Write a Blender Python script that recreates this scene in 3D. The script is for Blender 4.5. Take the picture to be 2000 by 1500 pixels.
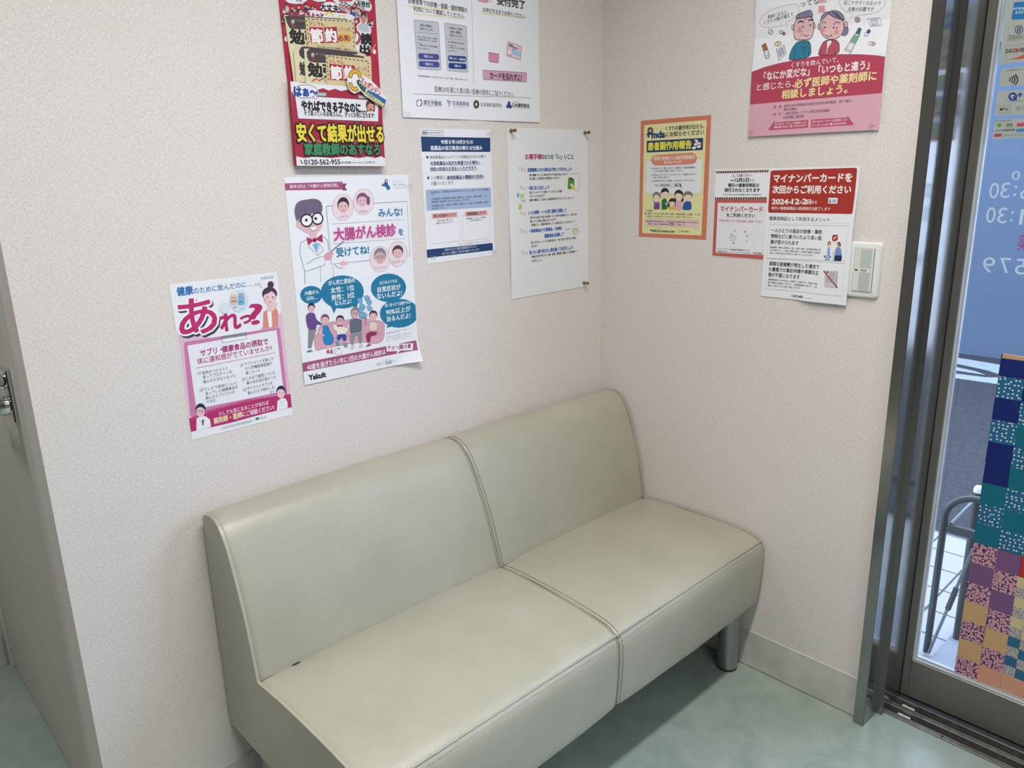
import bpy, bmesh, math, json, random
from mathutils import Vector, Matrix
for o in list(bpy.data.objects): bpy.data.objects.remove(o)
SC = bpy.context.scene
COL = SC.collection
rnd = random.Random(7)
# ------------------------------------------------------------------ camera, world, light, exposure
cam = bpy.data.cameras.new('camera'); camo = bpy.data.objects.new('camera', cam); COL.objects.link(camo)
cam.sensor_width = 36; cam.lens = 1505.45*36/2000; cam.clip_start = .02; cam.clip_end = 100
YAW, PITCH, ROLL = 0.7542, 0.26684, -0.02332
def cam_matrix(loc):
    cy, sy, cp, sp = math.cos(YAW), math.sin(YAW), math.cos(PITCH), math.sin(PITCH)
    F = Vector((sy*cp, cy*cp, -sp)); R = Vector((cy, -sy, 0)); U = R.cross(F)
    cr, sr = math.cos(ROLL), math.sin(ROLL)
    R2 = R*cr + U*sr; U2 = U*cr - R*sr
    return Matrix(((R2.x, U2.x, -F.x, loc[0]), (R2.y, U2.y, -F.y, loc[1]), (R2.z, U2.z, -F.z, loc[2]), (0, 0, 0, 1)))
camo.matrix_world = cam_matrix((-1.70613, -1.43374, 1.31015))
SC.camera = camo
SC.view_settings.view_transform = 'Standard'; SC.view_settings.look = 'None'
SC.view_settings.gamma = 1; SC.view_settings.use_curve_mapping = False
SC.view_settings.exposure = 0.32
w = bpy.data.worlds.new('sky'); SC.world = w; w.use_nodes = True
bg = w.node_tree.nodes['Background']; bg.inputs['Color'].default_value = (.68, .78, 1.0, 1); bg.inputs['Strength'].default_value = 5.0
def area(name, loc, sx, sy, power, color, rot=(0, 0, 0), spread=180):
    l = bpy.data.lights.new(name, 'AREA'); l.shape = 'RECTANGLE'; l.size = sx; l.size_y = sy; l.energy = power; l.color = color; l.spread = math.radians(spread)
    o = bpy.data.objects.new(name, l); o.location = loc; o.rotation_euler = rot; COL.objects.link(o); return o
area('fluorescent_strip', (-1.15, -1.05, 2.40), 1.3, .12, 22, (1, .965, .92), spread=150)
area('fluorescent_strip_rear', (-1.5, -2.7, 2.40), 1.3, .12, 16, (1, .98, .95), spread=160)
area('hall_ceiling_light', (-2.4, .45, 2.40), .4, .4, 9, (1, .97, .93))
# ------------------------------------------------------------------ helpers
def lin(h):
    h = h.lstrip('#'); h = h if len(h) == 6 else ''.join(q*2 for q in h); c = [int(h[i:i+2], 16)/255 for i in (0, 2, 4)]
    return [x/12.92 if x <= .04045 else ((x+.055)/1.055)**2.4 for x in c]
def newmat(name):
    m = bpy.data.materials.new(name); m.use_nodes = True; nt = m.node_tree
    return m, nt, nt.nodes['Principled BSDF']
def N(nt, t, **kw):
    n = nt.nodes.new(t)
    for k, v in kw.items():
        if k in n.inputs: n.inputs[k].default_value = v
        else: setattr(n, k, v)
    return n
def coords(nt, scale=(1, 1, 1)):
    g = N(nt, 'ShaderNodeNewGeometry'); mp = N(nt, 'ShaderNodeMapping'); mp.inputs['Scale'].default_value = scale
    nt.links.new(g.outputs['Position'], mp.inputs['Vector']); return mp.outputs['Vector']
def mottled(name, c1, c2, scale=8, rough=.5, metallic=0, bump=0, bscale=300, spec=.5, detail=3, coat=0):
    """two close colours mixed by noise, optional fine bump"""
    m, nt, b = newmat(name); v = coords(nt)
    n = N(nt, 'ShaderNodeTexNoise', Scale=scale, Detail=detail); nt.links.new(v, n.inputs['Vector'])
    r = N(nt, 'ShaderNodeValToRGB'); r.color_ramp.elements[0].color = (*c1, 1); r.color_ramp.elements[1].color = (*c2, 1)
    r.color_ramp.elements[0].position = .35; r.color_ramp.elements[1].position = .65
    nt.links.new(n.outputs['Fac'], r.inputs['Fac']); nt.links.new(r.outputs['Color'], b.inputs['Base Color'])
    b.inputs['Roughness'].default_value = rough; b.inputs['Metallic'].default_value = metallic; b.inputs['Specular IOR Level'].default_value = spec
    b.inputs['Coat Weight'].default_value = coat
    if bump:
        n2 = N(nt, 'ShaderNodeTexNoise', Scale=bscale, Detail=2); nt.links.new(v, n2.inputs['Vector'])
        bp = N(nt, 'ShaderNodeBump', Strength=bump, Distance=.001); nt.links.new(n2.outputs['Fac'], bp.inputs['Height']); nt.links.new(bp.outputs['Normal'], b.inputs['Normal'])
    return m
INK = {}
def ink(hexcol, k=1.0):
    key = (hexcol, k)
    if key not in INK:
        c = [min(.92, x*k) for x in lin(hexcol)]
        INK[key] = mottled('ink_'+hexcol[1:], [x*.97 for x in c], c, 30, .5, spec=.3)
    return INK[key]
def wallpaper(name, base, k=1.0):
    m, nt, b = newmat(name)
    v1 = coords(nt, (200, 200, 950)); v2 = coords(nt, (800, 800, 200)); v3 = coords(nt, (3, 3, 3))
    a = N(nt, 'ShaderNodeTexNoise', Scale=1, Detail=2); c = N(nt, 'ShaderNodeTexNoise', Scale=1, Detail=2); d = N(nt, 'ShaderNodeTexNoise', Scale=1, Detail=2)
    nt.links.new(v1, a.inputs['Vector']); nt.links.new(v2, c.inputs['Vector']); nt.links.new(v3, d.inputs['Vector'])
    mx = N(nt, 'ShaderNodeMath', operation='MAXIMUM'); nt.links.new(a.outputs['Fac'], mx.inputs[0]); nt.links.new(c.outputs['Fac'], mx.inputs[1])
    r = N(nt, 'ShaderNodeValToRGB'); e = r.color_ramp.elements
    e[0].position = .40; e[0].color = (*[x*.76 for x in base], 1); e[1].position = .68; e[1].color = (*[min(1, x*1.06) for x in base], 1)
    nt.links.new(mx.outputs[0], r.inputs['Fac'])
    mix = N(nt, 'ShaderNodeMix', data_type='RGBA', blend_type='MULTIPLY'); mix.inputs['Factor'].default_value = 1
    r2 = N(nt, 'ShaderNodeValToRGB'); r2.color_ramp.elements[0].color = (.97, .96, .955, 1); r2.color_ramp.elements[1].color = (1, 1, 1, 1)
    nt.links.new(d.outputs['Fac'], r2.inputs['Fac']); nt.links.new(r.outputs['Color'], mix.inputs['A']); nt.links.new(r2.outputs['Color'], mix.inputs['B'])
    nt.links.new(mix.outputs['Result'], b.inputs['Base Color'])
    bp = N(nt, 'ShaderNodeBump', Strength=.6, Distance=.001); nt.links.new(mx.outputs[0], bp.inputs['Height']); nt.links.new(bp.outputs['Normal'], b.inputs['Normal'])
    b.inputs['Roughness'].default_value = .75; b.inputs['Specular IOR Level'].default_value = .25
    return m
def glassy(name, rough=.0, tint=(.93, .97, 1)):
    """thin clear sheet: lets light straight through and mirrors by Fresnel"""
    m, nt, b = newmat(name); out = nt.nodes['Material Output']; nt.nodes.remove(b)
    t = N(nt, 'ShaderNodeBsdfTransparent', Color=(*tint, 1)); g = N(nt, 'ShaderNodeBsdfGlossy', Roughness=rough); mx = N(nt, 'ShaderNodeMixShader')
    lw = N(nt, 'ShaderNodeLayerWeight', Blend=.5); pw_ = N(nt, 'ShaderNodeMath', operation='POWER'); pw_.inputs[1].default_value = 5; f = N(nt, 'ShaderNodeMapRange'); f.inputs['To Min'].default_value = .035
    nt.links.new(lw.outputs['Facing'], pw_.inputs[0]); nt.links.new(pw_.outputs[0], f.inputs['Value'])
    nz = N(nt, 'ShaderNodeTexNoise', Scale=5); rr = N(nt, 'ShaderNodeMapRange'); rr.inputs['To Min'].default_value = rough; rr.inputs['To Max'].default_value = rough+.01
    nt.links.new(coords(nt), nz.inputs['Vector']); nt.links.new(nz.outputs['Fac'], rr.inputs['Value']); nt.links.new(rr.outputs['Result'], g.inputs['Roughness'])
    nt.links.new(f.outputs[0], mx.inputs[0]); nt.links.new(t.outputs[0], mx.inputs[1]); nt.links.new(g.outputs[0], mx.inputs[2]); nt.links.new(mx.outputs[0], out.inputs['Surface'])
    return m
def mesh(name, bm, mats, parent=None, smooth=False, loc=None):
    me = bpy.data.meshes.new(name); bm.normal_update(); bm.to_mesh(me); bm.free()
    for m in (mats if isinstance(mats, (list, tuple)) else [mats]): me.materials.append(m)
    o = bpy.data.objects.new(name, me); COL.objects.link(o)
    if parent: o.parent = parent
    if loc: o.location = loc
    if smooth:
        for p in me.polygons: p.use_smooth = True
        if smooth != 'all': me.set_sharp_from_angle(angle=math.radians(35))
    return o
def tag(o, label, cat=None, group=None, kind=None):
    if label: o['label'] = label
    if cat: o['category'] = cat
    if group: o['group'] = group
    if kind: o['kind'] = kind
    return o
def empty(name, loc=(0, 0, 0), mat=None):
    o = bpy.data.objects.new(name, None); o.empty_display_size = .05; COL.objects.link(o)
    if mat: o.matrix_world = mat
    else: o.location = loc
    return o
def box(bm, x0, x1, y0, y1, z0, z1, bev=0, seg=2):
    r = bmesh.ops.create_cube(bm, size=1); vs = r['verts']
    for v in vs: v.co = Vector(((x0+x1)/2+v.co.x*(x1-x0), (y0+y1)/2+v.co.y*(y1-y0), (z0+z1)/2+v.co.z*(z1-z0)))
    if bev:
        es = list({e for v in vs for e in v.link_edges}); bmesh.ops.bevel(bm, geom=es, offset=bev, segments=seg, affect='EDGES', profile=.5)
    return bm
def B(*a, **k): return box(bmesh.new(), *a, **k)
def prism(bm, pts, z0, z1):
    """pts in xy, extruded in z"""
    a = [bm.verts.new((x, y, z0)) for x, y in pts]; b = [bm.verts.new((x, y, z1)) for x, y in pts]; n = len(pts)
    bm.faces.new(a[::-1]); bm.faces.new(b)
    for i in range(n): bm.faces.new((a[i], a[(i+1) % n], b[(i+1) % n], b[i]))
    bmesh.ops.recalc_face_normals(bm, faces=bm.faces); return bm
def tube(bm, pts, r, n=10, caps=True, closed=False):
    P = [Vector(p) for p in pts]; rings = []; m = len(P); up = None
    for i, p in enumerate(P):
        d = (P[(i+1) % m]-P[i-1]) if closed else (P[min(i+1, m-1)]-P[max(i-1, 0)])
        d.normalize()
        if up is None: up = d.orthogonal().normalized()
        up = (up-d*up.dot(d)).normalized(); s = d.cross(up)
        rings.append([bm.verts.new(p+(up*math.cos(2*math.pi*k/n)+s*math.sin(2*math.pi*k/n))*r) for k in range(n)])
    for i in range(m if closed else m-1):
        A, C = rings[i], rings[(i+1) % m]
        for k in range(n): bm.faces.new((A[k], A[(k+1) % n], C[(k+1) % n], C[k]))
    if caps and not closed: bm.faces.new(rings[0][::-1]); bm.faces.new(rings[-1])
    return bm
def lathe(bm, prof, axis='z', n=24, origin=(0, 0, 0)):
    """prof: (r, h) from bottom to top along the axis"""
    rings = []; O = Vector(origin)
    def P(r, h, a):
        c, s = r*math.cos(a), r*math.sin(a)
        return O+(Vector((c, s, h)) if axis == 'z' else Vector((h, c, s)) if axis == 'x' else Vector((s, h, c)))
    for r, h in prof: rings.append([bm.verts.new(P(max(r, 1e-5), h, 2*math.pi*k/n)) for k in range(n)])
    for a, b in zip(rings, rings[1:]):
        for k in range(n): bm.faces.new((a[k], a[(k+1) % n], b[(k+1) % n], b[k]))
    bm.faces.new(rings[0][::-1]); bm.faces.new(rings[-1])
    bmesh.ops.recalc_face_normals(bm, faces=bm.faces); return bm
# ------------------------------------------------------------------ materials
WALLC = (.83, .775, .745)
M_wall = wallpaper('woven_wallpaper', WALLC)
M_plain = mottled('painted_wall', (.22, .21, .20), (.26, .25, .24), 3, .7)
M_ceil = mottled('ceiling_board', (.48, .47, .46), (.52, .51, .50), 20, .8)
M_base = mottled('vinyl_baseboard', (.50, .50, .47), (.64, .635, .60), 10, .45, spec=.4, detail=6)
def leather():
    m, nt, b = newmat('cream_vinyl_leather'); v = coords(nt)
    n = N(nt, 'ShaderNodeTexNoise', Scale=6, Detail=6, Roughness=.6); n3 = N(nt, 'ShaderNodeTexNoise', Scale=420, Detail=2)
    vo = N(nt, 'ShaderNodeTexVoronoi', Scale=520)
    for q in (n, n3, vo): nt.links.new(v, q.inputs['Vector'])
    r = N(nt, 'ShaderNodeValToRGB'); e = r.color_ramp.elements; e[0].position = .3; e[0].color = (.380, .370, .285, 1); e[1].position = .7; e[1].color = (.440, .424, .345, 1)
    nt.links.new(n.outputs['Fac'], r.inputs['Fac'])
    mix = N(nt, 'ShaderNodeMix', data_type='RGBA', blend_type='MULTIPLY'); mix.inputs['Factor'].default_value = 1
    r2 = N(nt, 'ShaderNodeValToRGB'); r2.color_ramp.elements[0].position = .3; r2.color_ramp.elements[0].color = (.93, .93, .92, 1); r2.color_ramp.elements[1].position = .62
    nt.links.new(n3.outputs['Fac'], r2.inputs['Fac']); nt.links.new(r.outputs['Color'], mix.inputs['A']); nt.links.new(r2.outputs['Color'], mix.inputs['B']); nt.links.new(mix.outputs['Result'], b.inputs['Base Color'])
    bp = N(nt, 'ShaderNodeBump', Strength=.28, Distance=.0012); nt.links.new(vo.outputs['Distance'], bp.inputs['Height']); nt.links.new(bp.outputs['Normal'], b.inputs['Normal'])
    rr = N(nt, 'ShaderNodeMapRange'); rr.inputs['To Min'].default_value = .28; rr.inputs['To Max'].default_value = .42; nt.links.new(n.outputs['Fac'], rr.inputs['Value']); nt.links.new(rr.outputs['Result'], b.inputs['Roughness'])
    b.inputs['Specular IOR Level'].default_value = .6; b.inputs['Coat Weight'].default_value = .3; b.inputs['Coat Roughness'].default_value = .3
    return m
M_leather = leather()
M_pipe = mottled('cream_piping', (.66, .64, .50), (.70, .68, .55), 20, .4)
M_thread = mottled('brown_thread', (.13, .115, .08), (.18, .16, .11), 50, .7)
M_leg = mottled('silver_leg', (.36, .37, .38), (.42, .43, .44), 5, .35, .75)
M_black = mottled('black_rubber', (.015, .015, .015), (.03, .03, .03), 30, .6)
M_bronze = mottled('bronze_aluminium', (.040, .038, .034), (.046, .044, .040), 4, .15, 0); M_bronze.node_tree.nodes['Principled BSDF'].inputs['IOR'].default_value = 3.3
M_rail = mottled('dark_anodised_rail', (.20, .19, .175), (.22, .21, .195), 4, .35, .6)
M_bead = mottled('clear_glazing_bead', (.44, .48, .52), (.50, .54, .58), 9, .18, 0)
M_sill = mottled('worn_sill_metal', (.30, .29, .27), (.40, .39, .36), 60, .35, .85)
M_dark = mottled('dark_channel', (.012, .012, .012), (.025, .024, .022), 30, .7)
M_chrome = mottled('chrome', (.70, .71, .72), (.76, .77, .78), 5, .07, 1.0)
M_door = mottled('taupe_door', (.56, .535, .49), (.59, .565, .52), 5, .42, spec=.4)
M_trim = mottled('grey_door_trim', (.58, .57, .55), (.61, .60, .58), 5, .4)
M_plate = mottled('white_switch_plastic', (.74, .77, .75), (.77, .80, .78), 5, .22)
M_switch = mottled('switch_rocker_plastic', (.70, .69, .65), (.72, .71, .67), 5, .35)
M_grey = mottled('grey_switch_bar', (.47, .52, .49), (.50, .55, .52), 12, .45)
M_paper = mottled('white_paper', (.83, .84, .895), (.86, .87, .92), 6, .42, spec=.35)
M_glass = glassy('window_glass'); M_clear = glassy('clear_plastic', .08, (.97, .975, .97))
M_tape = glassy('clear_tape', .15, (.94, .93, .90))
M_wood = mottled('brown_wood', (.17, .085, .04), (.25, .13, .065), 60, .45)
M_steel = mottled('pin_steel', (.5, .5, .5), (.6, .6, .6), 20, .25, 1)
M_stand = mottled('black_painted_steel', (.022, .028, .03), (.032, .04, .042), 10, .35)
M_rod = mottled('grey_rod', (.13, .145, .16), (.17, .185, .20), 20, .4, .3)
M_fac = mottled('pale_facade', (.058, .086, .132), (.066, .096, .145), .8, .8)
M_white = mottled('white_reflected_wall', (.93, .93, .92), (.96, .96, .95), 1, .6)
M_asph = mottled('asphalt', (.006, .007, .011), (.026, .029, .038), 90, .85, detail=6)
M_mark = mottled('road_paint', (.24, .27, .265), (.28, .31, .30), 20, .6)
def floor_mat():
    m, nt, b = newmat('green_marbled_vinyl'); v = coords(nt)
    n = N(nt, 'ShaderNodeTexNoise', Scale=9, Detail=8, Roughness=.65, Distortion=.8); nt.links.new(v, n.inputs['Vector'])
    r = N(nt, 'ShaderNodeValToRGB'); e = r.color_ramp.elements; e[0].position = .3; e[0].color = (.245, .312, .272, 1); e[1].position = .72; e[1].color = (.355, .425, .375, 1)
    nt.links.new(n.outputs['Fac'], r.inputs['Fac']); nt.links.new(r.outputs['Color'], b.inputs['Base Color'])
    b.inputs['Roughness'].default_value = .27; b.inputs['Specular IOR Level'].default_value = .5
    n2 = N(nt, 'ShaderNodeTexNoise', Scale=60, Detail=3); nt.links.new(v, n2.inputs['Vector'])
    bp = N(nt, 'ShaderNodeBump', Strength=.12, Distance=.0015); nt.links.new(n2.outputs['Fac'], bp.inputs['Height']); nt.links.new(bp.outputs['Normal'], b.inputs['Normal'])
    return m
M_floor = floor_mat()
def tile_mat():
    m, nt, b = newmat('white_paving_tile'); g = coords(nt)
    bk = N(nt, 'ShaderNodeTexBrick', Scale=1); bk.offset = 0; bk.inputs['Brick Width'].default_value = .148; bk.inputs['Row Height'].default_value = .148; bk.inputs['Mortar Size'].default_value = .0035
    bk.inputs['Color1'].default_value = (.265, .262, .268, 1); bk.inputs['Color2'].default_value = (.285, .28, .288, 1); bk.inputs['Mortar'].default_value = (.035, .035, .04, 1)
    nt.links.new(g, bk.inputs['Vector']); nt.links.new(bk.outputs['Color'], b.inputs['Base Color']); b.inputs['Roughness'].default_value = .6
    return m
M_tile = tile_mat()
def blossom(name, ground, petal, scale, thr, soft=.02, rand=.8):
    m, nt, b = newmat(name); v = coords(nt, (scale,)*3)
    sp = N(nt, 'ShaderNodeSeparateXYZ'); cb = N(nt, 'ShaderNodeCombineXYZ'); nt.links.new(v, sp.inputs[0]); nt.links.new(sp.outputs['Y'], cb.inputs['X']); nt.links.new(sp.outputs['Z'], cb.inputs['Y'])
    vo = N(nt, 'ShaderNodeTexVoronoi', voronoi_dimensions='2D', Scale=1); vo.inputs['Randomness'].default_value = rand; nt.links.new(cb.outputs[0], vo.inputs['Vector'])
    r = N(nt, 'ShaderNodeValToRGB'); e = r.color_ramp.elements; e[0].position = thr; e[0].color = (*petal, 1); e[1].position = thr+soft; e[1].color = (*ground, 1)
    nt.links.new(vo.outputs['Distance'], r.inputs['Fac']); nt.links.new(r.outputs['Color'], b.inputs['Base Color']); b.inputs['Roughness'].default_value = .55
    return m
# ------------------------------------------------------------------ the room
def struct(name, bm, m, label=None, parent=None, smooth=False):
    o = mesh(name, bm, m, parent, smooth)
    if not parent: o['kind'] = 'structure'
    if label: o['label'] = label
    return o
XE = -1.4465
struct('floor', B(-3.7, .062, -3.7, 1.35, -.05, 0), M_floor, 'pale green marbled vinyl floor')
struct('ceiling', B(-3.7, .2, -3.7, 1.35, 2.45, 2.55), M_ceil, 'white ceiling')
struct('wall_back', B(XE, .2, 0, .075, 0, 2.45), M_wall, 'cream woven wallpaper wall behind the bench')
struct('wall_right', B(0, .2, -.832, 0, 0, 2.45), M_wall, 'cream woven wallpaper wall beside the entrance door')
struct('wall_lintel', B(0, .2, -2.6, -.832, 2.12, 2.45), M_wall, 'wallpapered wall above the entrance door')
struct('wall_entrance', B(0, .2, -3.7, -2.6, 0, 2.45), M_plain, 'wall beyond the entrance door')
struct('wall_left', B(-3.8, -3.7, -3.7, 1.35, 0, 2.45), M_plain, 'far left wall')
struct('wall_front', B(-3.8, .2, -3.8, -3.7, 0, 2.45), M_plain, 'wall behind the viewer')
struct('wall_hall', B(-3.7, XE+.06, .95, 1.05, 0, 2.45), M_door, 'hall end wall past the inner door')
# baseboards
bm = bmesh.new(); box(bm, XE, -.004, -.004, -.0002, .0015, .108, .0012, 1); struct('baseboard_back', bm, M_base, 'grey vinyl baseboard under the back wall')
bm = bmesh.new(); box(bm, -.004, -.0002, -.8285, -.004, .0015, .108, .0012, 1); struct('baseboard_right', bm, M_base, 'scuffed grey vinyl baseboard beside the door frame')
bm = bmesh.new(); box(bm, -3.7, XE-.01, .944, .95, 0, .10, .001, 1); struct('baseboard_hall', bm, M_base, 'baseboard in the hall')
mesh('wallpaper_seam', B(-.0003, .0003, -.8285, -.004, .3544, .3551), mottled('seam_edge', (.56, .52, .49), (.66, .62, .58), 60, .8), bpy.data.objects['wall_right'])
# inner door on the left
door1 = empty('door_1', (XE, .51, 0)); tag(door1, 'taupe inner door at the left edge with chrome handle', kind='structure')
def lp(bm, o): 
    for v in bm.verts: v.co -= o.location
    return bm
mesh('door_leaf', lp(B(XE+.003, XE+.04, .112, .915, .008, 2.05, .003), door1), M_door, door1)
mesh('door_frame', lp(box(B(XE-.004, XE+.06, .075, .110, 0, 2.1, .004), XE-.004, XE+.06, .917, .95, 0, 2.1, .004), door1), M_trim, door1)
hd = mesh('door_handle', lp(B(XE-.003, XE+.003, .150, .196, .895, .995, .001, 1), door1), M_chrome, door1)
hm = bmesh.new()
lathe(hm, [(.019, 0), (.019, -.012), (.016, -.018), (.012, -.020), (.012, -.040), (.015, -.046), (.015, -.062), (.012, -.066)][::-1], 'x', 20, (XE-.002, .178, .924)); box(hm, XE-.066, XE-.048, .176, .29, .915, .933, .006, 3)
mesh('handle_lever', lp(hm, door1), M_chrome, hd, True)
hm = bmesh.new(); lathe(hm, [(.018, 0), (.018, -.010), (.014, -.014), (.014, -.032), (.012, -.036)][::-1], 'x', 20, (XE-.002, .178, .972)); box(hm, XE-.050, XE-.034, .172, .184, .955, .989, .004, 3)
mesh('thumb_turn', lp(hm, door1), M_chrome, hd, True)
mesh('latch_plate', lp(B(XE-.0045, XE-.003, .147, .151, .897, .990), door1), M_black, hd)
# ------------------------------------------------------------------ entrance door
bm = bmesh.new()
prism(bm, [(0, -.829), (-.024, -.829), (-.024, -.8540), (.048, -.8556), (.048, -.8692), (.1515, -.8715), (.20, -.8715), (.20, -.8322), (0, -.8322)], 0, 2.12)
bmesh.ops.bevel(bm, geom=[e for e in bm.edges if abs((e.verts[0].co-e.verts[1].co).normalized().z) > .9 and e.calc_length() > 2], offset=.0012, segments=2, affect='EDGES')
struct('trim_1', bm, M_bronze, 'stepped bronze metal door jamb at the end of the right wall')
bm = B(-.024, .2, -2.64, -2.6, 0, 2.12); box(bm, -.024, .2, -2.6, -.8735, 2.08, 2.12); struct('trim_2', bm, M_bronze, 'bronze metal head and far jamb of the entrance')
# sill with two channels
sill = empty('trim_3', (.13, -1.7, 0)); tag(sill, 'worn metal door track with two dark channels in the floor', kind='structure')
def sl(bm): return lp(bm, sill)
mesh('track_bed', sl(B(.062, .205, -2.6, -.855, -.05, -.012)), M_dark, sill)
for x0, x1, z in ((.0625, .079, .003), (.100, .117, .004), (.140, .147, .004), (.186, .205, .002)):
    mesh('track_rib', sl(B(x0, x1, -2.6, -.8600, -.012, z, .0015)), M_sill, sill)
for x0, x1, y in ((.080, .099, -.892), (.118, .139, -.888)):
    b_ = bmesh.new(); box(b_, x0+.003, x1-.006, y-.014, y, -.012, -.001, .003, 2); box(b_, x0+.007, x1-.004, y-.030, y-.012, -.012, -.003, .003, 2)
    mesh('channel_stopper', sl(b_), mottled('white_plastic_stopper', (.6, .6, .58), (.7, .7, .68), 40, .5), sill)
mesh('rib_screw', sl(lathe(bmesh.new(), [(.003, 0), (.003, .0012), (.001, .0016)], 'z', 12, (.069, -1.0, .003))), M_black, sill)
door2 = empty('door_2', (.168, -1.31, 0)); tag(door2, 'bronze framed glass sliding entrance door', kind='structure')
def d2(bm): return lp(bm, door2)
GX = .170
Y0, Y1 = -.862, -1.76
mesh('door_stile', d2(box(B(.152, .186, -.8895, -.8720, .012, 2.07, .0015, 1), .152, .186, Y1, Y1+.05, .012, 2.07, .0015, 1)), M_rail, door2)
mesh('bottom_rail', d2(B(.152, .186, Y1+.05, -.8895, .012, .1165, .0015, 1)), M_rail, door2)
mesh('top_rail', d2(B(.152, .186, Y1+.05, -.8895, 2.0, 2.07)), M_rail, door2)
bd = bmesh.new(); box(bd, .1545, .168, -.8945, -.8895, .1165, 2.0, .001, 1); box(bd, .160, .168, -.8985, -.8945, .121, 2.0, .001, 1); box(bd, .1545, .168, Y1+.05, -.8945, .1165, .1215, .001, 1); box(bd, .160, .168, Y1+.05, -.8985, .1215, .127, .001, 1)
mesh('glazing_bead', d2(bd), M_bead, door2)
pane = mesh('glass_pane', d2(B(GX-.0015, GX+.0015, Y1+.05, -.8945, .117, 2.0)), M_glass, door2)
door3 = empty('door_3', (.2, -2.2, 0)); tag(door3, 'second glass sliding leaf beyond the entrance door', kind='structure')
bm = bmesh.new()
for q in ((-1.80, -1.76, .012, 2.07), (-2.6, -2.56, .012, 2.07), (-2.56, -1.80, .012, .1165), (-2.56, -1.80, 2.0, 2.07)): box(bm, .152, .186, q[0], q[1], q[2], q[3])
mesh('door_frame', lp(bm, door3), M_rail, door3); mesh('glass_pane', lp(B(GX-.0015, GX+.0015, -2.56, -1.80, .1165, 2.0), door3), M_glass, door3)
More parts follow.
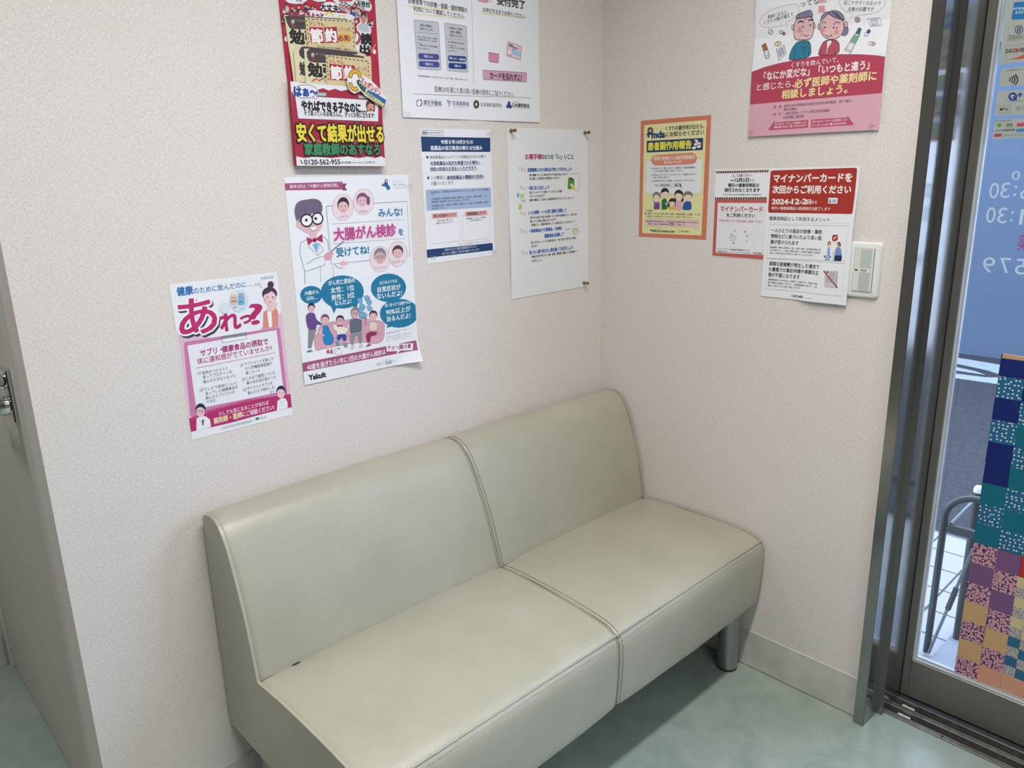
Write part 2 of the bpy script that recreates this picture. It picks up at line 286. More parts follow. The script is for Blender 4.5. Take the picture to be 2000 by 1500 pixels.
# ------------------------------------------------------------------ printed sheets
PR = json.loads(r'''{
"big":{"name":"big","wall":"A","c":-0.8076,"z":1.1023,"w":0.297,"h":0.42,"tilt":-0.0,"items":[["p","heading_banner","#a8557f",[-149,198.8,-18.8,199,-18.6,183.2,-149.5,185.5]],["p","heading_banner","#8d3c69",[-18.8,195.1,-8.1,195.2,-13.7,188.9,-9.8,181.1,-20.1,181.4]],["t","heading_banner","#f4eaf2","毎年3月は「大腸がん啓発月間」",-84.3,192.4,108.5,7.4,0.0,0.01],["p","illustration","#2f6ca8",[88.3,198.1,93.4,190.7,100.5,183.5,92.8,176.6,85.4,187.6,78.4,186.5,76.5,191.6,82.7,192.1]],["r","illustration","#14264a",[89.2,195.8,3.1,-0.06,-0.5,-5.4],1.8,0,360],["t","lettering","#7d8fae","ブルーリボンは",119.8,196.1,26.8,4.2,0.0,0],["t","lettering","#7d8fae","大腸がん啓発活動の",123.5,189.2,35.6,4.2,0.0,0],["t","lettering","#7d8fae","シンボルマークです",122.9,182.5,35.6,4.2,0.0,0],["s","illustration","#3b3f4a",[-61.6,151.1,141.3,153.2,140.7,32.8,36.3,32.8],1],["s","illustration","#3b3f4a",[-61.6,151.1,-60.9,33.5,36.3,32.8],1],["s","illustration","#8b8e9a",[-52.8,115,129.6,114.5],0.7],["s","illustration","#8b8e9a",[-51.2,74.5,129.8,72.6],0.7],["p","illustration","#eceff6",[-108.6,91.9,-125.1,82.6,-131.4,53.3,-123,25.6,-125.7,-0.6,-58,-0.4,-56.8,28.8,-62.4,32.4,-64.9,63.2,-65.2,84.6,-78.1,93]],["s","illustration","#3b3f4a",[-112.3,87.7,-126.1,82.7,-130.5,62.1,-123.7,25.7,-118.8,24.3],0.9],["s","illustration","#3b3f4a",[-123,25.6,-125.7,-0.6],0.9],["s","illustration","#3b3f4a",[-87.4,31.5,-89.2,-0.4],0.8],["s","illustration","#3b3f4a",[-57.8,28.9,-57.8,1.1],0.8],["s","illustration","#3b3f4a",[-76.4,92.9,-65.3,83.1,-63.5,63.1],1.0],["s","illustration","#3b3f4a",[-117.4,38.7,-98.6,48.2,-76.4,51.9,-75.5,33.5,-118.8,24.6],0.9],["p","illustration","#7fb2da",[-100.3,77.9,-85.2,79.9,-93.4,59.3]],["s","illustration","#3b3f4a",[-105.6,78.3,-110.6,72.6,-105.2,69.2,-92.2,54.7,-84.2,76.8],0.8],["s","illustration","#3b3f4a",[-84.2,76.8,-76.5,64.1,-92,53.2],0.8],["p","illustration","#e6bcc3",[-105.3,100.7,-90,99.8,-87.3,86.1,-105.7,87.3]],["p","illustration","#e6bcc3",[-130.7,123.8,-124.2,129.9,-96.9,141.2,-75,140.2,-72.2,124.4,-75.4,108.9,-87.8,97.5,-104.7,97.1,-120.1,105.4,-128,111.8]],["e","illustration","#e6bcc3",[-127.1,120.6,5.5,-0.3,-0.9,-8.8]],["p","illustration","#71667f",[-133.1,132.7,-133.8,148,-128,160.1,-115.9,165.6,-104.3,166.1,-93.2,167.8,-80.9,166.2,-72,160.5,-69.8,147.8,-74.4,136.6,-79.3,138,-88.2,137.2,-96.7,139.9,-98.6,134.1,-107.9,131.5,-121.7,125.4,-126.2,130,-130,124.3]],["s","illustration","#4d445c",[-126.3,128.6,-117.8,147.3],0.6],["s","illustration","#4d445c",[-117,129.6,-107.3,152.8],0.6],["s","illustration","#4d445c",[-92,139.7,-93.8,155.3],0.6],["s","illustration","#4d445c",[-80.2,139.2,-77,154.7],0.6],["e","illustration","#f6f6fa",[-108.8,125.6,11.9,-0.6,-1.1,-11.2]],["e","illustration","#f6f6fa",[-84.1,128,11.5,-0.5,-1.1,-11]],["r","illustration","#2b2630",[-108.8,125.6,12.6,-0.6,-1.2,-11.8],2.8,0,360],["r","illustration","#2b2630",[-84.1,128,11.8,-0.6,-1.1,-11.3],2.9,0,360],["s","illustration","#2b2630",[-121.6,126.3,-126.7,124.7],2.2],["e","illustration","#2b2630",[-109.7,126.3,3,-0.15,-0.3,-3]],["e","illustration","#2b2630",[-88.4,128.2,3,-0.14,-0.3,-3]],["p","illustration","#ffffff",[-104.9,111.7,-87.1,115,-90.7,105.8,-99,104.2]],["s","illustration","#3b3f4a",[-104.9,111.7,-87.1,115,-90.7,105.8,-99,104.2,-104.9,111.7],0.9],["p","illustration","#ad305c",[-112.5,93.1,-95.8,85.4,-110.8,76.2]],["p","illustration","#ad305c",[-76.7,96.9,-93.4,86.5,-76.4,79.3]],["e","illustration","#8f2049",[-94.8,85.4,4.4,-0.3,-0.5,-4.5]],["s","illustration","#646a78",[-61.9,58.1,-23,80.6],2.3],["p","illustration","#dda5b2",[-77.8,52,-69.5,59,-58.9,60.4,-52.4,55.6,-57,51.9,-59.9,43.9,-74,41]],["p","illustration","#e6bcc3",[-42.1,34.4,-32.2,38.2,-19.1,32.4,-23.8,28.4,-37.5,27.1]],["s","illustration","#3b3f4a",[-53,31.6,-43.3,23,-33.6,23.7],0.8],["e","illustration","#d9bfca",[-22.8,147.2,25.8,-1,-2.7,-27.5]],["e","illustration","#efdde4",[-22.8,147.2,24.4,-0.9,-2.6,-26.3]],["e","illustration","#d9bfca",[28.8,156.5,26.5,-0.9,-2.7,-27.4]],["e","illustration","#efdde4",[28.8,156.5,25.1,-0.9,-2.5,-26.2]],["e","illustration","#d9bfca",[60.3,33.1,26.7,-2.2,-2.7,-28.1]],["e","illustration","#efdde4",[60.3,33.1,25.2,-2.1,-2.6,-26.9]],["e","illustration","#d9bfca",[108,40.6,26.9,-2.1,-2.6,-28]],["e","illustration","#efdde4",[108,40.6,25.3,-2,-2.5,-26.7]],["e","illustration","#3a3036",[-21.5,152.9,14,-0.5,-1.5,-15]],["p","illustration","#e6bcc3",[-32.8,154.3,-27,158.5,-17.3,159.2,-10,152.7,-10.2,146.8,-13.8,139.3,-19.6,135.4,-26.9,135.7,-31.9,140,-33.8,147.8]],["e","illustration","#554048",[-26.4,149.7,1.1,-0.04,-0.14,-1.5]],["e","illustration","#554048",[-17.3,149.3,1.1,-0.04,-0.14,-1.5]],["s","illustration","#554048",[-25.6,142.7,-22.7,141.4,-19.5,142.5],0.7],["e","illustration","#7a5578",[25.7,162,14.5,-0.5,-1.3,-13.3]],["p","illustration","#e6bcc3",[13.9,163.3,19.9,167.1,30,167.7,37.6,161.9,37.5,156.7,33.9,149.9,27.9,146.5,20.4,146.8,15.2,150.6,13,157.5]],["e","illustration","#554048",[20.6,159.2,1.1,-0.04,-0.13,-1.3]],["e","illustration","#554048",[30.1,158.9,1.1,-0.04,-0.13,-1.3]],["s","illustration","#554048",[21.7,153,24.7,151.9,27.9,152.8],0.7],["e","illustration","#7a5578",[40.1,158.3,4.5,-0.15,-0.9,-9.4]],["e","illustration","#8c8790",[60.8,41.4,15.9,-1.3,-1.5,-16.3]],["p","illustration","#e0b2ba",[47.9,43.5,54.5,47.9,65.5,48.1,73.9,40.7,73.7,34.2,69.7,26.1,63.1,22.2,54.9,22.9,49.1,27.9,46.8,36.4]],["e","illustration","#554048",[55.2,38.2,1.2,-0.1,-0.15,-1.6]],["r","illustration","#554048",[55.2,38.2,4.1,-0.3,-0.4,-4.1],0.7,0,360],["e","illustration","#554048",[65.6,37.3,1.2,-0.1,-0.15,-1.6]],["r","illustration","#554048",[65.6,37.3,4.1,-0.3,-0.4,-4.2],0.7,0,360],["s","illustration","#554048",[56.3,30.5,59.6,28.9,63.1,29.9],0.7],["e","illustration","#4a4046",[108.1,45.7,14.7,-1.1,-1.3,-13.9]],["p","illustration","#e6bcc3",[96.2,47.6,102.2,51.2,112.4,51.5,120.2,45.1,120,39.6,116.5,32.7,110.4,29.3,102.8,29.9,97.5,34.2,95.2,41.5]],["e","illustration","#554048",[103,43,1.1,-0.09,-0.13,-1.4]],["e","illustration","#554048",[112.6,42.2,1.1,-0.09,-0.13,-1.4]],["s","illustration","#554048",[104,36.4,107.1,35.1,110.3,35.9],0.7],["t","lettering","#584c58","お父さん",-20.7,128.8,22.1,5.2,0.0,0],["t","lettering","#584c58","お母さん",26.9,136.5,22.2,5.3,0.0,0],["t","lettering","#584c58","おじいちゃん",61,14.8,31.5,5.2,0.0,0],["t","lettering","#584c58","おばあちゃん",108.5,23.1,31.8,5.2,0.0,0],["t","heading_lettering","#2b7ca4","みんな!",95.2,131.4,62.4,17.4,0.0,0.03],["t","heading_lettering","#efc6dd","大腸がん検診",28.4,93.2,155.4,25.2,0.0,0.12],["t","heading_lettering","#b4458a","大腸がん検診",28.4,93.2,155.4,25.2,0.0,0.03],["t","heading_lettering","#2b7ca4","を",120.2,87.6,14,14.4,0.0,0.03],["t","heading_lettering","#2b7ca4","受けてね!",-7,56.4,79.9,18.7,0.0,0.03],["e","speech_bubble","#1e7aa3",[-113.1,-24.6,25.3,-2.8,-1.9,-18.6]],["e","speech_bubble","#1e7aa3",[-39.3,-27.3,52.1,-5.7,-3.5,-35]],["p","speech_bubble","#1e7aa3",[-70.3,-53.3,-64.9,-69.6,-55.8,-56.7]],["e","speech_bubble","#1e7aa3",[78.3,-32,47,-5,-3,-31.5]],["e","speech_bubble","#1e7aa3",[103.2,-92.8,53.3,-6.9,-3,-32.7]],["p","speech_bubble","#1e7aa3",[70.8,-111.8,64.8,-120.5,85.9,-119.5]],["p","speech_bubble","#1e7aa3",[-7.4,-64.2,-1.1,-45.8,-35,-56.1]],["t","speech_bubble","#f2f7fa","大腸がん",-111.8,-19.6,33,8.2,0.0,0.02],["t","speech_bubble","#f2f7fa","はね…",-111.8,-30.6,25.3,8.2,0.0,0.02],["t","speech_bubble","#f2f7fa","がん死亡原因の",-39.6,-5,64,10.2,0.0,0.02],["t","speech_bubble","#f2f7fa","女性：1位",-39.2,-20.5,56.7,12.1,0.0,0.02],["t","speech_bubble","#f2f7fa","男性：3位",-39.5,-36.2,56.4,12.2,0.0,0.02],["t","speech_bubble","#f2f7fa","なんだよ!",-40.8,-48.8,40.4,10.3,0.0,0.02],["t","speech_bubble","#f2f7fa","はじめのうちは",78.7,-18.8,46.6,7.5,0.0,0.02],["t","speech_bubble","#f2f7fa","自覚症状が",79.1,-32.9,61.5,12.1,0.0,0.02],["t","speech_bubble","#f2f7fa","ないんだよ!",79.2,-47.2,66.7,12.1,0.0,0.02],["t","speech_bubble","#f2f7fa","早く見つけて治療すれば",100.5,-70.7,71.1,7.6,0.0,0.02],["t","speech_bubble","#f2f7fa","90%以上が",100.1,-85.6,66.8,12.9,0.0,0.02],["t","speech_bubble","#f2f7fa","治るんだよ!",99.4,-101.3,65.3,12.2,0.0,0.02],["p","illustration","#d8a6b6",[-102.8,-92,-77,-86,-0.8,-89.2,15.4,-92.8,44.9,-101.1,56.5,-105.5,61,-112,55.8,-149.2,31.5,-152.7,4.1,-141.2,-100.9,-140.3,-108.8,-143.1,-116,-139.2,-116.7,-109.1,-106.6,-106.5]],["s","illustration","#4a4450",[-102.9,-92,-77,-86,-0.8,-89.2,15.4,-92.8,44.9,-101.1,56.5,-105.5,61.1,-112,55.8,-149.2,31.5,-152.7,4.1,-141.2,-100.9,-140.3,-108.8,-143.1,-116,-139.2,-116.7,-109.1,-106.6,-106.5,-102.9,-92],0.5],["s","illustration","#4a4450",[-99.1,-122.7,-30.2,-123.3,9.3,-122],0.5],["s","illustration","#4a4450",[7.1,-110.2,14.3,-104.1,27.7,-104.5,45.3,-133,21.6,-132.4,19.2,-149.3],0.6],["p","illustration","#74b1d8",[-6.4,-46.1,1.9,-45,8.7,-50.7,5.5,-58.1,-2.5,-55.7]],["s","illustration","#4a4450",[-6.4,-46.1,1.9,-45,8.7,-50.7,5.5,-58.1,-2.5,-55.7,-6.4,-46.1],0.5],["p","illustration","#74b1d8",[12,-42.6,20.4,-41.4,27.3,-47.2,24.1,-54.6,16,-52.3]],["s","illustration","#4a4450",[12,-42.6,20.3,-41.4,27.3,-47.2,24.1,-54.6,16,-52.3,12,-42.6],0.6],["p","illustration","#74b1d8",[16.1,-51.6,24.5,-50.4,31.4,-56.2,28.2,-63.7,20.1,-61.3]],["s","illustration","#4a4450",[16.1,-51.6,24.5,-50.4,31.4,-56.2,28.2,-63.7,20.1,-61.3,16.1,-51.6],0.6],["p","illustration","#74b1d8",[-1.2,-59.4,7.1,-58.3,14,-64.1,10.8,-71.5,2.8,-69.1]],["s","illustration","#4a4450",[-1.2,-59.4,7.1,-58.3,14,-64.1,10.8,-71.5,2.8,-69.1,-1.2,-59.4],0.5],["p","illustration","#74b1d8",[16.3,-65.8,24.8,-64.7,31.8,-70.6,28.5,-78,20.4,-75.6]],["s","illustration","#4a4450",[16.3,-65.8,24.8,-64.7,31.8,-70.6,28.5,-78,20.4,-75.6,16.3,-65.8],0.6],["p","illustration","#74b1d8",[-6.7,-65.8,1.6,-64.7,8.4,-70.5,5.2,-77.9,-2.7,-75.5]],["s","illustration","#4a4450",[-6.7,-65.8,1.6,-64.7,8.4,-70.5,5.2,-77.9,-2.7,-75.5,-6.7,-65.8],0.5],["p","illustration","#74b1d8",[1.9,-78.2,10.3,-77.2,17.2,-83,14,-90.5,5.9,-88]],["s","illustration","#4a4450",[1.9,-78.2,10.3,-77.1,17.2,-83,14,-90.5,5.9,-88,1.9,-78.2],0.6],["p","illustration","#74b1d8",[-6.2,-77.2,2.1,-76.1,9,-82,5.8,-89.4,-2.2,-86.9]],["s","illustration","#4a4450",[-6.2,-77.2,2.1,-76.1,9,-82,5.8,-89.4,-2.2,-86.9,-6.2,-77.2],0.5],["s","illustration","#8b8f98",[13.3,-88.2,10.2,-103.5],2.8],["p","illustration","#8f8d94",[-127.1,-94.7,-107.9,-97.4,-114.2,-106.7,-125.3,-135,-132.1,-133.2]],["s","illustration","#4a4450",[-127.1,-94.7,-107.9,-97.4,-114.2,-106.7,-125.3,-135,-132.1,-133.2,-127.1,-94.7],0.5],["p","illustration","#6a4a8e",[-130.5,-65.2,-122.9,-60.2,-109.7,-62.5,-107.5,-77.7,-95.4,-86.2,-95.8,-90.2,-108.3,-85.8,-109.4,-97.2,-127.9,-95.2,-130.6,-77.3]],["s","illustration","#4a4450",[-130.5,-65.2,-122.9,-60.2,-109.7,-62.5,-107.5,-77.7,-95.4,-86.2,-95.8,-90.2,-108.3,-85.8,-109.4,-97.2,-127.9,-95.2,-130.6,-77.3,-130.5,-65.2],0.5],["e","illustration","#2f2832",[-115.9,-50,8.5,-1,-0.9,-9.2]],["p","illustration","#e6bcc3",[-122.8,-48.5,-119.2,-46.2,-113.3,-46.2,-108.9,-50.6,-109,-54.3,-111.2,-58.8,-114.8,-60.9,-119.2,-60.4,-122.2,-57.4,-123.4,-52.5]],["e","illustration","#554048",[-118.9,-51.7,0.7,-0.08,-0.09,-0.9]],["e","illustration","#554048",[-113.3,-52.4,0.7,-0.08,-0.09,-0.9]],["s","illustration","#554048",[-118.4,-56.1,-116.6,-57,-114.7,-56.5],0.5],["p","illustration","#5f8096",[-134.6,-138.9,-126.4,-138.2,-121.5,-142.4,-135.7,-142.2]],["s","illustration","#4a4450",[-134.6,-138.9,-126.4,-138.2,-121.5,-142.4,-135.7,-142.2,-134.6,-138.9],0.5],["p","illustration","#2585c4",[-95.4,-93,-89.1,-91.8,-81.6,-93.6,-77.6,-107.9,-70.2,-118.7,-72.6,-135,-93.3,-133.9,-95.5,-117.7]],["s","illustration","#4a4450",[-95.4,-93,-89.1,-91.9,-81.6,-93.6,-77.6,-107.9,-70.2,-118.7,-72.6,-135,-93.3,-133.9,-95.6,-117.7,-95.4,-93],0.5],["e","illustration","#71506c",[-87,-78,9.9,-1.3,-1,-10]],["p","illustration","#e6bcc3",[-95,-76.2,-90.9,-73.8,-84,-74,-78.8,-78.9,-78.9,-82.9,-81.4,-87.7,-85.6,-89.9,-90.7,-89.2,-94.2,-86,-95.7,-80.6]],["e","illustration","#554048",[-90.4,-79.8,0.8,-0.1,-0.1,-1.0]],["e","illustration","#554048",[-83.9,-80.7,0.8,-0.1,-0.1,-1.0]],["s","illustration","#554048",[-89.8,-84.6,-87.7,-85.7,-85.5,-85.2],0.5],["p","illustration","#e6bcc3",[-95.4,-93,-105.8,-106.6,-93.8,-115.2,-91.2,-112.8,-99.7,-106.1,-94.7,-101.4]],["p","illustration","#e6bcc3",[-88.1,-135.4,-82.8,-136.2,-84.5,-145.7,-88.3,-145]],["p","illustration","#c55a78",[-90,-146.2,-84.4,-145,-83.7,-152.7,-89.8,-152.4]],["s","illustration","#4a4450",[-90,-146.2,-84.4,-145,-83.7,-152.7,-89.8,-152.4,-90,-146.2],0.5],["p","illustration","#e6bcc3",[-79.7,-136.7,-74.4,-137.5,-76.1,-147,-79.9,-146.4]],["p","illustration","#c55a78",[-81.6,-147.5,-76,-146.3,-75.2,-154.1,-81.5,-153.8]],["s","illustration","#4a4450",[-81.6,-147.5,-76,-146.3,-75.2,-154.1,-81.4,-153.8,-81.6,-147.5],0.5],["p","illustration","#eceae0",[-69.9,-92.5,-65.1,-91.7,-59.6,-98.7,-42.3,-100.5,-36.6,-106.9,-30.7,-96.5,-27.8,-99.7,-37.4,-115.2,-42.3,-115.9,-45.8,-119.6,-62.2,-117.1,-61.9,-106,-68,-105.2]],["s","illustration","#4a4450",[-69.9,-92.4,-65.1,-91.7,-59.6,-98.7,-42.3,-100.4,-36.6,-106.9,-30.7,-96.4,-27.8,-99.7,-37.4,-115.2,-42.3,-115.9,-45.8,-119.6,-62.2,-117.1,-61.9,-106.1,-68,-105.2,-69.9,-92.4],0.5],["p","illustration","#2c4c9e",[-61.3,-115.9,-39.2,-117.7,-39.9,-132.4,-47.1,-132.7,-50.8,-121.6,-56.3,-129.2,-63.2,-127.4]],["s","illustration","#4a4450",[-61.3,-115.9,-39.2,-117.7,-39.9,-132.4,-47.1,-132.7,-50.8,-121.6,-56.3,-129.2,-63.2,-127.4,-61.3,-115.9],0.5],["e","illustration","#332c36",[-51.1,-84.4,9.8,-1.3,-0.9,-8.9]],["p","illustration","#e6bcc3",[-59,-82.7,-55,-80.6,-48.1,-80.9,-43,-85.3,-43.1,-88.8,-45.5,-93.1,-49.5,-95,-54.6,-94.3,-58.2,-91.4,-59.6,-86.6]],["e","illustration","#554048",[-54.5,-86,0.8,-0.1,-0.09,-0.9]],["r","illustration","#554048",[-54.5,-86,2.5,-0.3,-0.22,-2.3],0.5,0,360],["e","illustration","#554048",[-48,-86.8,0.8,-0.1,-0.09,-0.9]],["r","illustration","#554048",[-48,-86.8,2.5,-0.3,-0.22,-2.3],0.5,0,360],["s","illustration","#554048",[-53.8,-90.2,-51.7,-91.2,-49.5,-90.8],0.5],["p","illustration","#ad305c",[-58.4,-95.4,-53.1,-97.5,-46.7,-96.3,-47.2,-101.9,-53.3,-98.9,-59,-100.9]],["p","illustration","#6f9fb5",[-66.5,-129,-59.6,-130.8,-56.5,-138.9,-62.1,-140.2,-66.3,-134.6]],["s","illustration","#4a4450",[-66.5,-129,-59.6,-130.8,-56.5,-139,-62.1,-140.2,-66.3,-134.6,-66.5,-129],0.5],["p","illustration","#6f9fb5",[-48.2,-136,-41.2,-137.8,-38,-146.1,-43.8,-147.3,-48,-141.7]],["s","illustration","#4a4450",[-48.2,-136,-41.2,-137.8,-38,-146.1,-43.8,-147.3,-48,-141.7,-48.2,-136],0.5],["p","illustration","#8d9298",[-28.5,-115,-0.3,-117.7,-1.1,-143.3,-9.4,-144.2,-9.2,-125,-18.9,-123.5,-22.5,-144.3,-30.3,-141.6]],["s","illustration","#4a4450",[-28.5,-115.1,-0.3,-117.7,-1.1,-143.3,-9.4,-144.2,-9.2,-125,-18.8,-123.5,-22.5,-144.3,-30.3,-141.6,-28.5,-115.1],0.5],["p","illustration","#656c7e",[-23.4,-87.6,-8.9,-88.8,1.2,-93.7,-0.13,-116.3,-28.7,-116.4,-27.9,-92.6]],["s","illustration","#4a4450",[-23.4,-87.6,-8.9,-88.8,1.2,-93.7,-0.13,-116.3,-28.7,-116.4,-28,-92.6,-23.4,-87.6],0.5],["e","illustration","#8c8790",[-13.2,-74.2,10.5,-1.3,-1.1,-11.6]],["p","illustration","#e0b2ba",[-21.7,-72.3,-17.3,-69.4,-10,-69.6,-4.5,-75.1,-4.7,-79.7,-7.4,-85.3,-11.8,-88,-17.2,-87.2,-21,-83.5,-22.5,-77.4]],["e","illustration","#554048",[-16.9,-76.4,0.8,-0.1,-0.11,-1.1]],["r","illustration","#554048",[-16.9,-76.4,2.7,-0.3,-0.3,-2.9],0.5,0,360],["e","illustration","#554048",[-10,-77.3,0.8,-0.11,-0.11,-1.1]],["r","illustration","#554048",[-10,-77.3,2.7,-0.4,-0.3,-3],0.5,0,360],["s","illustration","#554048",[-16.3,-81.8,-14.1,-83,-11.7,-82.4],0.5],["p","illustration","#d9d4cc",[-32.2,-151.9,-26.5,-143.6,-21.3,-148.7,-24.1,-152.5]],["s","illustration","#4a4450",[-32.2,-151.9,-26.5,-143.6,-21.3,-148.7,-24.1,-152.5,-32.2,-151.9],0.5],["p","illustration","#d9d4cc",[-11.1,-153.2,-5.4,-144.8,-0.07,-149.9,-2.9,-153.8]],["s","illustration","#4a4450",[-11.1,-153.2,-5.4,-144.8,-0.07,-149.9,-2.9,-153.8,-11.1,-153.2],0.6],["p","illustration","#932b56",[9.5,-127.7,19.3,-122,39.1,-126.3,36.9,-131.8,21.6,-132.4,17.8,-146.2,11.2,-144.5]],["s","illustration","#4a4450",[9.5,-127.7,19.3,-122,39.1,-126.3,36.9,-131.8,21.6,-132.4,17.8,-146.2,11.3,-144.5,9.5,-127.7],0.6],["p","illustration","#e5d3c4",[22.1,-100.8,36.3,-102.1,41.7,-107.9,39.5,-122,26,-121.5,18,-117.5]],["s","illustration","#4a4450",[22.1,-100.9,36.3,-102.1,41.7,-107.9,39.5,-122,26,-121.5,18,-117.5,22.1,-100.9],0.6],["e","illustration","#4a4046",[32.7,-86.8,10.9,-1.4,-1,-10.5]],["p","illustration","#e6bcc3",[23.9,-84.9,28.4,-82.3,36,-82.6,41.7,-87.7,41.6,-91.9,38.9,-97,34.4,-99.3,28.8,-98.5,24.8,-95.1,23.2,-89.5]],["e","illustration","#554048",[28.9,-88.7,0.8,-0.11,-0.1,-1]],["e","illustration","#554048",[36.1,-89.6,0.8,-0.11,-0.1,-1]],["s","illustration","#554048",[29.7,-93.6,32,-94.8,34.4,-94.3],0.5],["p","illustration","#b9476a",[6.1,-154.5,15.2,-147.3,22.2,-152.7]],["s","illustration","#4a4450",[6.1,-154.5,15.2,-147.3,22.2,-152.7,6.1,-154.5],0.6],["p","illustration","#f3f1f4",[-70.3,-143.8,-63.5,-146.2,-56.2,-144.6,-55.4,-151.8,-51.7,-155.1,-56.2,-160,-69.4,-158.6,-70.4,-152.1]],["s","illustration","#4a4450",[-70.3,-143.8,-63.5,-146.2,-56.2,-144.6,-55.3,-151.7,-51.7,-155.1,-56.2,-160,-69.4,-158.5,-70.4,-152.1,-70.3,-143.8],0.5],["s","illustration","#8a7f88",[-67.8,-150.4,-64,-151.7],0.7],["e","illustration","#8c8b92",[-61.2,-146.6,2.8,-0.4,-0.15,-1.6]],["t","lettering","#8b8ba0","※1 国立がん研究センターがん情報サービス",98.6,-132,69.5,3.3,0.0,0],["t","lettering","#8b8ba0","最新がん統計をもとに作成",82.1,-134.3,37.2,3.3,0.0,0],["t","lettering","#8b8ba0","※2 大腸がんは早期に発見すれば治療できます",97.8,-141.3,69.5,3.3,0.0,0],["t","lettering","#8b8ba0","詳しくは検診のご案内をご覧ください",97.3,-145.9,69.5,3.3,0.0,0],["t","lettering","#8b8ba0","お住まいの市区町村におたずねください",96.9,-150.5,69.5,3.3,0.0,0],["p","slogan_stripe","#a4557e",[-149.3,-162.1,144.1,-161.8,144.1,-184.5,-149.6,-181.1]],["t","slogan_stripe","#f6eef4","40歳を過ぎたら1年に1回の大腸がん検診は",-41,-173.6,196.1,12.7,0.0,0.02],["p","slogan_stripe","#f1edf3",[60.6,-157.7,134.8,-167.2,130.9,-182.3,97.7,-178.7,86.6,-185.3,88.9,-177.6,61,-174.3]],["t","slogan_stripe","#a8456f","チョー(腸)大事",96,-170.1,63.5,12,-6.3,0.03],["t","lettering","#6b93b3","大腸がん",41.4,-199.3,24,6.6,0.0,0],["e","lettering","#5d8db0",[59.4,-199.4,4.3,-0.7,-0.4,-3.9]],["e","lettering","#5d8db0",[68.1,-199.6,4.3,-0.7,-0.4,-4]],["t","lettering","#eef3f8","情報",63.8,-199.3,15,4.6,0.0,0],["t","lettering","#6b93b3","サイト",79.8,-199.8,13.2,5,0.0,0],["t","lettering","#9ab0c4","大腸がん検診のための",57.7,-192.8,24.3,2.3,0.0,0],["t","lettering","#17161a","Yakult",-117.4,-196.1,39.7,11.1,0.0,0.05]]},
